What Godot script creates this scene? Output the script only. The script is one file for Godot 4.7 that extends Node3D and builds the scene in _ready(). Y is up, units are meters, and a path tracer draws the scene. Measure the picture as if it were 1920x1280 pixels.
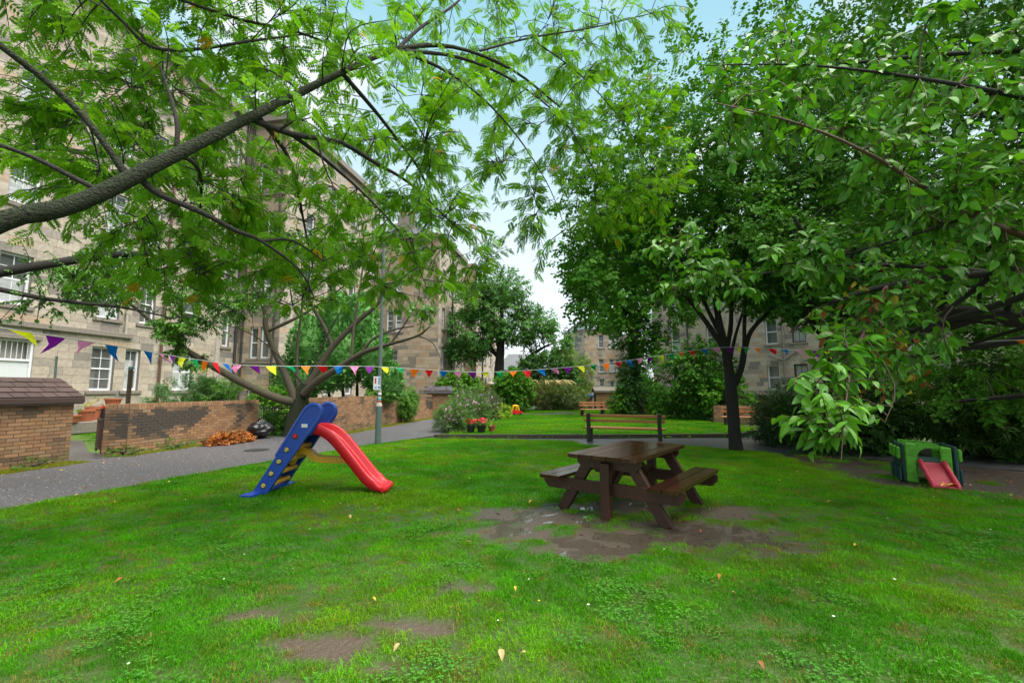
extends Node3D
# A shared back garden between sandstone tenements, wet summer day, seen from the lawn.

var rng := RandomNumberGenerator.new()
var M := {}
var used := {}
const EYE := Vector3(0, 1.55, 0)
const FOC := 853.0
const PITCH := 6.02

# ---------------------------------------------------------------- mesh builder
class MB:
	var v := PackedVector3Array()
	var n := PackedVector3Array()
	var c := PackedColorArray()
	var uv := PackedVector2Array()
	var col := Color(1, 1, 1)
	func tri3(a: Vector3, b: Vector3, d: Vector3, na: Vector3, nb: Vector3, nd: Vector3) -> void:
		v.push_back(a); v.push_back(d); v.push_back(b)
		n.push_back(na); n.push_back(nd); n.push_back(nb)
		c.push_back(col); c.push_back(col); c.push_back(col)
	func tri(a: Vector3, b: Vector3, d: Vector3) -> void:
		var k := (b - a).cross(d - a).normalized()
		tri3(a, b, d, k, k, k)
	func quad(a: Vector3, b: Vector3, d: Vector3, e: Vector3) -> void:
		tri(a, b, d); tri(a, d, e)
	func box(t: Transform3D, s: Vector3, back := true) -> void:
		var h := s * 0.5
		var p := []
		for i in 8:
			p.push_back(t * Vector3(h.x if i & 1 else -h.x, h.y if i & 2 else -h.y, h.z if i & 4 else -h.z))
		quad(p[4], p[5], p[7], p[6]); quad(p[5], p[1], p[3], p[7]); quad(p[0], p[4], p[6], p[2])
		quad(p[6], p[7], p[3], p[2]); quad(p[0], p[1], p[5], p[4])
		if back: quad(p[1], p[0], p[2], p[3])
	func cbox(t: Transform3D, s: Vector3, ch := 0.006) -> void:   # chamfered box
		var h := s * 0.5
		var k := minf(ch, minf(h.x, minf(h.y, h.z)) * 0.6)
		var P := func(ax: int, sx: float, sy: float, sz: float) -> Vector3:
			var q := Vector3(sx * (h.x - (0.0 if ax == 0 else k)), sy * (h.y - (0.0 if ax == 1 else k)), sz * (h.z - (0.0 if ax == 2 else k)))
			return t * q
		for s1 in [-1.0, 1.0]:
			var f := [P.call(0, s1, -1, -1), P.call(0, s1, 1, -1), P.call(0, s1, 1, 1), P.call(0, s1, -1, 1)]
			var g := [P.call(1, -1, s1, -1), P.call(1, -1, s1, 1), P.call(1, 1, s1, 1), P.call(1, 1, s1, -1)]
			var e := [P.call(2, -1, -1, s1), P.call(2, 1, -1, s1), P.call(2, 1, 1, s1), P.call(2, -1, 1, s1)]
			for q in [f, g, e]:
				if s1 > 0: quad(q[0], q[1], q[2], q[3])
				else: quad(q[3], q[2], q[1], q[0])
		for a in [-1.0, 1.0]:
			for b in [-1.0, 1.0]:
				var ex := [P.call(1, -1, a, b), P.call(1, 1, a, b), P.call(2, 1, a, b), P.call(2, -1, a, b)]
				var ey := [P.call(2, a, -1, b), P.call(2, a, 1, b), P.call(0, a, 1, b), P.call(0, a, -1, b)]
				var ez := [P.call(0, a, b, -1), P.call(0, a, b, 1), P.call(1, a, b, 1), P.call(1, a, b, -1)]
				for q in [ex, ey, ez]:
					if a * b < 0: quad(q[0], q[1], q[2], q[3])
					else: quad(q[3], q[2], q[1], q[0])
				for d in [-1.0, 1.0]:
					var q0: Vector3 = P.call(0, a, b, d)
					var q1: Vector3 = P.call(1, a, b, d)
					var q2: Vector3 = P.call(2, a, b, d)
					if a * b * d > 0: tri(q0, q1, q2)
					else: tri(q0, q2, q1)
	func beam(a: Vector3, b: Vector3, w: float, hgt: float, up := Vector3.UP, ch := 0.006) -> void:   # bar from a to b, w across, hgt along up
		var z := (b - a).normalized()
		var x := up.cross(z).normalized()
		var y := z.cross(x)
		cbox(Transform3D(Basis(x, y, z), (a + b) * 0.5), Vector3(w, hgt, a.distance_to(b)), ch)
	func tube(pts: Array, rad: Array, sides := 8, cap := true) -> void:
		var last: Array = []
		var lastn: Array = []
		var ref := Vector3(0.31, 0.17, 0.93)
		var m := pts.size()
		for i in m:
			var d: Vector3 = (pts[mini(i + 1, m - 1)] - pts[maxi(i - 1, 0)])
			d = d.normalized() if d.length() > 1e-6 else Vector3.UP
			var x := ref.cross(d)
			if x.length() < 0.05: x = Vector3(1, 0, 0).cross(d)
			x = x.normalized()
			var y := d.cross(x)
			ref = y.cross(d) * -1.0 if false else ref
			var ring := []
			var rn := []
			for k in sides:
				var a := TAU * k / sides
				var o := x * cos(a) + y * sin(a)
				ring.push_back(pts[i] + o * float(rad[i]))
				rn.push_back(o)
			if i > 0:
				for k in sides:
					var j := (k + 1) % sides
					tri3(last[k], last[j], ring[j], lastn[k], lastn[j], rn[j])
					tri3(last[k], ring[j], ring[k], lastn[k], rn[j], rn[k])
			elif cap:
				for k in range(1, sides - 1): tri(ring[0], ring[k + 1], ring[k])
			last = ring; lastn = rn
		if cap:
			for k in range(1, sides - 1): tri(last[0], last[k], last[k + 1])
	func lathe(prof: Array, sides := 16, o := Vector3.ZERO) -> void:   # prof: Vector2(radius, y) bottom to top
		for i in prof.size() - 1:
			var p: Vector2 = prof[i]
			var q: Vector2 = prof[i + 1]
			var nn := Vector2(q.y - p.y, p.x - q.x).normalized()
			for k in sides:
				var a0 := TAU * k / sides
				var a1 := TAU * (k + 1) / sides
				var d0 := Vector3(cos(a0), 0, -sin(a0))
				var d1 := Vector3(cos(a1), 0, -sin(a1))
				var n0 := d0 * nn.x + Vector3(0, nn.y, 0)
				var n1 := d1 * nn.x + Vector3(0, nn.y, 0)
				var A := o + d0 * p.x + Vector3(0, p.y, 0)
				var B := o + d1 * p.x + Vector3(0, p.y, 0)
				var C := o + d1 * q.x + Vector3(0, q.y, 0)
				var D := o + d0 * q.x + Vector3(0, q.y, 0)
				if p.x > 1e-5: tri3(A, B, C, n0, n1, n1)
				if q.x > 1e-5: tri3(A, C, D, n0, n1, n0)
	func prism(poly: PackedVector2Array, t: Transform3D, depth: float) -> void:   # poly in local xy, from z=0 to z=depth
		if not Geometry2D.is_polygon_clockwise(poly):
			pass
		else:
			poly.reverse()
		var ix := Geometry2D.triangulate_polygon(poly)
		for i in range(0, ix.size(), 3):
			var a := poly[ix[i]]
			var b := poly[ix[i + 1]]
			var d := poly[ix[i + 2]]
			if (b - a).cross(d - a) < 0:
				var s := b
				b = d; d = s
			tri(t * Vector3(a.x, a.y, depth), t * Vector3(b.x, b.y, depth), t * Vector3(d.x, d.y, depth))
			tri(t * Vector3(a.x, a.y, 0), t * Vector3(d.x, d.y, 0), t * Vector3(b.x, b.y, 0))
		for i in poly.size():
			var a := poly[i]
			var b := poly[(i + 1) % poly.size()]
			quad(t * Vector3(a.x, a.y, 0), t * Vector3(b.x, b.y, 0), t * Vector3(b.x, b.y, depth), t * Vector3(a.x, a.y, depth))
	func mesh() -> ArrayMesh:
		var arr := []
		arr.resize(Mesh.ARRAY_MAX)
		arr[Mesh.ARRAY_VERTEX] = v
		arr[Mesh.ARRAY_NORMAL] = n
		arr[Mesh.ARRAY_COLOR] = c
		var am := ArrayMesh.new()
		if v.size(): am.add_surface_from_arrays(Mesh.PRIMITIVE_TRIANGLES, arr)
		return am

# ---------------------------------------------------------------- naming and placing
func numbered(called: String) -> String:
	if not used.has(called):
		used[called] = 0
		return called
	used[called] += 1
	return "%s_%03d" % [called, used[called]]

func tag(o: Node, label: String, category: String, group := "") -> Node:
	o.set_meta("label", label)
	o.set_meta("category", category)
	if group: o.set_meta("group", group)
	return o

func thing(called: String, label: String, category: String, at := Vector3.ZERO, turn := 0.0, group := "") -> Node3D:
	var o := Node3D.new()
	o.name = numbered(called)
	add_child(o)
	o.position = at
	o.rotation.y = turn
	tag(o, label, category, group)
	return o

func part(called: String, mesh: Mesh, m: Material, parent: Node, t := Transform3D.IDENTITY) -> MeshInstance3D:
	var o := MeshInstance3D.new()
	o.name = called if parent != self else numbered(called)
	o.mesh = mesh
	o.material_override = m
	o.transform = t
	parent.add_child(o, true)
	return o

func struct(called: String, mesh: Mesh, m: Material) -> MeshInstance3D:
	var o := part(called, mesh, m, self)
	o.set_meta("kind", "structure")
	return o

func scatter(called: String, mesh: Mesh, m: Material, parent: Node, xs: Array, cols: Array, stuff := true) -> MultiMeshInstance3D:
	var mm := MultiMesh.new()
	mm.transform_format = MultiMesh.TRANSFORM_3D
	mm.use_colors = true
	mm.mesh = mesh
	mm.instance_count = xs.size()
	for i in xs.size():
		mm.set_instance_transform(i, xs[i])
		mm.set_instance_color(i, cols[i])
	var o := MultiMeshInstance3D.new()
	o.name = called if parent != self else numbered(called)
	o.multimesh = mm
	o.material_override = m
	parent.add_child(o, true)
	if stuff: o.set_meta("kind", "stuff")
	return o

func seen(p: Vector3) -> float:   # nearness of a point that the photograph shows (0 outside the frame)
	var q := p - EYE
	var a := deg_to_rad(PITCH)
	var d := -q.z * cos(a) + q.y * sin(a)
	if d < 0.3: return 0.0
	var x := 960 + FOC * q.x / d
	var y := 640 - FOC * (q.y * cos(a) + q.z * sin(a)) / d
	return 1.0 / d if x > -20 and x < 1940 and y > -20 and y < 1300 else 0.0

func rf(a: float, b: float) -> float:
	return rng.randf_range(a, b)

func rdir() -> Vector3:
	var z := rf(-1, 1)
	var a := rf(0, TAU)
	var r := sqrt(1 - z * z)
	return Vector3(r * cos(a), z, r * sin(a))

func frame_to(d: Vector3, up := Vector3.UP) -> Basis:   # -? x across, y = d, z = normal nearest to up
	var y := d.normalized()
	var x := y.cross(up)
	if x.length() < 0.01: x = y.cross(Vector3(1, 0, 0.2))
	x = x.normalized()
	return Basis(x, y, x.cross(y))

# ---------------------------------------------------------------- materials
func ntex(freq: float, lo: Color, hi: Color, seed_: int, oct := 4, type := FastNoiseLite.TYPE_SIMPLEX_SMOOTH, size := 512, mid := -1.0) -> NoiseTexture2D:
	var f := FastNoiseLite.new()
	f.noise_type = type
	f.seed = seed_
	f.frequency = freq
	f.fractal_octaves = oct
	f.fractal_gain = 0.6
	var t := NoiseTexture2D.new()
	t.width = size; t.height = size
	t.seamless = true
	t.noise = f
	var g := Gradient.new()
	g.set_color(0, lin(lo)); g.set_color(1, lin(hi))   # given as linear values
	if mid >= 0:
		g.set_offset(0, mid - 0.12); g.set_offset(1, mid + 0.12)
	t.color_ramp = g
	return t

func lin(c: Color) -> Color:
	return Color(c.r, c.g, c.b).linear_to_srgb()

func mat(called: String, c: Color, rough: float, tex: Texture2D = null, scale := 1.0, bump: Texture2D = null, bs := 0.0, vc := false) -> StandardMaterial3D:
	var m := StandardMaterial3D.new()
	m.resource_name = called
	m.albedo_color = lin(c)
	m.roughness = rough
	if tex or bump:
		m.uv1_triplanar = true
		m.uv1_world_triplanar = true
		m.uv1_scale = Vector3.ONE * scale
	if tex: m.albedo_texture = tex
	if bump:
		m.heightmap_enabled = true
		m.heightmap_texture = bump
		m.heightmap_scale = bs
	m.vertex_color_use_as_albedo = vc
	M[called] = m
	return m

func leafmat(called: String, c: Color, rough: float, back: Color) -> StandardMaterial3D:
	var m := mat(called, c, rough, null, 1.0, null, 0.0, true)
	m.backlight_enabled = true
	m.backlight = back
	m.metallic_specular = 0.42 if rough < 0.4 else 0.24
	m.cull_mode = BaseMaterial3D.CULL_DISABLED
	return m

func grey(a: float) -> Color:
	return Color(a, a, a)

func materials() -> void:
	var grain := ntex(0.02, grey(0.72), grey(1.0), 3, 5)
	var fine := ntex(0.12, grey(0.6), grey(1.0), 4, 3)
	var hfine := ntex(0.1, grey(0), grey(1), 5, 4)
	var blot := ntex(0.012, Color(0.62, 0.6, 0.58), grey(1.0), 6, 5)
	var woodt := ntex(0.03, grey(0.55), grey(1.0), 8, 5)
	var rough_h := ntex(0.035, grey(0), grey(1), 9, 5)
	var tones := [Color(0.47, 0.405, 0.33), Color(0.43, 0.37, 0.305), Color(0.51, 0.445, 0.365), Color(0.35, 0.31, 0.265), Color(0.48, 0.365, 0.265), Color(0.25, 0.225, 0.20)]
	M.stone = []
	for i in tones.size():
		M.stone.push_back(mat("stone%d" % i, tones[i], 0.9, blot, 0.9, hfine, 0.25))
	mat("stone_vc", Color(1, 1, 1), 0.9, blot, 0.9, hfine, 0.25, true)
	var dtones := [Color(0.43, 0.335, 0.25), Color(0.38, 0.30, 0.23), Color(0.48, 0.385, 0.295), Color(0.31, 0.26, 0.21), Color(0.44, 0.30, 0.195), Color(0.23, 0.20, 0.17)]
	M.dstone = []
	for i in dtones.size():
		M.dstone.push_back(mat("dstone%d" % i, dtones[i], 0.9, blot, 0.9, hfine, 0.25))
	mat("mortar", Color(0.33, 0.28, 0.225), 0.95, grain, 1.5)
	mat("trim", Color(0.24, 0.21, 0.18), 0.85, blot, 1.3, hfine, 0.2)
	mat("pale_trim", Color(0.46, 0.41, 0.35), 0.85, blot, 1.3, hfine, 0.2)
	var bt := [Color(0.34, 0.185, 0.09), Color(0.30, 0.16, 0.08), Color(0.38, 0.215, 0.11), Color(0.26, 0.145, 0.078), Color(0.32, 0.20, 0.11), Color(0.07, 0.055, 0.044), Color(0.19, 0.15, 0.06), Color(0.14, 0.09, 0.056), Color(0.22, 0.135, 0.075)]
	M.brick = []
	for i in bt.size():
		M.brick.push_back(mat("brick%d" % i, bt[i], 0.85, grain, 3.0, hfine, 0.2))
	mat("brick_vc", Color(1, 1, 1), 0.85, grain, 3.0, hfine, 0.2, true)
	mat("bed_mortar", Color(0.13, 0.105, 0.08), 0.95, grain, 3.0)
	mat("soil", Color(1, 1, 1), 0.5, fine, 0.9, rough_h, 0.9, true)
	mat("asphalt", Color(0.115, 0.11, 0.113), 0.5, ntex(0.03, Color(0.45, 0.45, 0.48), grey(1.0), 21, 6, FastNoiseLite.TYPE_SIMPLEX_SMOOTH, 1024), 0.35, hfine, 0.9, true)
	mat("wet_path", Color(0.10, 0.10, 0.105), 0.28, ntex(0.02, grey(0.55), grey(1.0), 22, 5), 0.5, hfine, 0.35)
	mat("kerb", Color(0.07, 0.055, 0.04), 0.8, grain, 1.5, hfine, 0.4)
	mat("water", Color(0.25, 0.22, 0.18, 1), 0.03)
	M.water.transparency = BaseMaterial3D.TRANSPARENCY_ALPHA
	M.water.albedo_color = Color(0.3, 0.27, 0.22, 0.12)
	mat("white", Color(0.74, 0.75, 0.76), 0.35, ntex(0.02, grey(0.86), grey(1.0), 23, 4), 1.0)
	mat("door_white", Color(0.62, 0.65, 0.66), 0.5, ntex(0.03, grey(0.8), grey(1.0), 24, 5), 1.2)
	mat("maroon", Color(0.06, 0.018, 0.016), 0.4)
	mat("room", Color(0.36, 0.34, 0.31), 0.9)
	mat("curtain", Color(0.62, 0.62, 0.62), 0.9)
	mat("glass", Color(1, 1, 1), 0.02)
	M.glass.transparency = BaseMaterial3D.TRANSPARENCY_ALPHA
	M.glass.albedo_color = Color(0.85, 0.9, 0.9, 0.1)
	mat("pipe", Color(0.035, 0.032, 0.03), 0.5)
	mat("pipe_brown", Color(0.12, 0.055, 0.04), 0.5)
	mat("slate", Color(0.10, 0.105, 0.115), 0.5, grain, 1.2)
	mat("roof_tile", Color(0.075, 0.047, 0.042), 0.42, ntex(0.05, grey(0.7), grey(1.0), 25, 4), 2.5, hfine, 0.2)
	mat("roof_tile_b", Color(0.095, 0.058, 0.052), 0.42, ntex(0.05, grey(0.7), grey(1.0), 26, 4), 2.5, hfine, 0.2)
	mat("chimney_red", Color(0.30, 0.10, 0.06), 0.85, grain, 2.0)
	mat("terracotta", Color(0.42, 0.125, 0.055), 0.75, grain, 4.0)
	mat("black_plastic", Color(0.022, 0.022, 0.024), 0.28)
	mat("red_paint", Color(0.55, 0.03, 0.02), 0.4)
	mat("steel", Color(0.13, 0.16, 0.155), 0.45, ntex(0.03, grey(0.6), grey(1.0), 27, 5), 3.0)
	mat("steel_low", Color(0.12, 0.18, 0.165), 0.5, ntex(0.04, grey(0.45), grey(1.0), 28, 5), 4.0)
	mat("sign_white", Color(0.72, 0.73, 0.74), 0.4)
	mat("sign_blue", Color(0.02, 0.16, 0.45), 0.4)
	mat("sign_red", Color(0.5, 0.05, 0.05), 0.4)
	mat("sticker_teal", Color(0.02, 0.35, 0.45), 0.4)
	mat("iron", Color(0.02, 0.02, 0.02), 0.55)
	mat("post_wood", Color(0.10, 0.055, 0.035), 0.8, woodt, 3.0)
	# toys
	var scuff := ntex(0.03, grey(0.82), grey(1.0), 30, 5)
	mat("toy_blue", Color(0.012, 0.065, 0.40), 0.36, scuff, 2.5, hfine, 0.05)
	mat("toy_red", Color(0.74, 0.014, 0.028), 0.28, scuff, 2.5, hfine, 0.04)
	mat("toy_yellow", Color(0.62, 0.34, 0.02), 0.45, ntex(0.03, Color(0.7, 0.64, 0.55), grey(1.0), 31, 5, FastNoiseLite.TYPE_SIMPLEX_SMOOTH, 512, 0.4), 2.0)
	mat("toy_cream", Color(0.60, 0.47, 0.17), 0.5, ntex(0.08, grey(0.7), grey(1.0), 32, 4), 4.0)
	mat("toy_green", Color(0.10, 0.42, 0.015), 0.42, ntex(0.012, Color(0.66, 0.6, 0.52), grey(1.0), 33, 6, FastNoiseLite.TYPE_SIMPLEX_SMOOTH, 512, 0.38), 1.6)
	mat("toy_teal", Color(0.008, 0.05, 0.055), 0.4, scuff, 2.5)
	mat("toy_pinkred", Color(0.52, 0.02, 0.05), 0.5, scuff, 2.5)
	mat("car_yellow", Color(0.85, 0.5, 0.01), 0.35)
	# timber
	var stain := ntex(0.02, grey(0.45), grey(1.0), 34, 5)
	mat("table_wood", Color(0.06, 0.022, 0.012), 0.18, stain, 1.3, woodt, 0.25)
	mat("table_wood_b", Color(0.05, 0.02, 0.012), 0.15, stain, 1.3, woodt, 0.25)
	mat("table_frame", Color(0.066, 0.021, 0.0105), 0.42, stain, 1.3, woodt, 0.25)
	mat("slat_orange", Color(0.62, 0.25, 0.06), 0.45, stain, 1.8, woodt, 0.1)
	mat("slat_orange_b", Color(0.62, 0.25, 0.09), 0.45, stain, 1.8, woodt, 0.1)
	mat("bench_leg", Color(0.045, 0.05, 0.03), 0.75, stain, 2.5, hfine, 0.3)
	# bark
	mat("bark_moss", Color(1, 1, 1), 0.9, ntex(0.03, Color(0.034, 0.056, 0.015), Color(0.018, 0.0135, 0.010), 40, 5, FastNoiseLite.TYPE_SIMPLEX_SMOOTH, 512, 0.5), 2.2, rough_h, 5.0)
	mat("bark_dark", Color(0.03, 0.025, 0.02), 0.85, ntex(0.04, grey(0.5), grey(1.0), 41, 5), 3.0, rough_h, 1.6)
	mat("bark_tan", Color(0.085, 0.065, 0.042), 0.8, ntex(0.03, Color(0.45, 0.62, 0.35), grey(1.0), 42, 5, FastNoiseLite.TYPE_SIMPLEX_SMOOTH, 512, 0.45), 2.4, rough_h, 2.0)
	mat("twig", Color(0.024, 0.019, 0.015), 0.8)
	mat("twig_red", Color(0.085, 0.045, 0.028), 0.7)
	# leaves: base colour in the vertex or copy colours
	leafmat("leaf_rowan", Color(1, 1, 1), 0.5, Color(1, 1, 0.7))
	leafmat("leaf_gloss", Color(1, 1, 1), 0.39, Color(0.8, 0.8, 0.5))
	leafmat("leaf_matt", Color(1, 1, 1), 0.55, Color(0.7, 0.7, 0.45))
	leafmat("needle", Color(1, 1, 1), 0.65, Color(0.3, 0.3, 0.2))
	leafmat("blade", Color(1, 1, 1), 0.6, Color(0.8, 0.8, 0.5))
	leafmat("petal", Color(1, 1, 1), 0.6, Color(0.6, 0.6, 0.6))
	mat("litter", Color(1, 1, 1), 0.85, fine, 3.0, null, 0.0, true)
	mat("gravel", Color(1, 1, 1), 0.8, null, 1.0, null, 0.0, true)
	mat("conifer_core", Color(0.13, 0.32, 0.075), 0.95, fine, 3.0)
	mat("cord", Color(0.62, 0.62, 0.62), 0.7)

# ---------------------------------------------------------------- leaf shapes
func leaf_into(b: MB, t: Transform3D, L: float, W: float, fold := 0.35, curl := 0.25, rich := false) -> void:
	var st := [0.12, 0.32, 0.58, 0.82] if rich else [0.4]
	var wd := [0.55, 1.0, 0.88, 0.42] if rich else [1.0]
	var prev_m := t * Vector3(0, 0, 0)
	var prev_l := prev_m
	var prev_r := prev_m
	for i in st.size() + 1:
		var y: float = 1.0 if i == st.size() else st[i]
		var w: float = 0.0 if i == st.size() else wd[i] * W * 0.5
		var z := -curl * L * y * y
		var m := t * Vector3(0, y * L, z)
		var l := t * Vector3(-w, y * L, z + w * fold)
		var r := t * Vector3(w, y * L, z + w * fold)
		if i == st.size():
			b.tri(prev_l, prev_m, m); b.tri(prev_m, prev_r, m)
		elif i == 0:
			b.tri(prev_m, m, l); b.tri(prev_m, r, m)
		else:
			b.quad(prev_l, prev_m, m, l); b.quad(prev_m, prev_r, r, m)
		prev_m = m; prev_l = l; prev_r = r

func pinnate(L: float, pairs: int) -> ArrayMesh:   # feather leaf, stalk along +y, hangs in the xy plane
	var b := MB.new()
	b.tube([Vector3.ZERO, Vector3(0, L * 0.5, -0.01), Vector3(0, L, -0.035)], [0.0014, 0.0011, 0.0007], 3, false)
	for i in pairs:
		var y := L * (0.22 + 0.70 * i / (pairs - 1.0))
		for s in [-1.0, 1.0]:
			var ll := L * 0.30 * (0.78 + 0.4 * sin(PI * (0.25 + 0.6 * i / (pairs - 1.0))))
			var d := Vector3(s * 0.9, 0.45, rf(-0.25, 0.1)).normalized()
			var bs := frame_to(d, Vector3(0, 0, 1))
			leaf_into(b, Transform3D(bs, Vector3(0, y, -0.035 * (y / L) * (y / L))), ll, ll * 0.48, 0.2, 0.12)
	leaf_into(b, Transform3D(frame_to(Vector3(0, 1, -0.2), Vector3(0, 0, 1)), Vector3(0, L, -0.035)), L * 0.3, L * 0.1, 0.25, 0.15)
	return b.mesh()

func simple_leaf(L: float, W: float, fold: float, curl: float) -> ArrayMesh:
	var b := MB.new()
	b.tube([Vector3(0, -0.018, 0.004), Vector3.ZERO], [0.0012, 0.0009], 3, false)
	leaf_into(b, Transform3D.IDENTITY, L, W, fold, curl, true)
	return b.mesh()

func spray(count: int, reach: float, L: float, W: float, droop := 0.2) -> ArrayMesh:   # a leafy twig end
	var b := MB.new()
	for i in count:
		var f := float(i) / count
		var p := Vector3(rf(-0.12, 0.12) * reach, f * reach, rf(-0.1, 0.1) * reach)
		var s := -1.0 if i % 2 else 1.0
		var d := Vector3(s * rf(0.4, 1.0), rf(0.1, 0.9), rf(-0.5, 0.35) - droop).normalized()
		var bs := frame_to(d, Vector3(rf(-0.3, 0.3), rf(-0.2, 0.4), 1))
		var k := rf(0.75, 1.2)
		leaf_into(b, Transform3D(bs, p), L * k, W * k, rf(0.1, 0.5), rf(0.05, 0.35))
	return b.mesh()

func fan_spray(reach: float) -> ArrayMesh:   # flat scale-leaved conifer frond
	var b := MB.new()
	for i in 16:
		var f := float(i) / 16
		var s := -1.0 if i % 2 else 1.0
		var p := Vector3(0, f * reach, 0)
		var d := Vector3(s * (1.0 - f * 0.5), 0.9, rf(-0.25, 0.25)).normalized()
		leaf_into(b, Transform3D(frame_to(d, Vector3(rf(-0.4, 0.4), 0, 1)), p), reach * (0.55 - 0.25 * f), reach * 0.19, 0.2, rf(-0.15, 0.2))
	return b.mesh()

func grass_tuft(blades: int, spread: float, h: float, w: float) -> ArrayMesh:
	var b := MB.new()
	for i in blades:
		var r := spread * sqrt(rf(0, 1))
		var a := rf(0, TAU)
		var p := Vector3(cos(a) * r, -0.01, sin(a) * r)
		var lean := Vector3(rf(-1, 1), 0, rf(-1, 1)) * rf(0.2, 1.15)
		var hh := h * rf(0.55, 1.15)
		var side := Vector3(rf(-1, 1), 0, rf(-1, 1)).normalized() * w * rf(0.7, 1.3)
		var m := p + Vector3(lean.x * hh * 0.35, hh * 0.6, lean.z * hh * 0.35)
		var t := p + Vector3(lean.x * hh, hh * (1.0 - 0.25 * lean.length()), lean.z * hh)
		var k := rf(0.75, 1.25)
		b.col = Color(k * rf(0.85, 1.2), k, k * rf(0.7, 1.1))
		b.quad(p - side * 0.5, p + side * 0.5, m + side * 0.4, m - side * 0.4)
		b.tri(m - side * 0.4, m + side * 0.4, t)
	return b.mesh()

func clover(n: int, spread: float) -> ArrayMesh:
	var b := MB.new()
	for i in n:
		var r := spread * sqrt(rf(0, 1))
		var a := rf(0, TAU)
		var p := Vector3(cos(a) * r, rf(0.02, 0.045), sin(a) * r)
		var a0 := rf(0, TAU)
		var k := rf(0.8, 1.2)
		b.col = Color(k, k, k)
		for j in 3:
			var q := a0 + TAU * j / 3
			leaf_into(b, Transform3D(frame_to(Vector3(cos(q), rf(-0.05, 0.3), sin(q))), p), 0.011, 0.011, 0.15, 0.1)
	return b.mesh()

# ---------------------------------------------------------------- masonry
func wall_t(a: Vector3, b: Vector3) -> Transform3D:
	var x := (b - a).normalized()
	return Transform3D(Basis(x, Vector3.UP, x.cross(Vector3.UP)), a)

var unit_block: ArrayMesh
func pieces(parent: Node, called: String, rest: String, list: Array, mats: Array, vcm: Material, tones: Array, most := 300) -> void:
	# list: [Transform3D (scaled unit block), tone]; the largest in view become parts of their own, the others one joined part
	if unit_block == null:
		var u := MB.new()
		u.box(Transform3D.IDENTITY, Vector3.ONE, false)
		unit_block = u.mesh()
	var order := []
	for i in list.size():
		var t: Transform3D = list[i][0]
		order.push_back([seen(t.origin) * maxf(t.basis.x.length(), t.basis.y.length()), i])
	order.sort_custom(func(p, q): return p[0] > q[0])
	var b := MB.new()
	for k in order.size():
		var e: Array = list[order[k][1]]
		if k < most and order[k][0] > 0.0:
			part(called, unit_block, mats[e[1]], parent, e[0])
		else:
			b.col = tones[e[1]]
			b.box(e[0], Vector3.ONE, false)
	if b.v.size():
		var o := part(rest, b.mesh(), vcm, parent)
		o.set_meta("kind", "stuff")

func tones_of(mats: Array) -> Array:
	var out := []
	for m in mats: out.push_back((m as StandardMaterial3D).albedo_color.srgb_to_linear())
	return out

func backing(b: MB, T: Transform3D, w: float, h: float, opens: Array, z: float) -> void:
	var xs := [0.0, w]
	var ys := [0.0, h]
	for r in opens:
		xs.push_back(r.position.x); xs.push_back(r.end.x); ys.push_back(r.position.y); ys.push_back(r.end.y)
	xs.sort(); ys.sort()
	for i in xs.size() - 1:
		for j in ys.size() - 1:
			if xs[i + 1] - xs[i] < 1e-4 or ys[j + 1] - ys[j] < 1e-4 or xs[i + 1] > w + 1e-3 or ys[j + 1] > h + 1e-3: continue
			var mid := Vector2((xs[i] + xs[i + 1]) * 0.5, (ys[j] + ys[j + 1]) * 0.5)
			var hit := false
			for r in opens:
				if r.has_point(mid): hit = true
			if not hit:
				b.quad(T * Vector3(xs[i], ys[j], z), T * Vector3(xs[i + 1], ys[j], z), T * Vector3(xs[i + 1], ys[j + 1], z), T * Vector3(xs[i], ys[j + 1], z))

func lay(list: Array, T: Transform3D, w: float, h: float, opens: Array, course: float, l0: float, l1: float, gap: float, proud: float, tone: Callable) -> void:
	var rows := int(round(h / course))
	for j in rows:
		var y := j * course
		var cuts := []
		for r in opens:
			if r.position.y < y + course - 0.012 and r.end.y > y + 0.012: cuts.push_back([r.position.x, r.end.x])
		cuts.sort_custom(func(p, q): return p[0] < q[0])
		var runs := []
		var x := 0.0
		for k in cuts:
			if k[0] - x > 0.04: runs.push_back([x, k[0]])
			x = maxf(x, k[1])
		if w - x > 0.04: runs.push_back([x, w])
		for r in runs:
			var p: float = r[0]
			var first := true
			while p < r[1] - 0.001:
				var L := rf(l0, l1)
				if first and l1 - l0 < 0.03: L = l0 * (0.5 if j % 2 else 1.0)
				first = false
				if r[1] - (p + L) < l0 * 0.45: L = r[1] - p
				if l1 - l0 < 0.03 and p + L > r[1]: L = r[1] - p
				var c := Vector3(p + L * 0.5, y + course * 0.5, 0)
				var dz := proud + rf(-0.3, 0.3) * proud
				var s := Vector3(maxf(L - gap, 0.01), course - gap, 0.03)
				list.push_back([Transform3D(T.basis * Basis.from_scale(s), T * (c + Vector3(0, 0, dz - 0.015))), tone.call(c.x, c.y)])
				p += L

func snap(y: float, c: float) -> float:
	return round(y / c) * c

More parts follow.
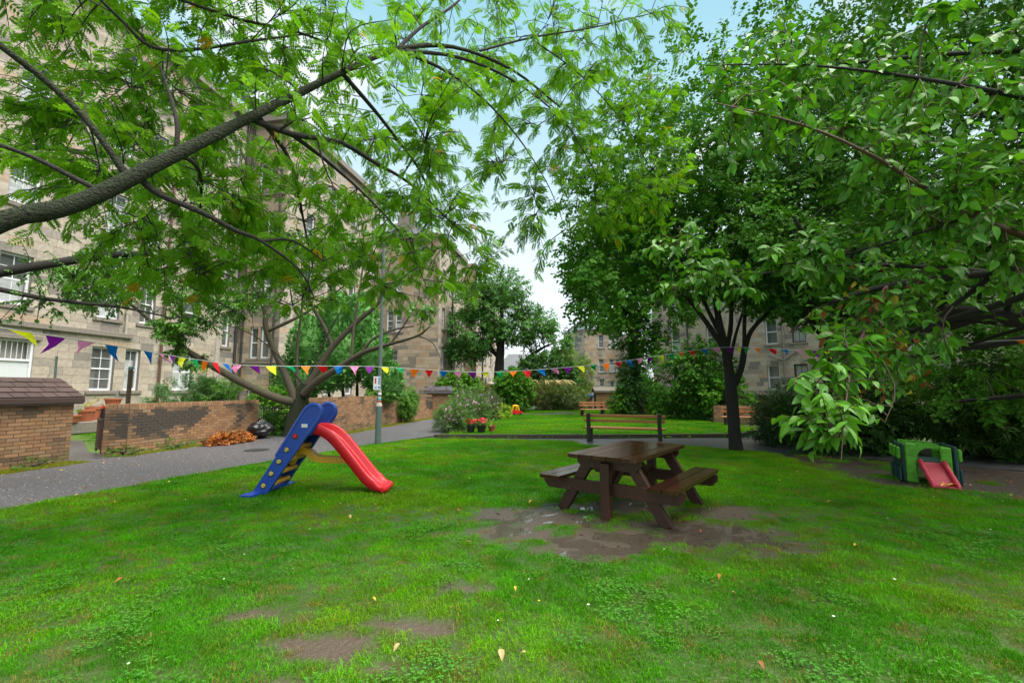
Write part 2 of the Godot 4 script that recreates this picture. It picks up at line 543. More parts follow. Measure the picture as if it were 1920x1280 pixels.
# opening in a wall: frame, panes, sill, reveal, room behind. T: wall transform
func window(b: Node, T: Transform3D, r: Rect2, style := 0, fm: Material = null, reveal: Material = null, curtain := 0.0) -> void:
	if fm == null: fm = M.white
	if reveal == null: reveal = M.trim
	var w := r.size.x
	var h := r.size.y
	var O := Transform3D(T.basis, T * Vector3(r.position.x, r.position.y, 0))
	var f := MB.new()
	var fw := 0.075
	var zf := -0.13
	var I := func(x: float, y: float, sx: float, sy: float, z: float, d: float) -> void:
		f.cbox(Transform3D(Basis.IDENTITY, Vector3(x, y, z)), Vector3(sx, sy, d), 0.008)
	I.call(fw / 2, h / 2, fw, h, zf, 0.07); I.call(w - fw / 2, h / 2, fw, h, zf, 0.07)
	I.call(w / 2, fw * 0.6, w - 2 * fw, fw * 1.2, zf, 0.07); I.call(w / 2, h - fw / 2, w - 2 * fw, fw, zf, 0.07)
	var rail := h * 0.5
	I.call(w / 2, rail, w - 2 * fw, 0.06, zf, 0.055)
	var cols := 1
	var rows := 1
	if style == 1: cols = 2; rows = 2
	elif style == 2: cols = 2
	elif style == 3: cols = 3; rows = 2
	elif style == 4: cols = 1; rows = 2
	for i in range(1, cols): I.call(fw + (w - 2 * fw) * i / cols, h / 2, 0.028, h - 2.2 * fw, zf - 0.004, 0.03)
	for half in 2:
		for i in range(1, rows):
			var y0 := fw * 1.2 if half == 0 else rail + 0.03
			var y1 := rail - 0.03 if half == 0 else h - fw
			I.call(w / 2, lerpf(y0, y1, float(i) / rows), w - 2.2 * fw, 0.026, zf - 0.006, 0.026)
	var n := part("window", f.mesh(), fm, b, O)
	for half in 2:
		for i in cols:
			var x0 := fw + (w - 2 * fw) * i / cols + (0.014 if i else 0.0)
			var x1 := fw + (w - 2 * fw) * (i + 1) / cols - (0.014 if i < cols - 1 else 0.0)
			var y0 := fw * 1.2 if half == 0 else rail + 0.03
			var y1 := rail - 0.03 if half == 0 else h - fw
			var g := MB.new()
			g.quad(Vector3(x0, y0, zf - 0.022), Vector3(x1, y0, zf - 0.022), Vector3(x1, y1, zf - 0.022), Vector3(x0, y1, zf - 0.022))
			part("pane", g.mesh(), M.glass, n)
	var s := MB.new()
	s.cbox(Transform3D(Basis.IDENTITY, Vector3(w / 2, -0.075, 0.0)), Vector3(w + 0.3, 0.15, 0.17), 0.012)
	part("sill", s.mesh(), reveal, n)
	var v := MB.new()
	var z0 := 0.012
	var z1 := -0.95
	v.quad(Vector3(0, 0, z1), Vector3(0, 0, z0), Vector3(0, h, z0), Vector3(0, h, z1))
	v.quad(Vector3(w, 0, z0), Vector3(w, 0, z1), Vector3(w, h, z1), Vector3(w, h, z0))
	v.quad(Vector3(0, h, z0), Vector3(w, h, z0), Vector3(w, h, z1), Vector3(0, h, z1))
	v.quad(Vector3(0, 0, z1), Vector3(w, 0, z1), Vector3(w, 0, z0), Vector3(0, 0, z0))
	part("reveal", v.mesh(), reveal, n)
	var q := MB.new()
	q.quad(Vector3(0, 0, z1), Vector3(w, 0, z1), Vector3(w, h, z1), Vector3(0, h, z1))
	part("room", q.mesh(), M.room, n)
	if curtain > 0:
		var k := MB.new()
		var pts := []
		var steps := int(w * 30)
		for i in steps + 1: pts.push_back(Vector2(w * i / steps, -0.32 + 0.02 * sin(i * 1.9)))
		for i in steps:
			k.quad(Vector3(pts[i].x, 0.03, pts[i].y), Vector3(pts[i + 1].x, 0.03, pts[i + 1].y), Vector3(pts[i + 1].x, h * curtain, pts[i + 1].y), Vector3(pts[i].x, h * curtain, pts[i].y))
		part("curtain", k.mesh(), M.curtain, n)

func pipe(b: Node, pts: Array, r: float, m: Material) -> void:
	var k := MB.new()
	var rr := []
	for i in pts.size(): rr.push_back(r)
	k.tube(pts, rr, 8)
	for i in pts.size() - 1:
		var a: Vector3 = pts[i]
		var e: Vector3 = pts[i + 1]
		var nn := int(a.distance_to(e) / 1.8)
		for j in nn:
			var p := a.lerp(e, (j + 0.5) / nn)
			var d := (e - a).normalized() * 0.05
			k.tube([p - d, p + d], [r * 1.35, r * 1.35], 8)
	part("drainpipe", k.mesh(), m, b)

func facade(b: Node, A: Vector3, B: Vector3, h: float, wins: Array, mats: Array, course := 0.3, most := 300, l0 := 0.42, l1 := 0.85) -> Transform3D:
	# wins: [x, y, w, h, style, curtain, frame material]
	var T := wall_t(A, B)
	var w := A.distance_to(B)
	var opens := []
	for q in wins:
		opens.push_back(Rect2(q[0], snap(q[1], course), q[2], snap(q[3], course)))
	var bk := MB.new()
	backing(bk, T, w, h, opens, 0.0)
	part("wall", bk.mesh(), M.mortar, b)
	var list := []
	var ns := FastNoiseLite.new()
	ns.seed = int(A.x * 10 + B.z * 7); ns.frequency = 0.22
	var tone := func(x: float, y: float) -> int:
		var k := ns.get_noise_2d(x * 2.0, y * 3.0) + rf(-0.35, 0.35)
		if k > 0.42: return 5
		if k > 0.25: return 3
		if k < -0.40: return 4
		return rng.randi_range(0, 2)
	lay(list, T, w, h, opens, course, l0, l1, 0.009, 0.012, tone)
	pieces(b, "stone_block", "far_stonework", list, mats, M.stone_vc, tones_of(mats), most)
	for i in wins.size():
		var q: Array = wins[i]
		if q[4] >= 0: window(b, T, opens[i], q[4], q[6] if q.size() > 6 else M.white, M.trim, q[5])
	return T

# ---------------------------------------------------------------- plants
func blob_points(blobs: Array, freq := 0.5, thr := -0.15, shell := 0.42, sd := 7) -> Array:
	var ns := FastNoiseLite.new()
	ns.seed = sd; ns.frequency = freq; ns.fractal_octaves = 2
	var out := []
	for e in blobs:
		var c: Vector3 = e[0]
		var r: Vector3 = e[1]
		var want: int = e[2]
		var tries := 0
		var got := 0
		while got < want and tries < want * 4:
			tries += 1
			var d := rdir()
			var k := pow(rf(0, 1), shell)
			var p := c + d * r * k
			if ns.get_noise_3dv(p) < thr: continue
			out.push_back([p, d])
			got += 1
	return out

func green(base: Color, spread := 0.25, yellow := 0.0) -> Color:
	var k := 1.0 + rf(-spread, spread)
	var c := Color(base.r * k * rf(0.88, 1.12), base.g * k, base.b * k * rf(0.8, 1.2))
	if yellow > 0 and rf(0, 1) < yellow: c = Color(0.5, 0.30, 0.02)
	return c

func foliage(parent: Node, called: String, mesh: Mesh, m: Material, pts: Array, base: Color, s0: float, s1: float, hang := 0.3, spread := 0.25, yellow := 0.0) -> void:
	var xs := []
	var cs := []
	for e in pts:
		var d: Vector3 = (e[1] + rdir() * 0.7 + Vector3(0, -hang, 0)).normalized()
		var up := (Vector3.UP + rdir() * 0.5).normalized()
		xs.push_back(Transform3D(frame_to(d, up).rotated(d, rf(-0.6, 0.6)).scaled(Vector3.ONE * rf(s0, s1)), e[0]))
		cs.push_back(green(base, spread, yellow))
	scatter(called, mesh, m, parent, xs, cs)

func smooth_path(pts: Array, per := 4) -> Array:
	var out := []
	for i in pts.size() - 1:
		var p0: Vector3 = pts[maxi(i - 1, 0)]
		var p1: Vector3 = pts[i]
		var p2: Vector3 = pts[i + 1]
		var p3: Vector3 = pts[mini(i + 2, pts.size() - 1)]
		for k in per:
			out.push_back(p1.cubic_interpolate(p2, p0, p3, float(k) / per))
	out.push_back(pts[-1])
	return out

func limb(parent: Node, called: String, raw: Array, m: Material, sides := 9, wob := 0.0) -> Array:   # raw: [x,y,z,r]; returns [[pos, r]]
	var pts := []
	var rr := []
	for e in raw:
		pts.push_back(Vector3(e[0], e[1], e[2]))
		rr.push_back(float(e[3]))
	var sp := smooth_path(pts)
	var sr := []
	for i in sp.size():
		var f := float(i) / 4.0
		var a := int(f)
		sr.push_back(lerpf(rr[a], rr[mini(a + 1, rr.size() - 1)], f - a) * (1.0 + rf(-wob, wob)))
	var b := MB.new()
	b.tube(sp, sr, sides)
	part(called, b.mesh(), m, parent)
	var out := []
	for i in sp.size(): out.push_back([sp[i], sr[i]])
	return out

func branches_to(parent: Node, nodes: Array, pts: Array, count: int, m: Material, r1 := 0.05, called := "branches") -> void:
	var b := MB.new()
	for i in count:
		var p: Vector3 = pts[rng.randi() % pts.size()][0]
		var best: Array = nodes[0]
		var bd := 1e9
		for q in nodes:
			var dd: float = q[0].distance_to(p) + (0.5 if q[0].y > p.y else 0.0) * (q[0].y - p.y) + rf(0, 0.6)
			if dd < bd:
				bd = dd; best = q
		var a: Vector3 = best[0]
		var mid := a.lerp(p, 0.5) + Vector3(0, a.distance_to(p) * 0.12, 0) + rdir() * a.distance_to(p) * 0.1
		var r := minf(r1, best[1] * 0.6) * rf(0.5, 1.0)
		b.tube(smooth_path([a, mid, p], 3), [r, r * 0.85, r * 0.7, r * 0.55, r * 0.42, r * 0.3, r * 0.15], 5, false)
	var o := part(called, b.mesh(), m, parent)
	o.set_meta("kind", "stuff")

func twig_leaves(node: Node, nodes: Array, attract: Array, opt: Dictionary) -> void:
	# a thin twig from the nearest limb to every attractor, leaves along it
	var b := MB.new()
	var leaves := []
	var hubs: int = opt.get("hubs", 0)
	for h in hubs:                       # branchlets first; later twigs spring from them
		var hp: Vector3 = attract[(h * 7919) % attract.size()][0]
		var hb: Array = nodes[0]
		var hd := 1e9
		for q in nodes:
			if q[1] > opt.maxr or q[1] < 0.004: continue
			var dd: float = q[0].distance_to(hp) + rf(0, 0.3)
			if dd < hd:
				hd = dd; hb = q
		var ha: Vector3 = hb[0]
		var hl := ha.distance_to(hp)
		var hm := ha.lerp(hp, 0.5) + Vector3(0, hl * opt.arch, 0) + rdir() * hl * 0.1
		var hpath := smooth_path([ha, hm, hp], 5)
		var hr := []
		var r0 := minf(hb[1] * 0.6, float(opt.r0) * (1.6 + hl * 0.5))
		for i in hpath.size():
			hr.push_back(lerpf(r0, float(opt.r0) * 0.6, float(i) / (hpath.size() - 1)))
			if i > 1: nodes.push_back([hpath[i], hr[i]])
		b.tube(hpath, hr, 5, false)
	for e in attract:
		var p: Vector3 = e[0]
		var best: Array = nodes[0]
		var bd := 1e9
		for q in nodes:
			if q[1] > opt.maxr: continue
			var dd: float = q[0].distance_to(p) + rf(0, opt.get("loose", 0.25))
			if dd < bd:
				bd = dd; best = q
		var a: Vector3 = best[0]
		var L := a.distance_to(p)
		var mid := a.lerp(p, 0.45) + Vector3(0, L * opt.arch, 0) + rdir() * L * 0.12
		var path := smooth_path([a, mid, p], 4)
		var rad := []
		for i in path.size(): rad.push_back(lerpf(opt.r0, opt.r1, float(i) / (path.size() - 1)) * (1.0 + L * 0.3))
		b.tube(path, rad, 4, false)
		var n := int(rf(opt.n0, opt.n1) * clampf(L * opt.get("per", 1.4), 0.5, 1.6))
		for i in n:
			var f: float = lerpf(opt.get("from", 0.3), 1.0, (i + rf(0.2, 0.8)) / n)
			var k := f * (path.size() - 1)
			var j := mini(int(k), path.size() - 2)
			var q: Vector3 = path[j].lerp(path[j + 1], k - j)
			var tg: Vector3 = (path[j + 1] - path[j]).normalized()
			var side := tg.cross(Vector3.UP)
			side = side.normalized() if side.length() > 0.05 else Vector3.RIGHT
			var s := -1.0 if i % 2 else 1.0
			var d: Vector3 = (tg * rf(0.3, 0.9) + side * s * rf(0.5, 1.0) + Vector3(0, -opt.droop, 0) + rdir() * 0.35).normalized()
			var up: Vector3 = (Vector3.UP + rdir() * float(opt.get("flip", 0.45))).normalized()
			var t := Transform3D(frame_to(d, up).scaled(Vector3.ONE * rf(opt.s0, opt.s1)), q)
			leaves.push_back([t, seen(q)])
	var tw := part("twigs", b.mesh(), opt.twig, node)
	tw.set_meta("kind", "stuff")
	leaves.sort_custom(func(x, y): return x[1] > y[1])
	var xs := []
	var cs := []
	var vars := []
	for i in 6:
		var m := (opt.mat as StandardMaterial3D).duplicate()
		var kk := 0.75 + 0.1 * i
		var bc: Color = opt.color
		m.albedo_color = lin(Color(bc.r * kk * (0.9 + 0.05 * i), bc.g * kk, bc.b * kk))
		vars.push_back(m)
	var single: int = opt.get("single", 300)
	for i in leaves.size():
		if i < single and leaves[i][1] > 0:
			part("leaf", opt.mesh[i % opt.mesh.size()], vars[rng.randi() % 6], node, leaves[i][0])
		else:
			xs.push_back(leaves[i][0]); cs.push_back(green(opt.color, opt.get("spread", 0.28), opt.get("yellow", 0.0)))
	var nm: int = opt.mesh.size()
	for k in nm:
		var xk := []
		var ck := []
		for i in range(k, xs.size(), nm):
			xk.push_back(xs[i]); ck.push_back(cs[i])
		if xk.size(): scatter("foliage", opt.mesh[k], opt.mat, node, xk, ck)

var SP := {}
func shrub(called: String, label: String, cat: String, c: Vector3, r: Vector3, n: int, kind: String, base: Color, s0 := 0.8, s1 := 1.3, hang := 0.0, group := "", thr := -0.25) -> Node3D:
	var g := Vector3(c.x, 0, c.z)
	var t := thing(called, label, cat, g, 0.0, group)
	var pts := blob_points([[c - g, r, n]], 1.1 / maxf(r.x, 0.3), thr, 0.38, int(c.x * 13 + c.z * 7))
	var k := []
	for e in pts:
		if e[0].y > 0.02: k.push_back(e)
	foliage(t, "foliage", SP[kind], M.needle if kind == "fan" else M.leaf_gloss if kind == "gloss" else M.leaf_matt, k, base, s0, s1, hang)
	var b := MB.new()
	for i in 7:
		var e: Vector3 = k[rng.randi() % k.size()][0]
		var st := Vector3(rf(-0.1, 0.1), 0, rf(-0.1, 0.1)) * r.x
		b.tube(smooth_path([st, st.lerp(e, 0.5) + Vector3(0, 0.1 * r.y, 0), e], 3), [0.03, 0.026, 0.022, 0.018, 0.014, 0.01, 0.005], 5)
	part("stem", b.mesh(), M.twig, t)
	return t

# ---------------------------------------------------------------- ground plan (metres, x right, z towards the viewer)
var road_poly := PackedVector2Array([Vector2(-9, 1), Vector2(-7.6, -3), Vector2(-6.65, -6.1), Vector2(-5.5, -9.6), Vector2(-3.95, -13.3), Vector2(-2.5, -15.7), Vector2(-2.6, -18), Vector2(-3.0, -22), Vector2(-3.2, -30), Vector2(-2.4, -48), Vector2(-3.4, -48), Vector2(-4.2, -30), Vector2(-5.0, -22.2), Vector2(-6.1, -16.2), Vector2(-7.0, -15.9), Vector2(-8.3, -15.5), Vector2(-9.2, -10.6), Vector2(-9.65, -8.3), Vector2(-10.6, -3), Vector2(-11.4, 1)])
var lawn_poly := PackedVector2Array([Vector2(-7.55, -3), Vector2(-6.6, -6.1), Vector2(-5.45, -9.6), Vector2(-3.9, -13.2), Vector2(-2.7, -14.52), Vector2(-0.4, -14.4), Vector2(1.75, -13.95), Vector2(2.05, -12.75), Vector2(4.6, -13.0), Vector2(5.4, -12.2), Vector2(6.4, -11.2), Vector2(6.3, -10.2), Vector2(5.9, -9.2), Vector2(5.9, -7.7), Vector2(6.8, -6.7), Vector2(8.2, -5.9), Vector2(9.5, -5.2), Vector2(11, -4.0), Vector2(11, 2), Vector2(-9, 2)])
var far_lawn := PackedVector2Array([Vector2(-2.3, -14.95), Vector2(2.4, -14.9), Vector2(7.4, -15.2), Vector2(9.4, -17.3), Vector2(9.6, -19), Vector2(9.0, -24), Vector2(8.4, -33), Vector2(5.5, -36), Vector2(2.6, -35), Vector2(0.2, -33), Vector2(-1.2, -28), Vector2(-0.9, -22), Vector2(-1.3, -18.2)])
var path_poly := PackedVector2Array([Vector2(-2.75, -14.75), Vector2(2.4, -14.72), Vector2(7.5, -15.0), Vector2(9.0, -16.3), Vector2(11, -15.6), Vector2(15, -12), Vector2(18, -8), Vector2(15, -5.5), Vector2(9.4, -9.3), Vector2(8.2, -10.4), Vector2(6.5, -11.15), Vector2(5.4, -12.2), Vector2(4.6, -13.0), Vector2(2.05, -12.75), Vector2(1.75, -13.95), Vector2(-0.4, -14.4), Vector2(-2.7, -14.52)])
var far_path := PackedVector2Array([Vector2(1.6, -27.2), Vector2(2.9, -27.9), Vector2(4.2, -30.3), Vector2(3.3, -31), Vector2(1.9, -28.9), Vector2(0.6, -27.9)])
var mud_spots := [[1.95, -5.05, 0.9, 0.55], [1.25, -4.95, 0.9, 0.32], [0.35, -5.75, 0.75, 0.40], [0.0, -5.2, 0.5, 0.30], [1.25, -6.25, 0.8, 0.35], [0.9, -4.75, 0.6, 0.3], [2.7, -6.0, 0.6, 0.4], [-1.12, -2.92, 0.30, 0.16], [-0.70, -3.2, 0.30, 0.13], [-1.25, -2.6, 0.16, 0.08], [-0.75, -2.72, 0.14, 0.08], [-0.35, -3.75, 0.25, 0.12], [-1.75, -3.35, 0.2, 0.08]]
var mud_n := FastNoiseLite.new()
var patch_n := FastNoiseLite.new()

func mud(x: float, z: float) -> float:   # >0 bare earth
	var k := -9.0
	for e in mud_spots:
		var dx: float = (x - e[0]) / e[2]
		var dz: float = (z - e[1]) / e[3]
		k = maxf(k, 1.0 - sqrt(dx * dx + dz * dz))
	return k + mud_n.get_noise_2d(x, z) * 0.55 + mud_n.get_noise_2d(x * 4 + 31, z * 4) * 0.55 + mud_n.get_noise_2d(x * 11, z * 11 + 7) * 0.3 if k > -1.2 else -1.0

func inside(x: float, z: float, poly: PackedVector2Array) -> bool:
	return Geometry2D.is_point_in_polygon(Vector2(x, z), poly)

func ground_y(x: float, z: float) -> float:
	var m := mud(x, z)
	var y := patch_n.get_noise_2d(x * 3, z * 3) * 0.012
	if m > -0.3: y += -0.016 * smoothstep(-0.3, 0.35, m) + mud_n.get_noise_2d(x * 3.1, z * 3.1) * 0.017
	return y

func sheet(poly: PackedVector2Array, y: float, step := 0.0) -> ArrayMesh:
	var b := MB.new()
	var ix := Geometry2D.triangulate_polygon(poly)
	for i in range(0, ix.size(), 3):
		var p := []
		for k in 3: p.push_back(Vector3(poly[ix[i + k]].x, y, poly[ix[i + k]].y))
		if (p[1] - p[0]).cross(p[2] - p[0]).y > 0: b.tri(p[0], p[1], p[2])
		else: b.tri(p[0], p[2], p[1])
	return b.mesh()

func build_ground() -> void:
	mud_n.seed = 11; mud_n.frequency = 0.75; mud_n.fractal_octaves = 3
	patch_n.seed = 5; patch_n.frequency = 0.35; patch_n.fractal_octaves = 3
	var xs := PackedFloat32Array([-260, -120, -60, -40, -30, -24, -20, -17, -15, -13.5, -12.5, -11.5, -10.5])
	var x := -9.8
	while x < 10.0:
		xs.push_back(x)
		x += 0.11 if x > -4 and x < 5 else 0.3
	for k in [10.0, 10.8, 12, 14, 17, 20, 24, 30, 40, 60, 120, 260]: xs.push_back(k)
	var zs := PackedFloat32Array([-300, -150, -90, -70, -60, -52, -46, -42, -38, -35])
	var z := -33.0
	while z < 2.0:
		zs.push_back(z)
		z += 0.09 if z > -7.6 and z < -2.0 else 0.35 if z > -16 else 0.8
	for k in [2.0, 4, 8, 16, 40, 120, 260]: zs.push_back(k)
	var v := PackedVector3Array()
	var c := PackedColorArray()
	var nx := xs.size()
	var nz := zs.size()
	for j in nz:
		for i in nx:
			var px := xs[i]
			var pz := zs[j]
			var y := -0.03
			var col := Color(0.06, 0.10, 0.022)
			if inside(px, pz, lawn_poly):
				y = ground_y(px, pz)
				var m := mud(px, pz)
				var s := smoothstep(-0.12, 0.14, m)
				col = Color(0.05, 0.09, 0.012).lerp(Color(0.092, 0.068, 0.049), s)
			elif inside(px, pz, far_lawn):
				y = 0.03
				col = Color(0.045, 0.072, 0.014)
			elif px > 5.0 and pz > -14.0:
				y = 0.0 if not inside(px, pz, path_poly) else -0.03
				col = Color(0.055, 0.036, 0.026)
			elif px < -9.5 and pz < -8: 
				col = Color(0.09, 0.17, 0.02)
			v.push_back(Vector3(px, y, pz))
			c.push_back(col)
	var idx := PackedInt32Array()
	var n := PackedVector3Array()
	n.resize(v.size())
	for j in nz - 1:
		for i in nx - 1:
			var a := j * nx + i
			idx.append_array([a, a + 1, a + nx, a + 1, a + nx + 1, a + nx])
	for j in nz:
		for i in nx:
			var l := v[j * nx + maxi(i - 1, 0)]
			var r := v[j * nx + mini(i + 1, nx - 1)]
			var u := v[maxi(j - 1, 0) * nx + i]
			var d := v[mini(j + 1, nz - 1) * nx + i]
			n[j * nx + i] = (d - u).cross(r - l).normalized()
	var arr := []
	arr.resize(Mesh.ARRAY_MAX)
	arr[Mesh.ARRAY_VERTEX] = v; arr[Mesh.ARRAY_NORMAL] = n; arr[Mesh.ARRAY_COLOR] = c; arr[Mesh.ARRAY_INDEX] = idx
	var am := ArrayMesh.new()
	am.add_surface_from_arrays(Mesh.PRIMITIVE_TRIANGLES, arr)
	struct("ground", am, M.soil)
	struct("road", sheet(road_poly, 0.0), M.asphalt)
	struct("footpath", sheet(path_poly, -0.006), M.wet_path)
	struct("far_footpath", sheet(far_path, 0.05), M.wet_path)
	struct("garden_path", sheet(PackedVector2Array([Vector2(-9.3, -10.0), Vector2(-9.1, -10.9), Vector2(-10.6, -11.6), Vector2(-13.2, -14.2), Vector2(-14.2, -14.2), Vector2(-11.4, -11.0)]), -0.002), M.wet_path)
	var pd := MB.new()
	pd.quad(Vector3(-1.3, -0.0150, -4.3), Vector3(3.6, -0.0150, -4.3), Vector3(3.6, -0.0150, -6.9), Vector3(-1.3, -0.0150, -6.9))
	struct("puddle_water", pd.mesh(), M.water)
	# low timber edging along the far lawn
	var e := thing("lawn_edging", "low dark weathered timber edging along the front of the far lawn", "edging", Vector3.ZERO)
	for s in [[Vector3(-2.5, 0.04, -14.82), Vector3(2.3, 0.04, -14.8)], [Vector3(2.32, 0.04, -14.8), Vector3(7.4, 0.04, -15.08)], [Vector3(7.42, 0.04, -15.1), Vector3(9.4, 0.04, -17.2)]]:
		var k := MB.new()
		k.beam(s[0], s[1], 0.07, 0.16)
		part("board", k.mesh(), M.kerb, e)
	var e2 := thing("path_edging", "thin dark edging strip beside the small path crossing the far lawn", "edging")
	var k2 := MB.new()
	k2.tube([Vector3(0.5, 0.05, -27.8), Vector3(1.6, 0.05, -27.1), Vector3(3.0, 0.05, -27.8), Vector3(4.4, 0.05, -28.3)], [0.05, 0.05, 0.05, 0.05], 5)
	part("board", k2.mesh(), M.kerb, e2)

func build_grass() -> void:
	var near := [grass_tuft(46, 0.08, 0.042, 0.0042), grass_tuft(40, 0.075, 0.05, 0.0036)]
	var mid := grass_tuft(60, 0.16, 0.06, 0.006)
	var far := grass_tuft(70, 0.3, 0.07, 0.012)
	var cl := clover(26, 0.11)
	var xs := [[], [], [], [], []]
	var cs := [[], [], [], [], []]
	var ring := [[-6.6, -1.6, -7.6, 8.5, 26000], [-16, -6.3, -7, 8, 17000], [-36, -14.8, -3, 10, 8000]]
	for k in 3:
		var q: Array = ring[k]
		for i in q[4]:
			var z := rf(q[0], q[1])
			if k == 0:
				z = -pow(lerpf(pow(6.6, 0.35), pow(1.7, 0.35), rf(0, 1)), 1 / 0.35)
			var x := rf(q[2], q[3])
			if k == 0 and absf(x) > -z * 1.3 + 0.4: continue
			if k == 2:
				if not inside(x, z, far_lawn) or inside(x, z, far_path): continue
			elif not inside(x, z, lawn_poly):
				if x < 5.6 or z < -12 or inside(x, z, path_poly) or patch_n.get_noise_2d(x * 3 + 3, z * 3) < rf(0.05, 0.6): continue
			var m := mud(x, z)
			if k < 2 and m > rf(-0.32, 0.2): continue
			var wear := patch_n.get_noise_2d(x * 1.6 + 9, z * 1.6)
			var warm := patch_n.get_noise_2d(x * 0.9 - 40, z * 0.9 + 17)
			var g := Color(0.09, 0.34, 0.005)
			g = g.lerp(Color(0.175, 0.365, 0.007), clampf(warm * 1.6 + 0.1, 0, 0.8))
			g = g.lerp(Color(0.046, 0.235, 0.008), clampf(-warm * 1.5, 0, 0.7))
			var tuft := mud_n.get_noise_2d(x * 2.3 + 50, z * 2.3)
			g = g * (1.0 + 0.45 * tuft)
			if rf(0, 1) < 0.06 + maxf(0.0, wear) * 0.2 + maxf(0.0, m + 0.45) * 0.35: g = Color(0.27, 0.21, 0.05)
			var s := rf(0.75, 1.2) * (1.0 - 0.3 * smoothstep(0.1, 0.5, wear))
			if m > -0.35: s *= rf(0.6, 1.0)
			var sy := s * (1.0 + 0.25 * patch_n.get_noise_2d(x * 2 + 77, z * 2))
			var y := ground_y(x, z) if k < 2 else 0.03
			var t := Transform3D(Basis(Vector3.UP, rf(0, TAU)).scaled(Vector3(s, sy, s)), Vector3(x, y, z))
			var slot: int = (i % 2) if k == 0 else k + 1
			if k < 2 and patch_n.get_noise_2d(x * 2.2 - 11, z * 2.2 + 60) > rf(-0.1, 0.6) and rf(0, 1) < 0.16:
				slot = 4
				g = Color(0.085, 0.26, 0.03) * rf(0.8, 1.1)
			xs[slot].push_back(t)
			cs[slot].push_back(Color(g.r * rf(0.85, 1.15), g.g * rf(0.85, 1.15), g.b))
	var meshes := [near[0], near[1], mid, far, cl]
	var names := ["lawn_grass", "lawn_grass", "lawn_grass", "far_lawn_grass", "clover"]
	var labels := ["wet green lawn grass in the foreground", "wet green lawn grass in the foreground", "mown green lawn grass around the slide and picnic table", "bright green grass of the far lawn beyond the timber edging", "pale clover leaves growing through the lawn"]
	for k in 5:
		var o := scatter(names[k], meshes[k], M.blade, self, xs[k], cs[k])
		tag(o, labels[k], "grass" if k < 4 else "clover", "lawn grass")
	# daisies and fallen leaves
	var d := MB.new()
	for i in 5:
		var a := TAU * i / 5
		leaf_into(d, Transform3D(frame_to(Vector3(cos(a), 0.15, sin(a))), Vector3(0, 0.05, 0)), 0.011, 0.009, 0.1, 0.1)
	var dx := []
	var dc := []
	for i in 170:
		var p := Vector3(rf(-6, 8), 0, rf(-13, -2))
		if not inside(p.x, p.z, lawn_poly) or mud(p.x, p.z) > -0.2: continue
		if patch_n.get_noise_2d(p.x * 1.2 + 5, p.z * 1.2) < 0.0: continue
		dx.push_back(Transform3D(Basis(Vector3.UP, rf(0, TAU)).scaled(Vector3.ONE * rf(0.7, 1.2)), p))
		dc.push_back(Color(0.8, 0.8, 0.72) if rf(0, 1) < 0.8 else Color(0.75, 0.55, 0.03))
	tag(scatter("lawn_daisy", d.mesh(), M.petal, self, dx, dc), "tiny white and yellow flowers dotted over the lawn", "flower")
	var fl := simple_leaf(0.075, 0.045, 0.5, 0.5)
	var fx := []
	var fc := []
	for i in 150:
		var p := Vector3(rf(-4, 9), 0.012, rf(-9, -2.0))
		if i > 95: p = Vector3(rf(-9, -5), 0.008, rf(-12, -6))
		if i < 40: p = Vector3(rf(6.2, 9), 0.012, rf(-9, -6))
		p.y += maxf(0, ground_y(p.x, p.z)) + (0.03 if inside(p.x, p.z, lawn_poly) and mud(p.x, p.z) < -0.1 else 0.0)
		fx.push_back(Transform3D((Basis(Vector3.UP, rf(0, TAU)) * Basis(Vector3.RIGHT, -PI / 2 + rf(-0.4, 0.4))).scaled(Vector3.ONE * rf(0.4, 0.9)), p))
		fc.push_back([Color(0.42, 0.17, 0.05), Color(0.52, 0.36, 0.18), Color(0.30, 0.12, 0.05), Color(0.55, 0.42, 0.05)][rng.randi() % 4])
	tag(scatter("leaf_litter", fl, M.leaf_matt, self, fx, fc), "dead tan and orange leaves scattered over lawn, road and soil", "leaf litter")
	# loose twigs and bark on bare soil and mud
	var st := MB.new()
	for i in 260:
		var p := Vector3(rf(6.0, 10), 0.01, rf(-10, -5.5)) if i < 150 else Vector3(rf(-0.6, 3.4), 0, rf(-6.4, -4.2))
		if i >= 150:
			if mud(p.x, p.z) < 0.1: continue
			p.y = ground_y(p.x, p.z) + 0.004
		elif inside(p.x, p.z, lawn_poly): continue
		var dd := Vector3(rf(-1, 1), rf(0, 0.15), rf(-1, 1)).normalized() * rf(0.015, 0.07)
		st.tube([p, p + dd], [0.004, 0.003], 4)
	var so := part("twig_litter", st.mesh(), M.twig, self)
	so.set_meta("kind", "stuff")
	tag(so, "small dark twigs and bark lying on the bare soil", "twig litter")
	# crumbs of earth on mud and bare bed
	var em := MB.new()
	em.lathe([Vector2(0, -0.5), Vector2(0.8, -0.1), Vector2(0.65, 0.4), Vector2(0, 0.6)], 5)
	var ex := []
	var ec := []
	for i in 5200:
		var p := Vector3(rf(5.6, 10), 0.0, rf(-11, -4.5)) if i % 2 else Vector3(rf(-2.2, 4.2), 0, rf(-7, -2.3))
		var on_lawn := inside(p.x, p.z, lawn_poly)
		if i % 2 and (on_lawn or inside(p.x, p.z, path_poly)): continue
		if i % 2 == 0:
			if mud(p.x, p.z) < rf(-0.2, 0.15): continue
			p.y = ground_y(p.x, p.z)
		var q := rf(0.004, 0.014)
		ex.push_back(Transform3D(Basis(rdir(), rf(0, TAU)).scaled(Vector3(q, q * 0.7, q)), p))
		var kk := rf(0.6, 1.3)
		ec.push_back(Color(0.085 * kk, 0.062 * kk, 0.046 * kk))
	tag(scatter("earth_crumbs", em.mesh(), M.gravel, self, ex, ec), "crumbs of brown earth on the muddy patches and bare bed", "earth")
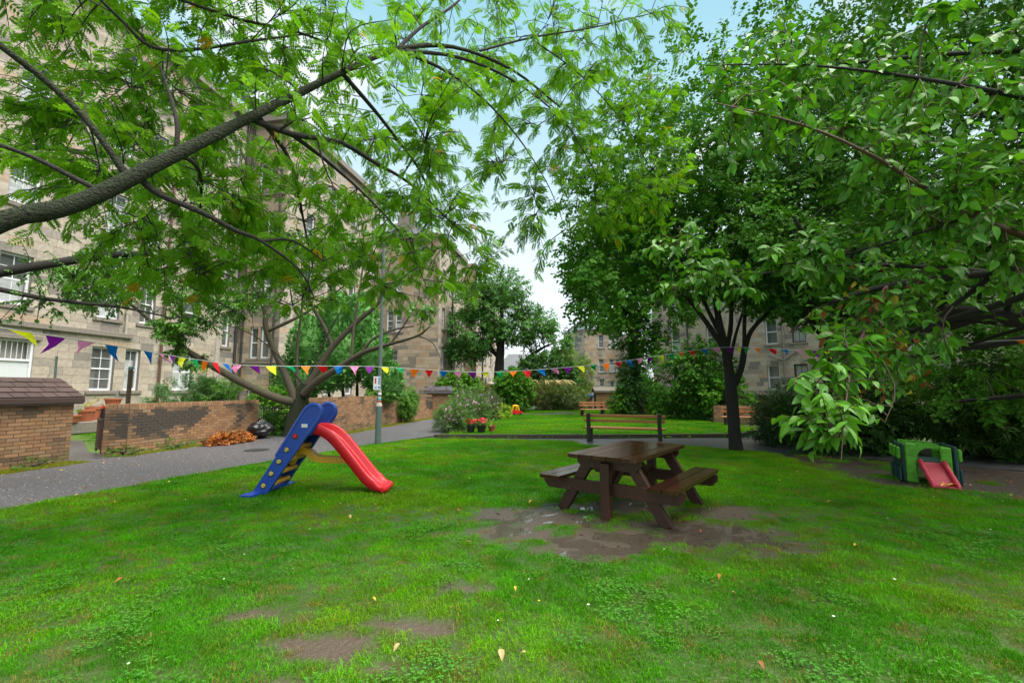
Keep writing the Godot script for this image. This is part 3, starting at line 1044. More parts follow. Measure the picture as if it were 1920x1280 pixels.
	# loose gravel on the worn road
	var gm := MB.new()
	gm.lathe([Vector2(0, -0.4), Vector2(0.8, -0.1), Vector2(0.7, 0.35), Vector2(0, 0.6)], 5)
	var gx := []
	var gc := []
	for i in 9000:
		var p := Vector3(rf(-10, -2.4), 0.004, -pow(rf(0, 1), 1.6) * 14.0 - 5.0)
		if not inside(p.x, p.z, road_poly): continue
		gx.push_back(Transform3D(Basis(Vector3.UP, rf(0, TAU)).scaled(Vector3(rf(0.006, 0.016), rf(0.005, 0.01), rf(0.006, 0.016))), p))
		var k := rf(0.08, 0.36)
		gc.push_back(Color(k, k * 0.97, k * rf(0.92, 1.08)))
	tag(scatter("road_gravel", gm.mesh(), M.gravel, self, gx, gc), "loose grey gravel and grit on the worn road", "gravel")
	# moss and weeds along the road edge, grass in the left garden
	var wx := []
	var wc := []
	for i in 5200:
		var p := Vector3.ZERO
		var u := rf(0, 1)
		if i < 2400:
			var z := lerpf(-8.2, -15.5, u)
			p = Vector3(-11.30 + 0.175 * -z + rf(-0.05, 0.42) , 0.0, z)
			if z < -10.0 and z > -10.85 : continue
		elif i < 3600:
			var z := lerpf(-15.2, -29, u)
			p = Vector3(-8.95 + 0.17 * -z + rf(0.02, 0.45), 0.0, z)
		else:
			p = Vector3(rf(-16.5, -9.9), -0.02, rf(-20, -10.8))
			if p.x > -11.5 + 0.175 * -p.z or p.x < -19.2 + 0.164 * -p.z: continue
			if absf((p.x + 9.6) - (p.z + 10.6) * 1.1) < 0.55: continue
		wx.push_back(Transform3D(Basis(Vector3.UP, rf(0, TAU)).scaled(Vector3(1, rf(0.35, 0.9) if i < 3600 else 0.9, 1) * rf(0.5, 1.0)), p))
		wc.push_back(green(Color(0.20, 0.22, 0.02) if i < 3600 else Color(0.10, 0.27, 0.012), 0.3))
	tag(scatter("verge_grass", mid, M.blade, self, wx, wc), "mossy yellow green grass along the road edge and behind the brick wall", "grass")

# ---------------------------------------------------------------- buildings
func roof_slab(b: Node, pts: Array, m: Material, called := "roof") -> void:   # convex polygon of points with thickness
	var k := MB.new()
	var dn := Vector3(0, -0.12, 0)
	for i in range(1, pts.size() - 1):
		k.tri(pts[0], pts[i], pts[i + 1])
		k.tri(pts[0] + dn, pts[i + 1] + dn, pts[i] + dn)
	for i in pts.size():
		var a: Vector3 = pts[i]
		var c: Vector3 = pts[(i + 1) % pts.size()]
		k.quad(a + dn, c + dn, c, a)
	part(called, k.mesh(), m, b)

func slates(b: Node, A: Vector3, B: Vector3, C: Vector3, D: Vector3, rows: int, cols: int, mats: Array, called := "tile", proud := 0.02) -> void:
	# A-B eave, D-C ridge: overlapping tiles, each a part
	var nrm := (B - A).cross(D - A).normalized()
	for j in rows:
		var f0 := float(j) / rows
		var f1 := minf(1.0, (j + 1.12) / rows)
		for i in cols:
			var off := 0.5 if j % 2 else 0.0
			var g0 := clampf((i - off) / cols, 0, 1)
			var g1 := clampf((i + 1 - off) / cols, 0, 1)
			if i == cols - 1: g1 = 1.0
			if g1 - g0 < 0.01: continue
			var p0 := A.lerp(D, f0).lerp(B.lerp(C, f0), g0 + 0.002)
			var p1 := A.lerp(D, f0).lerp(B.lerp(C, f0), g1 - 0.002)
			var q0 := A.lerp(D, f1).lerp(B.lerp(C, f1), g0 + 0.002)
			var q1 := A.lerp(D, f1).lerp(B.lerp(C, f1), g1 - 0.002)
			var lift := nrm * (proud + rf(0, 0.006))
			var k := MB.new()
			k.quad(p0 + lift, p1 + lift, q1 + nrm * 0.003, q0 + nrm * 0.003)
			k.quad(p0, p1, p1 + lift, p0 + lift)
			k.quad(p1, q1, q1 + nrm * 0.003, p1 + lift)
			k.quad(q0, p0, p0 + lift, q0 + nrm * 0.003)
			part(called, k.mesh(), mats[rng.randi() % mats.size()], b)

func band(b: Node, T: Transform3D, x0: float, x1: float, y: float, h: float, out: float, m: Material, called: String) -> void:
	var k := MB.new()
	k.cbox(Transform3D(T.basis, T * Vector3((x0 + x1) / 2, y + h / 2, out / 2 + 0.016)), Vector3(x1 - x0, h, out), 0.012)
	part(called, k.mesh(), m, b)

func build_tenements() -> void:
	var F := func(z: float) -> Vector3: return Vector3(-20 + 0.164 * z, 0, -z)
	# --- the long facade behind the brick wall
	var b := thing("tenement_building", "tall pale sandstone tenement with white sash windows and a boarded white door", "building")
	var W := []
	W.push_back([2.9, 0.0, 1.55, 3.3, -1, 0])            # doorway
	W.push_back([6.42, 1.5, 0.92, 1.8, 1, 0])
	W.push_back([7.78, 1.5, 0.66, 1.8, 2, 0.75])
	W.push_back([10.1, 1.5, 1.08, 1.8, 1, 0.8])
	for fl in [[4.5, 1.8], [8.1, 1.8], [11.7, 1.8], [15.0, 1.5]]:
		W.push_back([3.2, fl[0], 0.95, fl[1], 1, 0.5])
		W.push_back([6.45, fl[0], 0.9, fl[1], 1, rf(0, 0.9)])
		W.push_back([8.25, fl[0], 0.7, fl[1], 2, 0])
		W.push_back([10.3, fl[0], 1.0, fl[1], 0, rf(0, 0.6)])
		W.push_back([12.98, fl[0] - 0.6, 0.5, fl[1], 0, 0])
	var T: Transform3D = facade(b, F.call(12.0), F.call(26.0), 17.4, W, M.stone)
	band(b, T, 0, 7.95, 3.75, 0.2, 0.12, M.trim, "string_course")
	band(b, T, -0.2, 14.2, 17.4, 0.45, 0.35, M.trim, "cornice")
	band(b, T, 12.55, 12.85, 0, 17.3, 0.03, M.pale_trim, "pale_strip")
	# doorway: white boarded door under a barred light
	var D := Transform3D(T.basis, T * Vector3(2.9, 0, 0))
	var dk := MB.new()
	dk.cbox(Transform3D(Basis.IDENTITY, Vector3(0.775, 1.28, -0.1)), Vector3(1.4, 2.5, 0.06))
	var dr := part("door", dk.mesh(), M.door_white, b, D)
	var ds := MB.new()
	ds.cbox(Transform3D(Basis.IDENTITY, Vector3(0.92, 1.75, -0.062)), Vector3(0.26, 0.3, 0.01))
	part("notice", ds.mesh(), M.sign_blue, dr)
	for i in 3:
		var nt := MB.new()
		nt.box(Transform3D(Basis.IDENTITY, Vector3(0.92, 1.80 - 0.07 * i, -0.0545)), Vector3([0.16, 0.13, 0.18][i], [0.05, 0.03, 0.02][i], 0.004))
		part("notice_print", nt.mesh(), M.sign_white, dr)
	var df := MB.new()
	for e in [[0.04, 1.65, 0.08, 3.3], [1.51, 1.65, 0.08, 3.3], [0.775, 2.58, 1.4, 0.08], [0.775, 3.27, 1.4, 0.06]]:
		df.cbox(Transform3D(Basis.IDENTITY, Vector3(e[0], e[1], -0.08)), Vector3(e[2], e[3], 0.12))
	part("door_frame", df.mesh(), M.white, b, D)
	for i in 9:
		var br := MB.new()
		br.tube([Vector3(0.16 + i * 0.155, 2.62, -0.05), Vector3(0.16 + i * 0.155, 3.24, -0.05)], [0.011, 0.011], 6)
		part("window_bar", br.mesh(), M.white, b, D)
	var dd := MB.new()
	dd.quad(Vector3(0, 0, -0.3), Vector3(1.55, 0, -0.3), Vector3(1.55, 3.3, -0.3), Vector3(0, 3.3, -0.3))
	dd.quad(Vector3(0, 0, -0.3), Vector3(0, 0, 0.01), Vector3(0, 3.3, 0.01), Vector3(0, 3.3, -0.3))
	dd.quad(Vector3(1.55, 0, 0.01), Vector3(1.55, 0, -0.3), Vector3(1.55, 3.3, -0.3), Vector3(1.55, 3.3, 0.01))
	dd.quad(Vector3(0, 3.3, 0.01), Vector3(1.55, 3.3, 0.01), Vector3(1.55, 3.3, -0.3), Vector3(0, 3.3, -0.3))
	part("door_recess", dd.mesh(), M.room, b, D)
	band(b, T, 2.75, 4.62, 3.31, 0.16, 0.1, M.trim, "lintel")
	pipe(b, [T * Vector3(9.35, 0.0, 0.1), T * Vector3(9.35, 17.3, 0.1)], 0.055, M.pipe_brown)
	pipe(b, [T * Vector3(7.62, 3.9, 0.1), T * Vector3(7.62, 17.3, 0.1)], 0.05, M.pale_trim)
	pipe(b, [T * Vector3(13.85, 0.0, 0.1), T * Vector3(13.85, 17.3, 0.1)], 0.07, M.pipe)
	# --- projecting wing
	var A0: Vector3 = F.call(26.0)
	var A1 := Vector3(-13.2, 0, -25.58)
	W = []
	for fl in [[0.3, 1.2], [3.3, 1.8], [6.6, 1.8], [9.9, 1.8], [13.2, 1.8]]:
		W.push_back([0.72, fl[0], 0.52, fl[1], 0, 0])
		W.push_back([1.40, fl[0], 0.54, fl[1], 0, 0.3 if fl[0] > 4 else 0.0])
	var T1: Transform3D = facade(b, A0, A1, 17.4, W, M.dstone, 0.3, 120)
	for y in [3.0, 6.3, 9.6, 12.9]: band(b, T1, 0.3, 2.5, y, 0.12, 0.1, M.trim, "sill_course")
	pipe(b, [T1 * Vector3(0.28, 0, 0.1), T1 * Vector3(0.28, 17.3, 0.1)], 0.06, M.pipe)
	pipe(b, [T1 * Vector3(2.25, 0, 0.1), T1 * Vector3(2.25, 17.3, 0.1)], 0.06, M.pipe)
	var A2 := Vector3(-11.25, 0, -37.5)
	W = []
	for fl in [1.2, 4.5, 7.5, 10.8, 13.8]:
		for x in [2.0, 4.6, 7.4, 10.6]: W.push_back([x, fl, 0.9, 1.8, 0, rf(-0.3, 0.5)])
	var T2: Transform3D = facade(b, A1, A2, 17.4, W, M.stone, 0.3, 40)
	band(b, T1, -0.1, 2.85, 17.4, 0.4, 0.3, M.trim, "cornice")
	band(b, T2, 0, 12.2, 17.4, 0.4, 0.3, M.trim, "cornice")
	var e := Vector3(0, 17.5, 0)
	roof_slab(b, [F.call(12.0) + e + Vector3(0.3, 0, 0), F.call(37.0) + e + Vector3(0.3, 0, 0), F.call(37.0) + e + Vector3(-6, 3.4, 0), F.call(12.0) + e + Vector3(-6, 3.4, 0)], M.slate)
	roof_slab(b, [A1 + e, A2 + e, A2 + e + Vector3(-4.5, 2.6, -0.5), A1 + e + Vector3(-4.5, 2.6, 0.5)], M.slate)
	# --- darker neighbour further along
	var c := thing("tenement_building", "dark reddish brown sandstone tenement rising behind the conifer and lamp post", "building")
	var B1 := Vector3(-6.0, 0, -36.7)
	W = []
	for fl in [3.0, 6.3, 9.6]:
		W.push_back([0.85, fl, 0.6, 1.8, 4, 0]); W.push_back([1.6, fl, 0.58, 1.8, 4, 0.4])
	W[0] = [1.3, 3.0, 0.6, 1.8, 4, 0]
	W.remove_at(1)
	W.push_back([3.6, 12.3, 0.7, 1.2, 0, 0])
	var T3: Transform3D = facade(c, A2, B1, 14.1, W, M.dstone, 0.3, 300)
	var B2 := Vector3(-4.7, 0, -44.6)
	W = []
	for fl in [3.3, 6.6, 9.9]:
		for x in [0.9, 2.8, 4.0, 6.3]: W.push_back([x, fl, 0.75, 1.8, 0, rf(-0.5, 0.6)])
	var T4: Transform3D = facade(c, B1, B2, 14.1, W, M.stone, 0.3, 120)
	pipe(c, [T4 * Vector3(3.6, 0, 0.1), T4 * Vector3(3.6, 14, 0.1)], 0.07, M.pipe)
	var B3 := Vector3(-3.5, 0, -44.4)
	facade(c, B2, B3, 14.1, [], M.dstone, 0.3, 60)
	var B4 := Vector3(-1.6, 0, -56.0)
	W = []
	for fl in [0.9, 4.2, 7.5]:
		for x in [1.0, 3.5, 6.0]: W.push_back([x, fl, 0.8, 1.8, 0, 0])
	var T5: Transform3D = facade(c, B3, B4, 12.0, W, M.stone, 0.3, 60)
	pipe(c, [T5 * Vector3(2.4, 0, 0.1), T5 * Vector3(2.4, 12, 0.1)], 0.07, M.pipe)
	for q in [[T3, 5.3], [T4, 8.0]]: band(c, q[0], -0.1, q[1], 14.1, 0.35, 0.28, M.trim, "cornice")
	e = Vector3(0, 14.3, 0)
	roof_slab(c, [A2 + e, B1 + e, B1 + e + Vector3(-3.0, 2.4, -3.0), A2 + e + Vector3(0.3, 2.4, -3.0)], M.slate)
	roof_slab(c, [B1 + e, B2 + e, B2 + e + Vector3(-3.5, 2.4, 0.5), B1 + e + Vector3(-3.0, 2.4, -3.0)], M.slate)
	for x in [-9.2]:
		var k := MB.new()
		k.cbox(Transform3D(Basis.IDENTITY, Vector3(x, 15.4, -38.6)), Vector3(1.5, 2.6, 0.7), 0.02)
		var ch := part("chimney", k.mesh(), M.trim, c)
		for i in 4:
			var p := MB.new()
			p.lathe([Vector2(0.14, 0), Vector2(0.11, 0.45), Vector2(0.15, 0.5), Vector2(0.12, 0.5), Vector2(0, 0.42)], 10, Vector3(x - 0.52 + i * 0.35, 16.7, -38.6))
			part("chimney_pot", p.mesh(), M.chimney_red, ch)
	# --- right side: gabled end block in the distance
	var r := thing("stone_house", "brown sandstone block with a slate roof beyond the far bench", "building")
	var C0 := Vector3(7.6, 0, -66.5)
	var C1 := Vector3(9.95, 0, -62)
	var C2 := Vector3(15.2, 0, -62)
	W = []
	for fl in [0.9, 3.9, 7.2]:
		W.push_back([1.0, fl, 0.7, 1.8, 0, 0]); W.push_back([2.9, fl, 0.7, 1.8, 0, 0])
	var R1: Transform3D = facade(r, C0, C1, 9.6, W, M.stone, 0.3, 60)
	W = []
	for fl in [0.9, 3.9, 7.2]:
		W.push_back([1.9, fl, 0.75, 2.1 if fl < 2 else 1.8, 4, 0]); W.push_back([3.35, fl, 0.68, 1.8, 4, 0.6]); W.push_back([4.2, fl, 0.68, 1.8, 4, 0.6])
	var R2: Transform3D = facade(r, C1, C2, 9.6, W, M.dstone, 0.3, 220)
	pipe(r, [R1 * Vector3(1.9, 0, 0.1), R1 * Vector3(1.9, 9.5, 0.1)], 0.08, M.pipe)
	band(r, R1, -0.1, 5.1, 9.6, 0.2, 0.25, M.slate, "eave")
	band(r, R2, 0, 5.3, 9.6, 0.2, 0.25, M.slate, "eave")
	e = Vector3(0, 9.8, 0)
	roof_slab(r, [C1 + e, C2 + e, C2 + e + Vector3(0, 2.0, -3), C1 + e + Vector3(2.4, 2.0, -3)], M.slate)
	roof_slab(r, [C0 + e, C1 + e, C1 + e + Vector3(2.4, 2.0, -3), C0 + e + Vector3(2.6, 2.0, 0)], M.slate)
	facade(r, C2, Vector3(15.4, 0, -58.5), 9.0, [], M.stone, 0.3, 20)
	# --- right facade behind the trees
	var d := thing("tenement_building", "pale sandstone facade half hidden behind the trees and the forked trunk", "building")
	var D0 := Vector3(12.6, 0, -40.5)
	var D1 := Vector3(30.0, 0, -18.75)
	var ln := D0.distance_to(D1)
	W = []
	for fl in [1.35, 4.65, 7.95]:
		W.push_back([1.83, fl, 0.85, 1.8, 0, 0.4]); W.push_back([5.03, fl, 0.9, 1.8, 0, 0])
		W.push_back([9.53, fl, 0.82, 1.8, 0, 0])
		W.push_back([11.28, fl, 0.85, 1.8, 2, 0.95, M.maroon])
		W.push_back([18.23, fl, 1.1, 1.8, 0, 0.9, M.maroon]); W.push_back([22.63, fl, 0.9, 1.8, 0, 0.0])
	var TD: Transform3D = facade(d, D0, D1, 10.8, W, M.stone, 0.3, 300)
	pipe(d, [TD * Vector3(10.73, 0, 0.1), TD * Vector3(10.73, 10.7, 0.1)], 0.06, M.trim)
	pipe(d, [TD * Vector3(10.73, 3.6, 0.1), TD * Vector3(11.73, 4.3, 0.1)], 0.05, M.trim)
	pipe(d, [TD * Vector3(10.73, 3.6, 0.1), TD * Vector3(9.73, 4.0, 0.1)], 0.05, M.trim)
	pipe(d, [TD * Vector3(14.63, 1.7, 0.06), TD * Vector3(14.63, 3.9, 0.06)], 0.04, M.pale_trim)
	pipe(d, [TD * Vector3(3.43, 0, 0.1), TD * Vector3(3.43, 10.7, 0.1)], 0.07, M.pipe)
	var ab := MB.new()
	ab.cbox(Transform3D(TD.basis, TD * Vector3(12.48, 3.3, 0.12)), Vector3(0.3, 0.36, 0.2), 0.02)
	part("alarm_box", ab.mesh(), M.pale_trim, d)
	e = Vector3(0, 11.0, 0)
	roof_slab(d, [D0 + e, D1 + e, D1 + e + Vector3(4, 3, -4), D0 + e + Vector3(4, 3, -4)], M.slate)
	# --- far small house seen under the tree crown
	var h := thing("far_house", "small distant house with grey slate roof seen under the far tree", "building")
	var H0 := Vector3(-2.0, 0, -62)
	var H1 := Vector3(5.5, 0, -62)
	W = [[1.5, 0.9, 0.9, 1.5, 2, 0], [3.4, 0.9, 0.9, 1.5, 2, 0], [3.3, 3.3, 0.7, 1.2, 2, 0]]
	facade(h, H0, H1, 4.2, W, M.stone, 0.3, 20)
	roof_slab(h, [H0 + Vector3(-0.3, 4.2, 0.3), H1 + Vector3(0.3, 4.2, 0.3), H1 + Vector3(-1.5, 6.6, -3), H0 + Vector3(1.5, 6.6, -3)], M.slate)

# ---------------------------------------------------------------- brick walls and stores
func brick_body(b: Node, segs: Array, h: float, thick: float, soot: Callable, most := 300, cap := true, ends := true) -> void:
	# segs: consecutive ground points; visible face to the right-hand normal (wall_t)
	var core := MB.new()
	var list := []
	var caps := []
	for i in segs.size() - 1:
		var T := wall_t(segs[i], segs[i + 1])
		var w: float = segs[i].distance_to(segs[i + 1])
		var hh := h - (0.10 if cap else 0.0)
		core.box(Transform3D(T.basis, T * Vector3(w / 2, hh / 2, -thick / 2)), Vector3(w - 0.004, hh, thick))
		var tone := func(x: float, y: float) -> int: return soot.call(i, x, y)
		lay(list, T, w, hh, [], 0.075, 0.225, 0.226, 0.011, 0.010, tone)
		if ends:
			var TL := Transform3D(Basis(-T.basis.z, Vector3.UP, -T.basis.x) if false else Basis(T.basis.z, Vector3.UP, -T.basis.x), T * Vector3(0, 0, -thick))
			if i == 0: lay(list, TL, thick, hh, [], 0.075, 0.105, 0.106, 0.011, 0.010, tone)
			var TR := Transform3D(Basis(-T.basis.z, Vector3.UP, T.basis.x), T * Vector3(w, 0, 0))
			if i == segs.size() - 2: lay(list, TR, thick, hh, [], 0.075, 0.105, 0.106, 0.011, 0.010, tone)
		if cap:
			var x := 0.0
			while x < w - 0.03:
				var L := 0.075
				caps.push_back([Transform3D(T.basis * Basis.from_scale(Vector3(L - 0.01, 0.105 + rf(-0.004, 0.004), thick + 0.02)), T * Vector3(minf(x + L / 2, w - L / 2), h - 0.05, -thick / 2)), tone.call(x, h)])
				x += L
	part("core", core.mesh(), M.bed_mortar, b)
	pieces(b, "brick", "far_brickwork", list, M.brick, M.brick_vc, tones_of(M.brick), most)
	if caps.size(): pieces(b, "coping_brick", "far_coping", caps, M.brick, M.brick_vc, tones_of(M.brick), 150)

func build_walls() -> void:
	var sn := FastNoiseLite.new()
	sn.seed = 3; sn.frequency = 0.9; sn.fractal_octaves = 3
	var plain := func(_i: int, x: float, y: float) -> int:
		var q := sn.get_noise_2d(x, y * 2) + rf(-0.1, 0.1)
		if q > 0.38: return 7
		if q > 0.24: return 8
		if y < 0.25 and sn.get_noise_2d(x * 2, y * 2 + 9) > -0.05: return 6
		return rng.randi_range(0, 4)
	var sooty := func(_i: int, x: float, y: float) -> int:
		var k := sn.get_noise_2d(x * 0.8 + 20, y * 0.9) + rf(-0.08, 0.08)
		var lim := 0.05 if x < 2.6 else 0.18
		var q := k - lim + 0.22 * smoothstep(0.45, 0.75, y) - 0.1
		if y < 1.13 and y > 0.3:
			if q > 0.14: return 5
			if q > 0.04: return 7
			if q > -0.07: return 8
		if y < 0.12 and rf(0, 1) < 0.5: return 6
		return rng.randi_range(0, 4)
	# bin store at the road, near corner
	var b := thing("bin_store", "brick bin store with brown tiled roof beside the road", "bin store")
	var S0 := Vector3(-10.35, 0, -6.2)
	var S1 := Vector3(-9.62, 0, -10.07)
	var dv := (S1 - S0).normalized()
	var inw := Vector3(dv.z, 0, -dv.x)     # away from the road
	if inw.x > 0: inw = -inw
	brick_body(b, [S0, S1, S1 + inw * 1.25], 1.275, 0.1, plain, 300, false, false)
	var bx := MB.new()
	bx.box(Transform3D(Basis(dv, Vector3.UP, dv.cross(Vector3.UP)), S0.lerp(S1, 0.5) + inw * 0.65 + Vector3(0, 0.62, 0)), Vector3(S0.distance_to(S1) - 0.1, 1.24, 1.1))
	part("inner_body", bx.mesh(), M.bed_mortar, b)
	var up := Vector3(0, 1.28, 0)
	var E0 := S0 - inw * 0.12 + up
	var E1 := S1 - inw * 0.12 + up + dv * 0.12
	var R0 := S0 + inw * 0.62 + up + Vector3(0, 0.42, 0)
	var R1 := S1 + inw * 0.62 + up + Vector3(0, 0.42, 0) + dv * 0.12
	var fz := Vector3(0, 0.1, 0)
	roof_slab(b, [E0 + fz, E1 + fz, R1 + fz, R0 + fz], M.roof_tile, "roof_deck")
	slates(b, E0 + fz, E1 + fz, R1 + fz, R0 + fz, 4, 16, [M.roof_tile, M.roof_tile_b])
	var Q0 := S0 + inw * 1.37 + up
	var Q1 := S1 + inw * 1.37 + up + dv * 0.12
	roof_slab(b, [R0 + fz, R1 + fz, Q1 + fz, Q0 + fz], M.roof_tile, "roof_deck")
	var gb := MB.new()
	gb.tri(S1 + up, S1 + inw * 1.25 + up, S1 + inw * 0.62 + up + Vector3(0, 0.42, 0))
	part("gable", gb.mesh(), M.bed_mortar, b)
	var fa := MB.new()
	fa.beam(E0 + Vector3(0, 0.035, 0), E1 + Vector3(0, 0.035, 0), 0.03, 0.11)
	part("fascia", fa.mesh(), M.roof_tile, b)
	var gt := MB.new()
	gt.beam(E0 + Vector3(0, -0.035, 0) + inw * 0.03, E1 + Vector3(0, -0.035, 0) + inw * 0.03, 0.03, 0.025)
	part("drip_strip", gt.mesh(), M.trim, b)
	# garden wall with the angled end
	var w := thing("brick_wall", "tan brick garden wall with black soot stains and soldier coping", "wall")
	brick_body(w, [Vector3(-9.62, 0, -10.86), Vector3(-9.22, 0, -11.06), Vector3(-8.56, 0, -15.5)], 1.2, 0.22, sooty)
	# wall behind the slide and the lamp post
	var w2 := thing("brick_wall", "long brown brick wall behind the lamp post and red slide", "wall")
	brick_body(w2, [Vector3(-6.45, 0, -15.0), Vector3(-5.25, 0, -22.0)], 1.28, 0.22, plain)
	var w3 := thing("brick_wall", "brick wall with black square patches beyond the hanging creeper", "wall")
	var patchy := func(_i: int, x: float, y: float) -> int:
		if y > 0.45 and y < 1.1 and (absf(x - 3.3) < 0.8) and rf(0, 1) < 0.9: return 5
		return 3 if y > 0.95 else rng.randi_range(0, 4)
	brick_body(w3, [Vector3(-5.15, 0, -22.6), Vector3(-4.2, 0, -28.2)], 1.25, 0.22, patchy, 200)
	# small stores and piers along the far walls
	var hut := func(at: Vector3, s: Vector3, label: String, turn: float, rm: Array) -> void:
		var t := thing("bin_store", label, "bin store", at, turn)
		var body := [Vector3(-s.x / 2, 0, -s.z / 2), Vector3(-s.x / 2, 0, s.z / 2), Vector3(s.x / 2, 0, s.z / 2), Vector3(s.x / 2, 0, -s.z / 2)]
		var list := []
		var core := MB.new()
		core.box(Transform3D(Basis.IDENTITY, Vector3(0, s.y / 2, 0)), Vector3(s.x - 0.02, s.y, s.z - 0.02))
		part("core", core.mesh(), M.bed_mortar, t)
		for i in 3:
			var T := wall_t(body[i], body[i + 1])
			lay(list, T, body[i].distance_to(body[i + 1]), s.y, [], 0.075, 0.225, 0.226, 0.011, 0.01, func(_x, _y): return rng.randi_range(0, 4))
		pieces(t, "brick", "far_brickwork", list, M.brick, M.brick_vc, tones_of(M.brick), 60)
		var hx := s.x / 2 + 0.15
		var hz := s.z / 2 + 0.15
		var rid := Vector3(0, s.y + 0.38, 0)
		roof_slab(t, [Vector3(-hx, s.y + 0.1, hz), Vector3(hx, s.y + 0.1, hz), rid + Vector3(hx, 0, 0), rid - Vector3(hx, 0, 0)], rm[0])
		roof_slab(t, [rid - Vector3(hx, 0, 0), rid + Vector3(hx, 0, 0), Vector3(hx, s.y + 0.1, -hz), Vector3(-hx, s.y + 0.1, -hz)], rm[0])
		slates(t, Vector3(-hx, s.y + 0.1, hz), Vector3(hx, s.y + 0.1, hz), rid + Vector3(hx, 0, 0), rid - Vector3(hx, 0, 0), 4, 9, rm, "tile", 0.025)
	hut.call(Vector3(-4.35, 0, -27.0), Vector3(1.3, 1.35, 1.5), "small brick bin store with grey brown roof beyond the creeper", 0.2, [M.slate, M.roof_tile])
	hut.call(Vector3(13.6, 0, -25.0), Vector3(2.1, 1.15, 1.2), "brick bin store with purple brown tiled roof before the right facade", -0.25, [M.roof_tile, M.roof_tile_b])
	hut.call(Vector3(7.4, 0, -36.5), Vector3(1.6, 1.35, 1.0), "low brick store with pale coping left of the hedge", 0.0, [M.trim, M.trim])
	for q in [[Vector3(-2.3, 0, -36.0), Vector3(-1.2, 0, -36.0), "brick pier wall left of the round laurel bush", 1.9], [Vector3(3.6, 0, -37.5), Vector3(6.4, 0, -37.4), "low dark brick wall under the blue lid", 0.9], [Vector3(9.4, 0, -21.4), Vector3(12.2, 0, -20.6), "low brick wall behind the orange bench and trunk", 0.8], [Vector3(-3.9, 0, -33.0), Vector3(-3.0, 0, -33.0), "short brick pier beside the dark gap", 1.4]]:
		var t := thing("brick_wall", q[2], "wall")
		brick_body(t, [q[0], q[1]], q[3], 0.3, plain, 60)
	var pc := thing("pier_cap", "grey stone cap on the brick pier beside the laurel", "cap", Vector3(-1.45, 1.9, -36.1))
	var pk := MB.new()
	pk.lathe([Vector2(0.5, 0), Vector2(0.5, 0.1), Vector2(0.2, 0.4), Vector2(0.0, 0.42)], 4)
	part("stone", pk.mesh(), M.pale_trim, pc)
	# garden gate, open
	var g := thing("garden_gate", "rusty brown slatted metal gate standing open between bin store and wall", "gate", Vector3(-9.75, 0, -11.0), 0.0)
	var gd := Vector3(-0.62, 0, -0.55)
	for s in 2:
		var k := MB.new()
		k.beam(gd * s + Vector3(0, 0.03, 0), gd * s + Vector3(0, 0.86, 0), 0.05, 0.05, Vector3(0.6, 0, 0.6))
		part("stile", k.mesh(), M.post_wood, g)
	for y in [0.12, 0.8]:
		var k := MB.new()
		k.beam(Vector3(0, y, 0), gd + Vector3(0, y, 0), 0.02, 0.035)
		part("rail", k.mesh(), M.post_wood, g)
	for i in 7:
		var k := MB.new()
		var p := gd * (i + 1) / 8.0
		k.tube([p + Vector3(0, 0.1, 0), p + Vector3(0, 0.84, 0)], [0.011, 0.011], 6)
		part("bar", k.mesh(), M.post_wood, g)
	# iron railing in the gap by the big tree
	var ir := thing("iron_railing", "black iron railing in the gap left of the big tree", "railing", Vector3(-8.5, 0, -15.6))
	for i in 9:
		var k := MB.new()
		k.tube([Vector3(0.06 + i * 0.1, 0, 0), Vector3(0.06 + i * 0.1, 1.0, 0)], [0.01, 0.01], 6)
		part("bar", k.mesh(), M.iron, ir)
	for y in [0.15, 0.92]:
		var k := MB.new()
		k.beam(Vector3(0, y, 0), Vector3(1.0, y, 0), 0.012, 0.035)
		part("rail", k.mesh(), M.iron, ir)

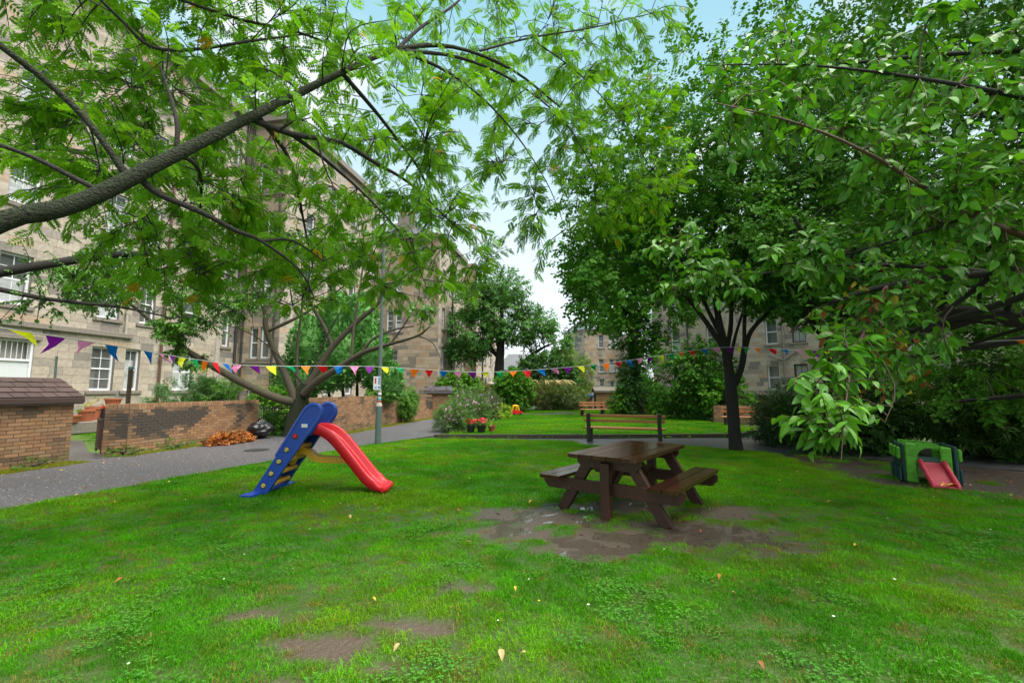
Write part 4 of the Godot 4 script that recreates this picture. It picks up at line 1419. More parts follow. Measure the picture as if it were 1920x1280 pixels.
# ---------------------------------------------------------------- furniture and toys
func build_lamp() -> void:
	var t := thing("lamp_post", "grey green steel lamp post with stickers standing at the lawn edge", "lamp post", Vector3(-3.81, 0, -13.14))
	var a := MB.new()
	a.lathe([Vector2(0.088, -0.02), Vector2(0.088, 0.18), Vector2(0.084, 0.2), Vector2(0.084, 1.05), Vector2(0.075, 1.1), Vector2(0.056, 1.16)], 20)
	part("base_column", a.mesh(), M.steel_low, t)
	var c := MB.new()
	c.lathe([Vector2(0.0555, 1.15), Vector2(0.055, 1.2), Vector2(0.042, 6.4), Vector2(0, 6.42)], 18)
	part("pole", c.mesh(), M.steel, t)
	var arm := MB.new()
	arm.tube(smooth_path([Vector3(0, 6.3, 0), Vector3(0, 6.7, 0.05), Vector3(0.1, 6.9, 0.5)]), [0.035, 0.034, 0.033, 0.032, 0.031, 0.03, 0.03, 0.03, 0.03], 8)
	part("arm", arm.mesh(), M.steel, t)
	var hd := MB.new()
	hd.cbox(Transform3D(Basis(Vector3.UP, 0.2), Vector3(0.16, 6.9, 0.75)), Vector3(0.22, 0.13, 0.6), 0.04)
	part("lamp_head", hd.mesh(), M.steel, t)
	var sg := MB.new()
	sg.cbox(Transform3D(Basis.IDENTITY, Vector3(-0.06, 1.73, 0.07)), Vector3(0.2, 0.38, 0.008), 0.002)
	var s := part("notice_plate", sg.mesh(), M.sign_white, t)
	for e in [[0.005, 1.80, 0.055, 0.2, "sign_blue"], [-0.10, 1.8, 0.05, 0.16, "sign_red"], [0.005, 1.61, 0.05, 0.06, "sign_blue"], [-0.09, 1.62, 0.08, 0.012, "sign_blue"], [-0.09, 1.59, 0.06, 0.012, "sign_blue"]]:
		var k := MB.new()
		k.box(Transform3D(Basis.IDENTITY, Vector3(e[0], e[1], 0.0755)), Vector3(e[2], e[3], 0.004))
		part("print", k.mesh(), M[e[4]], s)
	for i in 3:
		var k := MB.new()
		k.box(Transform3D(Basis.IDENTITY, Vector3(0.005, 1.86 - i * 0.06, 0.0785)), Vector3(0.03, 0.03, 0.002))
		part("pictogram", k.mesh(), M.sign_white, s)
	for e in [[1.50, 1.545, "pale_trim"], [1.40, 1.47, "sign_white"], [1.245, 1.31, "sticker_teal"], [1.19, 1.245, "sign_red"], [1.31, 1.335, "sign_white"]]:
		var k := MB.new()
		var rr := 0.0555 + 0.002
		for i in 10:
			var a0 := -1.9 + i * 0.22
			var a1 := a0 + 0.22
			var d0 := Vector3(cos(a0), 0, -sin(a0))
			var d1 := Vector3(cos(a1), 0, -sin(a1))
			k.quad(d0 * rr + Vector3(0, e[0], 0), d1 * rr + Vector3(0, e[0], 0), d1 * rr + Vector3(0, e[1], 0), d0 * rr + Vector3(0, e[1], 0))
		part("sticker", k.mesh(), M[e[2]], t)
	var col := MB.new()
	col.lathe([Vector2(0.088, 1.06), Vector2(0.09, 1.09), Vector2(0.06, 1.18), Vector2(0.0, 1.18)], 18)
	part("collar", col.mesh(), M.pale_trim, t)

func build_slide() -> void:
	var t := thing("slide", "blue and red plastic toddler slide with yellow strut standing on the lawn", "slide")
	# profile plane: x to the right, y up; z across
	var zc := -7.18
	var foot := Vector2(-3.70, 0.02)
	var top := Vector2(-3.0, 1.175)
	var ax := (top - foot).normalized()
	var nr := Vector2(-ax.y, ax.x)     # to the left of the ladder
	var side_poly := func(grow: float) -> PackedVector2Array:
		var p := PackedVector2Array()
		var L := foot.distance_to(top)
		var pr := [[0.0, -0.115, 0.075], [0.35, -0.115, 0.085], [0.52, -0.112, 0.10], [0.60, -0.12, 0.105], [0.80, -0.13, 0.11], [1.0, -0.13, 0.125]]
		for e in pr: p.push_back(foot + ax * L * e[0] + nr * -(e[1] - grow * 1.0))
		var cen := foot + ax * L
		for i in 9:
			var a := PI * i / 8.0
			p.push_back(cen + nr * (0.1275 + grow) * cos(a) + ax * (0.15 + grow) * sin(a) + nr * 0.0025)
		for k in pr.size():
			var e: Array = pr[pr.size() - 1 - k]
			p.push_back(foot + ax * L * e[0] + nr * -(e[2] + grow * 1.0))
		return p
	for s in [-1.0, 1.0]:
		var zz: float = zc + s * 0.27
		var b := MB.new()
		b.prism(side_poly.call(0.0), Transform3D(Basis.IDENTITY, Vector3(0, 0, zz - 0.03)), 0.06)
		var pn := part("side_panel", b.mesh(), M.toy_blue, t)
		# raised rim
		var rim := MB.new()
		var L := foot.distance_to(top)
		var pts := []
		for q in [[0.42, 0.113], [0.6, 0.116], [0.8, 0.125], [1.0, 0.128]]: pts.push_back(foot + ax * L * q[0] + nr * q[1])
		for i in range(1, 8):
			var a := PI * i / 8.0
			pts.push_back(top + nr * 0.128 * cos(a) + ax * 0.15 * sin(a))
		for q in [[1.0, -0.124], [0.8, -0.11]]: pts.push_back(foot + ax * L * q[0] + nr * q[1])
		var p3 := []
		var rr := []
		for q in pts:
			p3.push_back(Vector3(q.x, q.y, zz)); rr.push_back(0.038)
		rim.tube(p3, rr, 8)
		part("rim", rim.mesh(), M.toy_blue, pn)
		for k in 5:
			var f: float = [0.09, 0.24, 0.39, 0.54, 0.71][k]
			var p := foot + ax * L * f + nr * 0.03
			var kn := MB.new()
			kn.tube([Vector3(p.x, p.y, zz - 0.045), Vector3(p.x, p.y, zz - 0.036), Vector3(p.x, p.y, zz + 0.036), Vector3(p.x, p.y, zz + 0.045)], [0.026, 0.038, 0.038, 0.026], 7)
			part("peg", kn.mesh(), M.toy_red if k == 4 else M.toy_cream, pn)
			var rg := MB.new()
			rg.tube([Vector3(p.x, p.y, zz - 0.0325), Vector3(p.x, p.y, zz + 0.0325)], [0.048, 0.048], 12)
			part("peg_recess", rg.mesh(), M.toy_teal, pn)
		if s > 0:
			var bd := MB.new()
			var p := foot + ax * L * 0.86
			bd.prism(Geometry2D.offset_polyline(PackedVector2Array([p - Vector2(0.045, 0), p + Vector2(0.045, 0)]), 0.026, Geometry2D.JOIN_ROUND, Geometry2D.END_ROUND)[0], Transform3D(Basis.IDENTITY, Vector3(0, 0, zz + 0.0302)), 0.004)
			part("oval_badge", bd.mesh(), M.sign_white, pn)
	# moulded steps between the panels
	for k in 4:
		var f: float = [0.12, 0.27, 0.42, 0.57][k]
		var p := foot + ax * foot.distance_to(top) * f + nr * -0.02
		var st := MB.new()
		st.cbox(Transform3D(Basis(Vector3(0, 0, 1), 0.35), Vector3(p.x, p.y, zc)), Vector3(0.17, 0.075, 0.48), 0.02)
		part("step", st.mesh(), M.toy_yellow, t)
	var bk := MB.new()
	bk.beam(Vector3(foot.x - 0.02, 0.2, zc), Vector3(top.x - 0.16, 1.02, zc), 0.48, 0.03, Vector3(-ax.y, ax.x, 0))
	part("ladder_back", bk.mesh(), M.toy_blue, t)
	# base plate across
	var bp := MB.new()
	bp.prism(Geometry2D.offset_polyline(PackedVector2Array([Vector2(-3.80, 6.66), Vector2(-3.66, 7.68)]), 0.095, Geometry2D.JOIN_ROUND, Geometry2D.END_ROUND)[0], Transform3D(Basis(Vector3(1, 0, 0), Vector3(0, 0, -1), Vector3(0, 1, 0)), Vector3(0, 0.015, 0)), 0.035)
	part("base_plate", bp.mesh(), M.toy_blue, t)
	# chute: swept channel
	var prof := [Vector2(-3.22, 0.86), Vector2(-3.08, 0.91), Vector2(-2.95, 0.915), Vector2(-2.83, 0.87), Vector2(-2.70, 0.77), Vector2(-2.56, 0.615), Vector2(-2.42, 0.45), Vector2(-2.29, 0.295), Vector2(-2.19, 0.185), Vector2(-2.10, 0.12), Vector2(-2.0, 0.09), Vector2(-1.91, 0.085)]
	var path := []
	for p in prof: path.push_back(Vector3(p.x, p.y, 0))
	path = smooth_path(path, 3)
	var cs := [Vector2(-0.235, -0.04), Vector2(-0.245, 0.075), Vector2(-0.235, 0.10), Vector2(-0.205, 0.105), Vector2(-0.18, 0.085), Vector2(-0.165, 0.02), Vector2(-0.14, 0.0), Vector2(0.14, 0.0), Vector2(0.165, 0.02), Vector2(0.18, 0.085), Vector2(0.205, 0.105), Vector2(0.235, 0.10), Vector2(0.245, 0.075), Vector2(0.235, -0.04)]
	var ch := MB.new()
	var rows := []
	var m := path.size()
	for i in m:
		var d: Vector3 = (path[mini(i + 1, m - 1)] - path[maxi(i - 1, 0)]).normalized()
		var u := Vector3(-d.y, d.x, 0)
		var f := float(i) / (m - 1)
		var rowv := []
		for q in cs:
			var hgt: float = q.y
			if hgt > 0.01: hgt *= 1.0 - 0.75 * smoothstep(0.80, 0.97, f)
			if hgt < 0: hgt = maxf(hgt * (1.0 + 0.25 * smoothstep(0.75, 1.0, f)), -path[i].y / maxf(u.y, 0.4) + 0.01)
			rowv.push_back(path[i] + u * hgt + Vector3(0, 0, zc - q.x))
		rows.push_back(rowv)
	for i in m - 1:
		for k in cs.size() - 1:
			ch.quad(rows[i][k], rows[i + 1][k], rows[i + 1][k + 1], rows[i][k + 1])
		ch.quad(rows[i][cs.size() - 1], rows[i + 1][cs.size() - 1], rows[i + 1][0], rows[i][0])
	var sm := SurfaceTool.new()
	sm.begin(Mesh.PRIMITIVE_TRIANGLES)
	sm.set_smooth_group(0)
	for i in ch.v.size():
		sm.set_smooth_group(0)
		sm.add_vertex(ch.v[i])
	sm.index()
	sm.generate_normals()
	part("chute", sm.commit(), M.toy_red, t)
	var en := MB.new()     # rounded landing lip
	en.tube([Vector3(-1.93, 0.065, zc - 0.245), Vector3(-1.93, 0.065, zc - 0.2), Vector3(-1.92, 0.065, zc + 0.2), Vector3(-1.93, 0.065, zc + 0.245)], [0.03, 0.056, 0.056, 0.03], 12)
	part("landing_lip", en.mesh(), M.toy_red, t)
	# yellow strut
	var sp := smooth_path([Vector3(-3.42, 0.42, zc), Vector3(-3.30, 0.60, zc), Vector3(-3.16, 0.60, zc), Vector3(-3.02, 0.50, zc), Vector3(-2.8, 0.475, zc), Vector3(-2.49, 0.47, zc)], 3)
	var sp2 := PackedVector2Array()
	for q in sp: sp2.push_back(Vector2(q.x, q.y))
	var sb := MB.new()
	sb.prism(Geometry2D.offset_polyline(sp2, 0.047, Geometry2D.JOIN_ROUND, Geometry2D.END_BUTT)[0], Transform3D(Basis.IDENTITY, Vector3(0, 0, zc - 0.065)), 0.13)
	part("strut", sb.mesh(), M.toy_yellow, t)

func build_table() -> void:
	var O := Vector3(1.60, 0, -6.27)
	var t := thing("picnic_table", "wet dark brown wooden picnic table standing in the muddy patch", "picnic table", O, 0.0)
	t.basis = Basis(Vector3(0.79, 0, 0.613), Vector3.UP, Vector3(-0.613, 0, 0.79))   # x across, -z along the table away
	var cut := func(b: MB, c: Vector3, s: Vector3, left: bool, right: bool) -> void:   # plank with clipped end corners on its outer side
		var k := 0.055
		var hx := s.x / 2
		var hz := s.z / 2
		var p := PackedVector2Array()
		if left:
			p.append_array([Vector2(-hx, -hz + k), Vector2(-hx + k * 0.35, -hz + k * 0.3), Vector2(-hx + k, -hz)])
		else: p.push_back(Vector2(-hx, -hz))
		if right: p.append_array([Vector2(hx - k, -hz), Vector2(hx - k * 0.35, -hz + k * 0.3), Vector2(hx, -hz + k), Vector2(hx, hz - k), Vector2(hx - k * 0.35, hz - k * 0.3), Vector2(hx - k, hz)])
		else: p.append_array([Vector2(hx, -hz), Vector2(hx, hz)])
		if left: p.append_array([Vector2(-hx + k, hz), Vector2(-hx + k * 0.35, hz - k * 0.3), Vector2(-hx, hz - k)])
		else: p.push_back(Vector2(-hx, hz))
		b.prism(p, Transform3D(Basis(Vector3(1, 0, 0), Vector3(0, 0, 1), Vector3(0, -1, 0)), c + Vector3(0, s.y / 2, 0)), s.y)
	for i in 5:
		var b := MB.new()
		cut.call(b, Vector3(-0.364 + i * 0.182, 0.735 + rf(-0.002, 0.002), rf(-0.006, 0.006)), Vector3(0.171, 0.045, 1.86), i == 0, i == 4)
		part("top_plank", b.mesh(), [M.table_wood, M.table_wood_b][i % 2], t)
	for s in [-1.0, 1.0]:
		for i in 2:
			var b := MB.new()
			var outer := i == 1
			cut.call(b, Vector3(s * (0.655 + i * 0.165), 0.435, rf(-0.006, 0.006)), Vector3(0.153, 0.045, 1.82), outer and s < 0, outer and s > 0)
			part("seat_plank", b.mesh(), [M.table_wood_b, M.table_wood][i], t)
	for e in [-1.0, 1.0]:
		var z: float = e * 0.62
		for s in [-1.0, 1.0]:
			var b := MB.new()
			b.beam(Vector3(s * 0.70, -0.02, z), Vector3(s * 0.25, 0.70, z), 0.07, 0.135, Vector3(s, 0.62, 0).normalized())
			part("leg", b.mesh(), M.table_frame, t)
		var sb := MB.new()
		var hy := 0.3375
		sb.prism(PackedVector2Array([Vector2(-0.93, 0.075), Vector2(-0.93, 0.0), Vector2(-0.86, -0.075), Vector2(0.86, -0.075), Vector2(0.93, 0.0), Vector2(0.93, 0.075)]), Transform3D(Basis.IDENTITY, Vector3(0, hy, z + (0.036 if e > 0 else -0.081))), 0.045)
		part("seat_bearer", sb.mesh(), M.table_frame, t)
		var tb := MB.new()
		tb.prism(PackedVector2Array([Vector2(-0.42, 0.07), Vector2(-0.42, 0.0), Vector2(-0.36, -0.07), Vector2(0.36, -0.07), Vector2(0.42, 0.0), Vector2(0.42, 0.07)]), Transform3D(Basis.IDENTITY, Vector3(0, 0.642, z + (0.036 if e > 0 else -0.081))), 0.045)
		part("top_bearer", tb.mesh(), M.table_frame, t)
		for s in [-0.62, -0.55, 0.55, 0.62]:
			var bo := MB.new()
			bo.tube([Vector3(s, hy + (s * 0.1), z + e * 0.08), Vector3(s, hy + s * 0.1, z + e * 0.087)], [0.011, 0.008], 8)
			part("bolt", bo.mesh(), M.steel, t)
		var mp := MB.new()
		mp.beam(Vector3(0.0, -0.02, z + e * 0.13), Vector3(0.0, 0.66, z + e * 0.13), 0.12, 0.09, Vector3(0, 0, 1))
		part("centre_post", mp.mesh(), M.table_frame, t)
	var br := MB.new()
	br.beam(Vector3(0, 0.36, 0.58), Vector3(0, 0.68, 0.05), 0.07, 0.1)
	part("brace", br.mesh(), M.table_frame, t)
	var br2 := MB.new()
	br2.beam(Vector3(0, 0.36, -0.58), Vector3(0, 0.68, -0.05), 0.07, 0.1)
	part("brace", br2.mesh(), M.table_frame, t)
	# ashtray on the table
	var a := thing("ashtray", "small round brown ashtray on the picnic table", "ashtray", O + t.basis * Vector3(0.16, 0.7595, -0.72))
	var d := MB.new()
	d.lathe([Vector2(0.0, 0.0), Vector2(0.042, 0.0), Vector2(0.052, 0.026), Vector2(0.045, 0.026), Vector2(0.038, 0.008), Vector2(0, 0.008)], 16)
	part("dish", d.mesh(), M.pipe_brown, a)

func build_bench(called_label: String, at: Vector3, turn: float, L: float, wood: Material, back_out := 0.0) -> void:
	# local: x along, seat towards -z, backrest at z=0
	var t := thing("park_bench", called_label, "bench", at, turn, "park benches around the far lawn")
	for x in [-L / 2 + 0.1, L / 2 - 0.1 - 0.12]:
		var b := MB.new()
		b.beam(Vector3(x + 0.06, -0.02, 0), Vector3(x + 0.06, 0.86, 0.06), 0.11, 0.11, Vector3(0, 0, 1), 0.02)
		part("post", b.mesh(), M.bench_leg, t)
		var s := MB.new()
		s.prism(PackedVector2Array([Vector2(0.05, 0.38), Vector2(0.05, 0.22), Vector2(0.14, 0.30), Vector2(0.44, 0.32), Vector2(0.44, 0.38)]), Transform3D(Basis(Vector3(0, 0, -1), Vector3.UP, Vector3(1, 0, 0)), Vector3(x + 0.02, 0, 0)), 0.08)
		part("seat_bracket", s.mesh(), M.bench_leg, t)
		var f := MB.new()
		f.beam(Vector3(x + 0.06, -0.02, -0.38), Vector3(x + 0.06, 0.33, -0.38), 0.09, 0.09, Vector3(0, 0, 1), 0.015)
		part("front_leg", f.mesh(), M.bench_leg, t)
	for i in 2:
		var b := MB.new()
		b.beam(Vector3(-L / 2, 0.77 - i * 0.145, -0.035 - i * 0.008), Vector3(L / 2, 0.77 - i * 0.145, -0.035 - i * 0.008), 0.04, 0.085)
		part("back_slat", b.mesh(), wood, t)
	for i in 3:
		var b := MB.new()
		b.beam(Vector3(-L / 2, 0.405, -0.11 - i * 0.135), Vector3(L / 2, 0.405, -0.11 - i * 0.135), 0.125, 0.045)
		part("seat_slat", b.mesh(), wood, t)

func build_climber() -> void:
	var t := thing("climbing_cube", "green and teal plastic toddler climber with red slide on bare soil", "climbing toy", Vector3(7.1, 0, -8.0), -0.52)
	t.scale = Vector3.ONE * 0.82
	# front frame with arched opening; local x right, z towards the viewer; 1.0 wide, 0.85 deep, 0.82 high
	var W := 0.44
	var H := 0.80
	var panel := func(z: float, d: float) -> ArrayMesh:
		var b := MB.new()
		var arch := PackedVector2Array([Vector2(-W + 0.09, 0), Vector2(-0.2, 0)])
		for i in 9:
			var a := PI - PI * i / 8.0
			arch.push_back(Vector2(0.02 + 0.21 * cos(a), 0.52 + 0.19 * sin(a)))
		arch.append_array([Vector2(0.23, 0), Vector2(W - 0.12, 0), Vector2(W - 0.12, H - 0.07), Vector2(0.1, H - 0.02), Vector2(-W + 0.1, H)])
		b.prism(arch, Transform3D(Basis.IDENTITY, Vector3(0, 0, z)), d)
		return b.mesh()
	part("front_panel", panel.call(0.36, 0.06), M.toy_green, t)
	part("back_panel", panel.call(-0.42, 0.06), M.toy_green, t)
	for s in [-1.0, 1.0]:
		var b := MB.new()
		b.cbox(Transform3D(Basis.IDENTITY, Vector3(s * (W - 0.045), 0.38, 0)), Vector3(0.07, 0.76, 0.84), 0.025)
		part("side_panel", b.mesh(), M.toy_teal, t)
		for z in [0.33, 0.0, -0.33]:
			var k := MB.new()
			k.cbox(Transform3D(Basis.IDENTITY, Vector3(s * (W + 0.03), 0.58, z)), Vector3(0.07, 0.24, 0.12), 0.025)
			part("grip_block", k.mesh(), M.toy_green, t)
			var k2 := MB.new()
			k2.cbox(Transform3D(Basis.IDENTITY, Vector3(s * (W + 0.025), 0.16, z)), Vector3(0.06, 0.3, 0.1), 0.025)
			part("foot_block", k2.mesh(), M.toy_teal, t)
	var c := MB.new()
	c.cbox(Transform3D(Basis(Vector3.UP, 0.0), Vector3(W - 0.2, 0.38, 0.45)), Vector3(0.17, 0.72, 0.06), 0.02)
	part("corner_panel", c.mesh(), M.toy_green, t)
	var c2 := MB.new()
	c2.cbox(Transform3D(Basis.IDENTITY, Vector3(-W + 0.14, 0.40, 0.45)), Vector3(0.17, 0.78, 0.06), 0.02)
	part("corner_panel", c2.mesh(), M.toy_green, t)
	var fl := MB.new()
	fl.cbox(Transform3D(Basis.IDENTITY, Vector3(0, 0.43, 0)), Vector3(0.8, 0.04, 0.7), 0.01)
	part("deck", fl.mesh(), M.toy_teal, t)
	# slide
	var A := Vector3(0.02, 0.42, 0.42)
	var B := Vector3(0.07, 0.05, 0.95)
	var d := (B - A).normalized()
	var sx := Vector3(1, 0, 0)
	var up := d.cross(sx) * -1.0
	if up.y < 0: up = -up
	var bed := MB.new()
	bed.cbox(Transform3D(Basis(sx, up, sx.cross(up)), (A + B) / 2), Vector3(0.36, 0.04, A.distance_to(B)), 0.01)
	var sl := part("slide_bed", bed.mesh(), M.toy_pinkred, t)
	for s in [-1.0, 1.0]:
		var r := MB.new()
		r.tube([A + sx * s * 0.18 + up * 0.045, B + sx * s * 0.18 + up * 0.045, B + sx * s * 0.18 + d * 0.05], [0.045, 0.045, 0.03], 10)
		part("slide_rail", r.mesh(), M.toy_pinkred, sl)
	var lp := MB.new()
	lp.tube([B - sx * 0.2 + d * 0.03, B + sx * 0.2 + d * 0.03], [0.04, 0.04], 10)
	part("slide_lip", lp.mesh(), M.toy_pinkred, sl)
	var y := thing("dead_leaf_clump", "yellow dead leaves lying at the foot of the red climber slide", "leaves", Vector3(6.78, 0.08, -7.22))
	var yl := MB.new()
	for i in 9:
		leaf_into(yl, Transform3D(frame_to(Vector3(rf(-1, 1), rf(-0.1, 0.3), rf(-0.6, 0.6))), Vector3(rf(-0.08, 0.08), 0.01, rf(-0.03, 0.03))), 0.09, 0.045, 0.4, 0.3)
	var ym := part("leaf_cluster", yl.mesh(), M.car_yellow, y)
	ym.set_meta("kind", "stuff")

func build_coupe() -> void:
	var t := thing("toy_car", "small red and yellow plastic toy car on the far lawn", "toy car", Vector3(0.25, 0.03, -27.5), 0.25)
	var s := 0.72
	t.scale = Vector3.ONE * s
	var b := MB.new()
	b.prism(PackedVector2Array([Vector2(-0.42, 0.1), Vector2(0.46, 0.1), Vector2(0.5, 0.24), Vector2(0.42, 0.34), Vector2(0.2, 0.38), Vector2(-0.36, 0.40), Vector2(-0.44, 0.3)]), Transform3D(Basis.IDENTITY, Vector3(0, 0, -0.22)), 0.44)
	part("body", b.mesh(), M.toy_red, t)
	for z in [-0.19, 0.19]:
		for q in [[Vector3(-0.36, 0.38, z), Vector3(-0.26, 0.76, z * 0.75)], [Vector3(-0.05, 0.38, z), Vector3(-0.04, 0.78, z * 0.75)], [Vector3(0.22, 0.37, z), Vector3(0.12, 0.76, z * 0.75)]]:
			var k := MB.new()
			k.tube(smooth_path([q[0], q[0].lerp(q[1], 0.6) + Vector3(0, 0.02, z * 0.1), q[1]], 3), [0.04, 0.04, 0.04, 0.04, 0.04, 0.04, 0.04], 8)
			part("roof_pillar", k.mesh(), M.car_yellow, t)
		for x in [-0.27, 0.3]:
			var w := MB.new()
			w.tube([Vector3(x, 0.1, z * 1.1 - 0.03), Vector3(x, 0.1, z * 1.1 + 0.03)], [0.1, 0.1], 14)
			part("wheel", w.mesh(), M.black_plastic, t)
	var r := MB.new()
	r.lathe([Vector2(0.24, 0.72), Vector2(0.25, 0.78), Vector2(0.2, 0.83), Vector2(0.0, 0.85)], 18, Vector3(-0.07, 0, 0))
	part("roof", r.mesh(), M.car_yellow, t)

func build_bunting() -> void:
	var t := thing("bunting", "line of coloured pennant flags strung across the garden between trees", "bunting")
	var cols := {"green": Color(0.0, 0.26, 0.085), "yellow": Color(0.72, 0.74, 0.02), "purple": Color(0.18, 0.01, 0.26), "pink": Color(0.78, 0.26, 0.48), "blue": Color(0.0, 0.14, 0.48), "orange": Color(0.88, 0.19, 0.01), "red": Color(0.68, 0.01, 0.015)}
	var fm := {}
	for k in cols:
		fm[k] = leafmat("flag_" + k, cols[k], 0.55, Color(0.8, 0.8, 0.8))
	var line := smooth_path([Vector3(-4.9, 2.2, -3.2), Vector3(-4.75, 2.13, -4.0), Vector3(-4.67, 2.05, -5.5), Vector3(-5.0, 2.02, -7.2), Vector3(-4.9, 2.0, -8.7), Vector3(-3.0, 2.04, -9.8), Vector3(-0.66, 1.94, -10.3), Vector3(1.97, 2.13, -10.6), Vector3(4.98, 2.58, -11.52), Vector3(5.6, 2.50, -10.4), Vector3(6.0, 2.37, -9.5), Vector3(6.4, 2.25, -8.0), Vector3(6.65, 2.25, -7.0), Vector3(6.9, 2.24, -6.5), Vector3(7.3, 2.2, -5.6)], 8)
	var rr := []
	for i in line.size(): rr.push_back(0.0045)
	var cd := MB.new()
	cd.tube(line, rr, 5)
	part("cord", cd.mesh(), M.cord, t)
	var cycle := ["blue", "pink", "purple", "yellow", "green", "orange", "red"]
	# lengths along the line
	var cum := [0.0]
	for i in line.size() - 1: cum.push_back(cum[i] + line[i].distance_to(line[i + 1]))
	var total: float = cum[-1]
	var count := int(total / 0.315)
	for f in count:
		var s := 0.2 + f * 0.315
		var name_: String = ["pink", "purple", "green", "yellow", "purple", "pink", "blue"][f] if f < 7 else cycle[(f - 8 + 7) % 7]
		if f == 7 or (s > 20.6 and s < 21.9): continue
		var j := 0
		while j < cum.size() - 2 and cum[j + 1] < s: j += 1
		var p: Vector3 = line[j].lerp(line[j + 1], (s - cum[j]) / (cum[j + 1] - cum[j]))
		var d: Vector3 = (line[j + 1] - line[j]).normalized()
		var w := rf(0.165, 0.2)
		var h := rf(0.15, 0.22)
		var blow := Vector3(rf(-0.2, 0.9), rf(0, 0.35), rf(-0.8, 0.9)) * 0.7
		var a := p - d * w / 2 - Vector3(0, 0.004, 0)
		var b := p + d * w / 2 - Vector3(0, 0.004, 0)
		var tip := p + Vector3(0, -h, 0) + blow * h + d * rf(-0.03, 0.07)
		var k := MB.new()
		var lm := a.lerp(tip, 0.5) + Vector3(rf(-0.02, 0.02), 0, rf(-0.06, 0.06))
		var rm := b.lerp(tip, 0.5) + Vector3(rf(-0.02, 0.02), 0, rf(-0.06, 0.06))
		var cm := p.lerp(tip, 0.35) + Vector3(0, 0, rf(-0.03, 0.03))
		k.tri(a, cm, b); k.tri(a, lm, cm); k.tri(b, cm, rm); k.tri(lm, tip, cm); k.tri(cm, tip, rm)
		part("flag", k.mesh(), fm[name_], t)

func pot(label: String, at: Vector3, r: float, h: float, m: Material, plant: String, col: Color, n: int, flowers := Color(0, 0, 0), group := "") -> void:
	var t := thing("plant_pot", label, "plant pot", at, 0.0, group)
	var b := MB.new()
	b.lathe([Vector2(0, 0), Vector2(r * 0.72, 0), Vector2(r * 0.95, h * 0.82), Vector2(r * 1.05, h * 0.82), Vector2(r * 1.07, h), Vector2(r * 0.93, h), Vector2(r * 0.9, h * 0.88), Vector2(0, h * 0.86)], 18)
	part("pot", b.mesh(), m, t)
	if n:
		var pts := blob_points([[Vector3(0, h + r * 0.5, 0), Vector3(r * 1.2, r * 0.7, r * 1.2), n]], 2.0, -0.6)
		foliage(t, "foliage", SP[plant], M.leaf_matt, pts, col, 0.5, 0.9, -0.3)
	if flowers.r > 0:
		var pts := blob_points([[Vector3(0, h + r * 0.9, 0), Vector3(r * 1.35, r * 0.55, r * 1.35), 60]], 2.0, -0.6)
		foliage(t, "blooms", SP.bloom, M.petal, pts, flowers, 0.8, 1.3, -0.5)

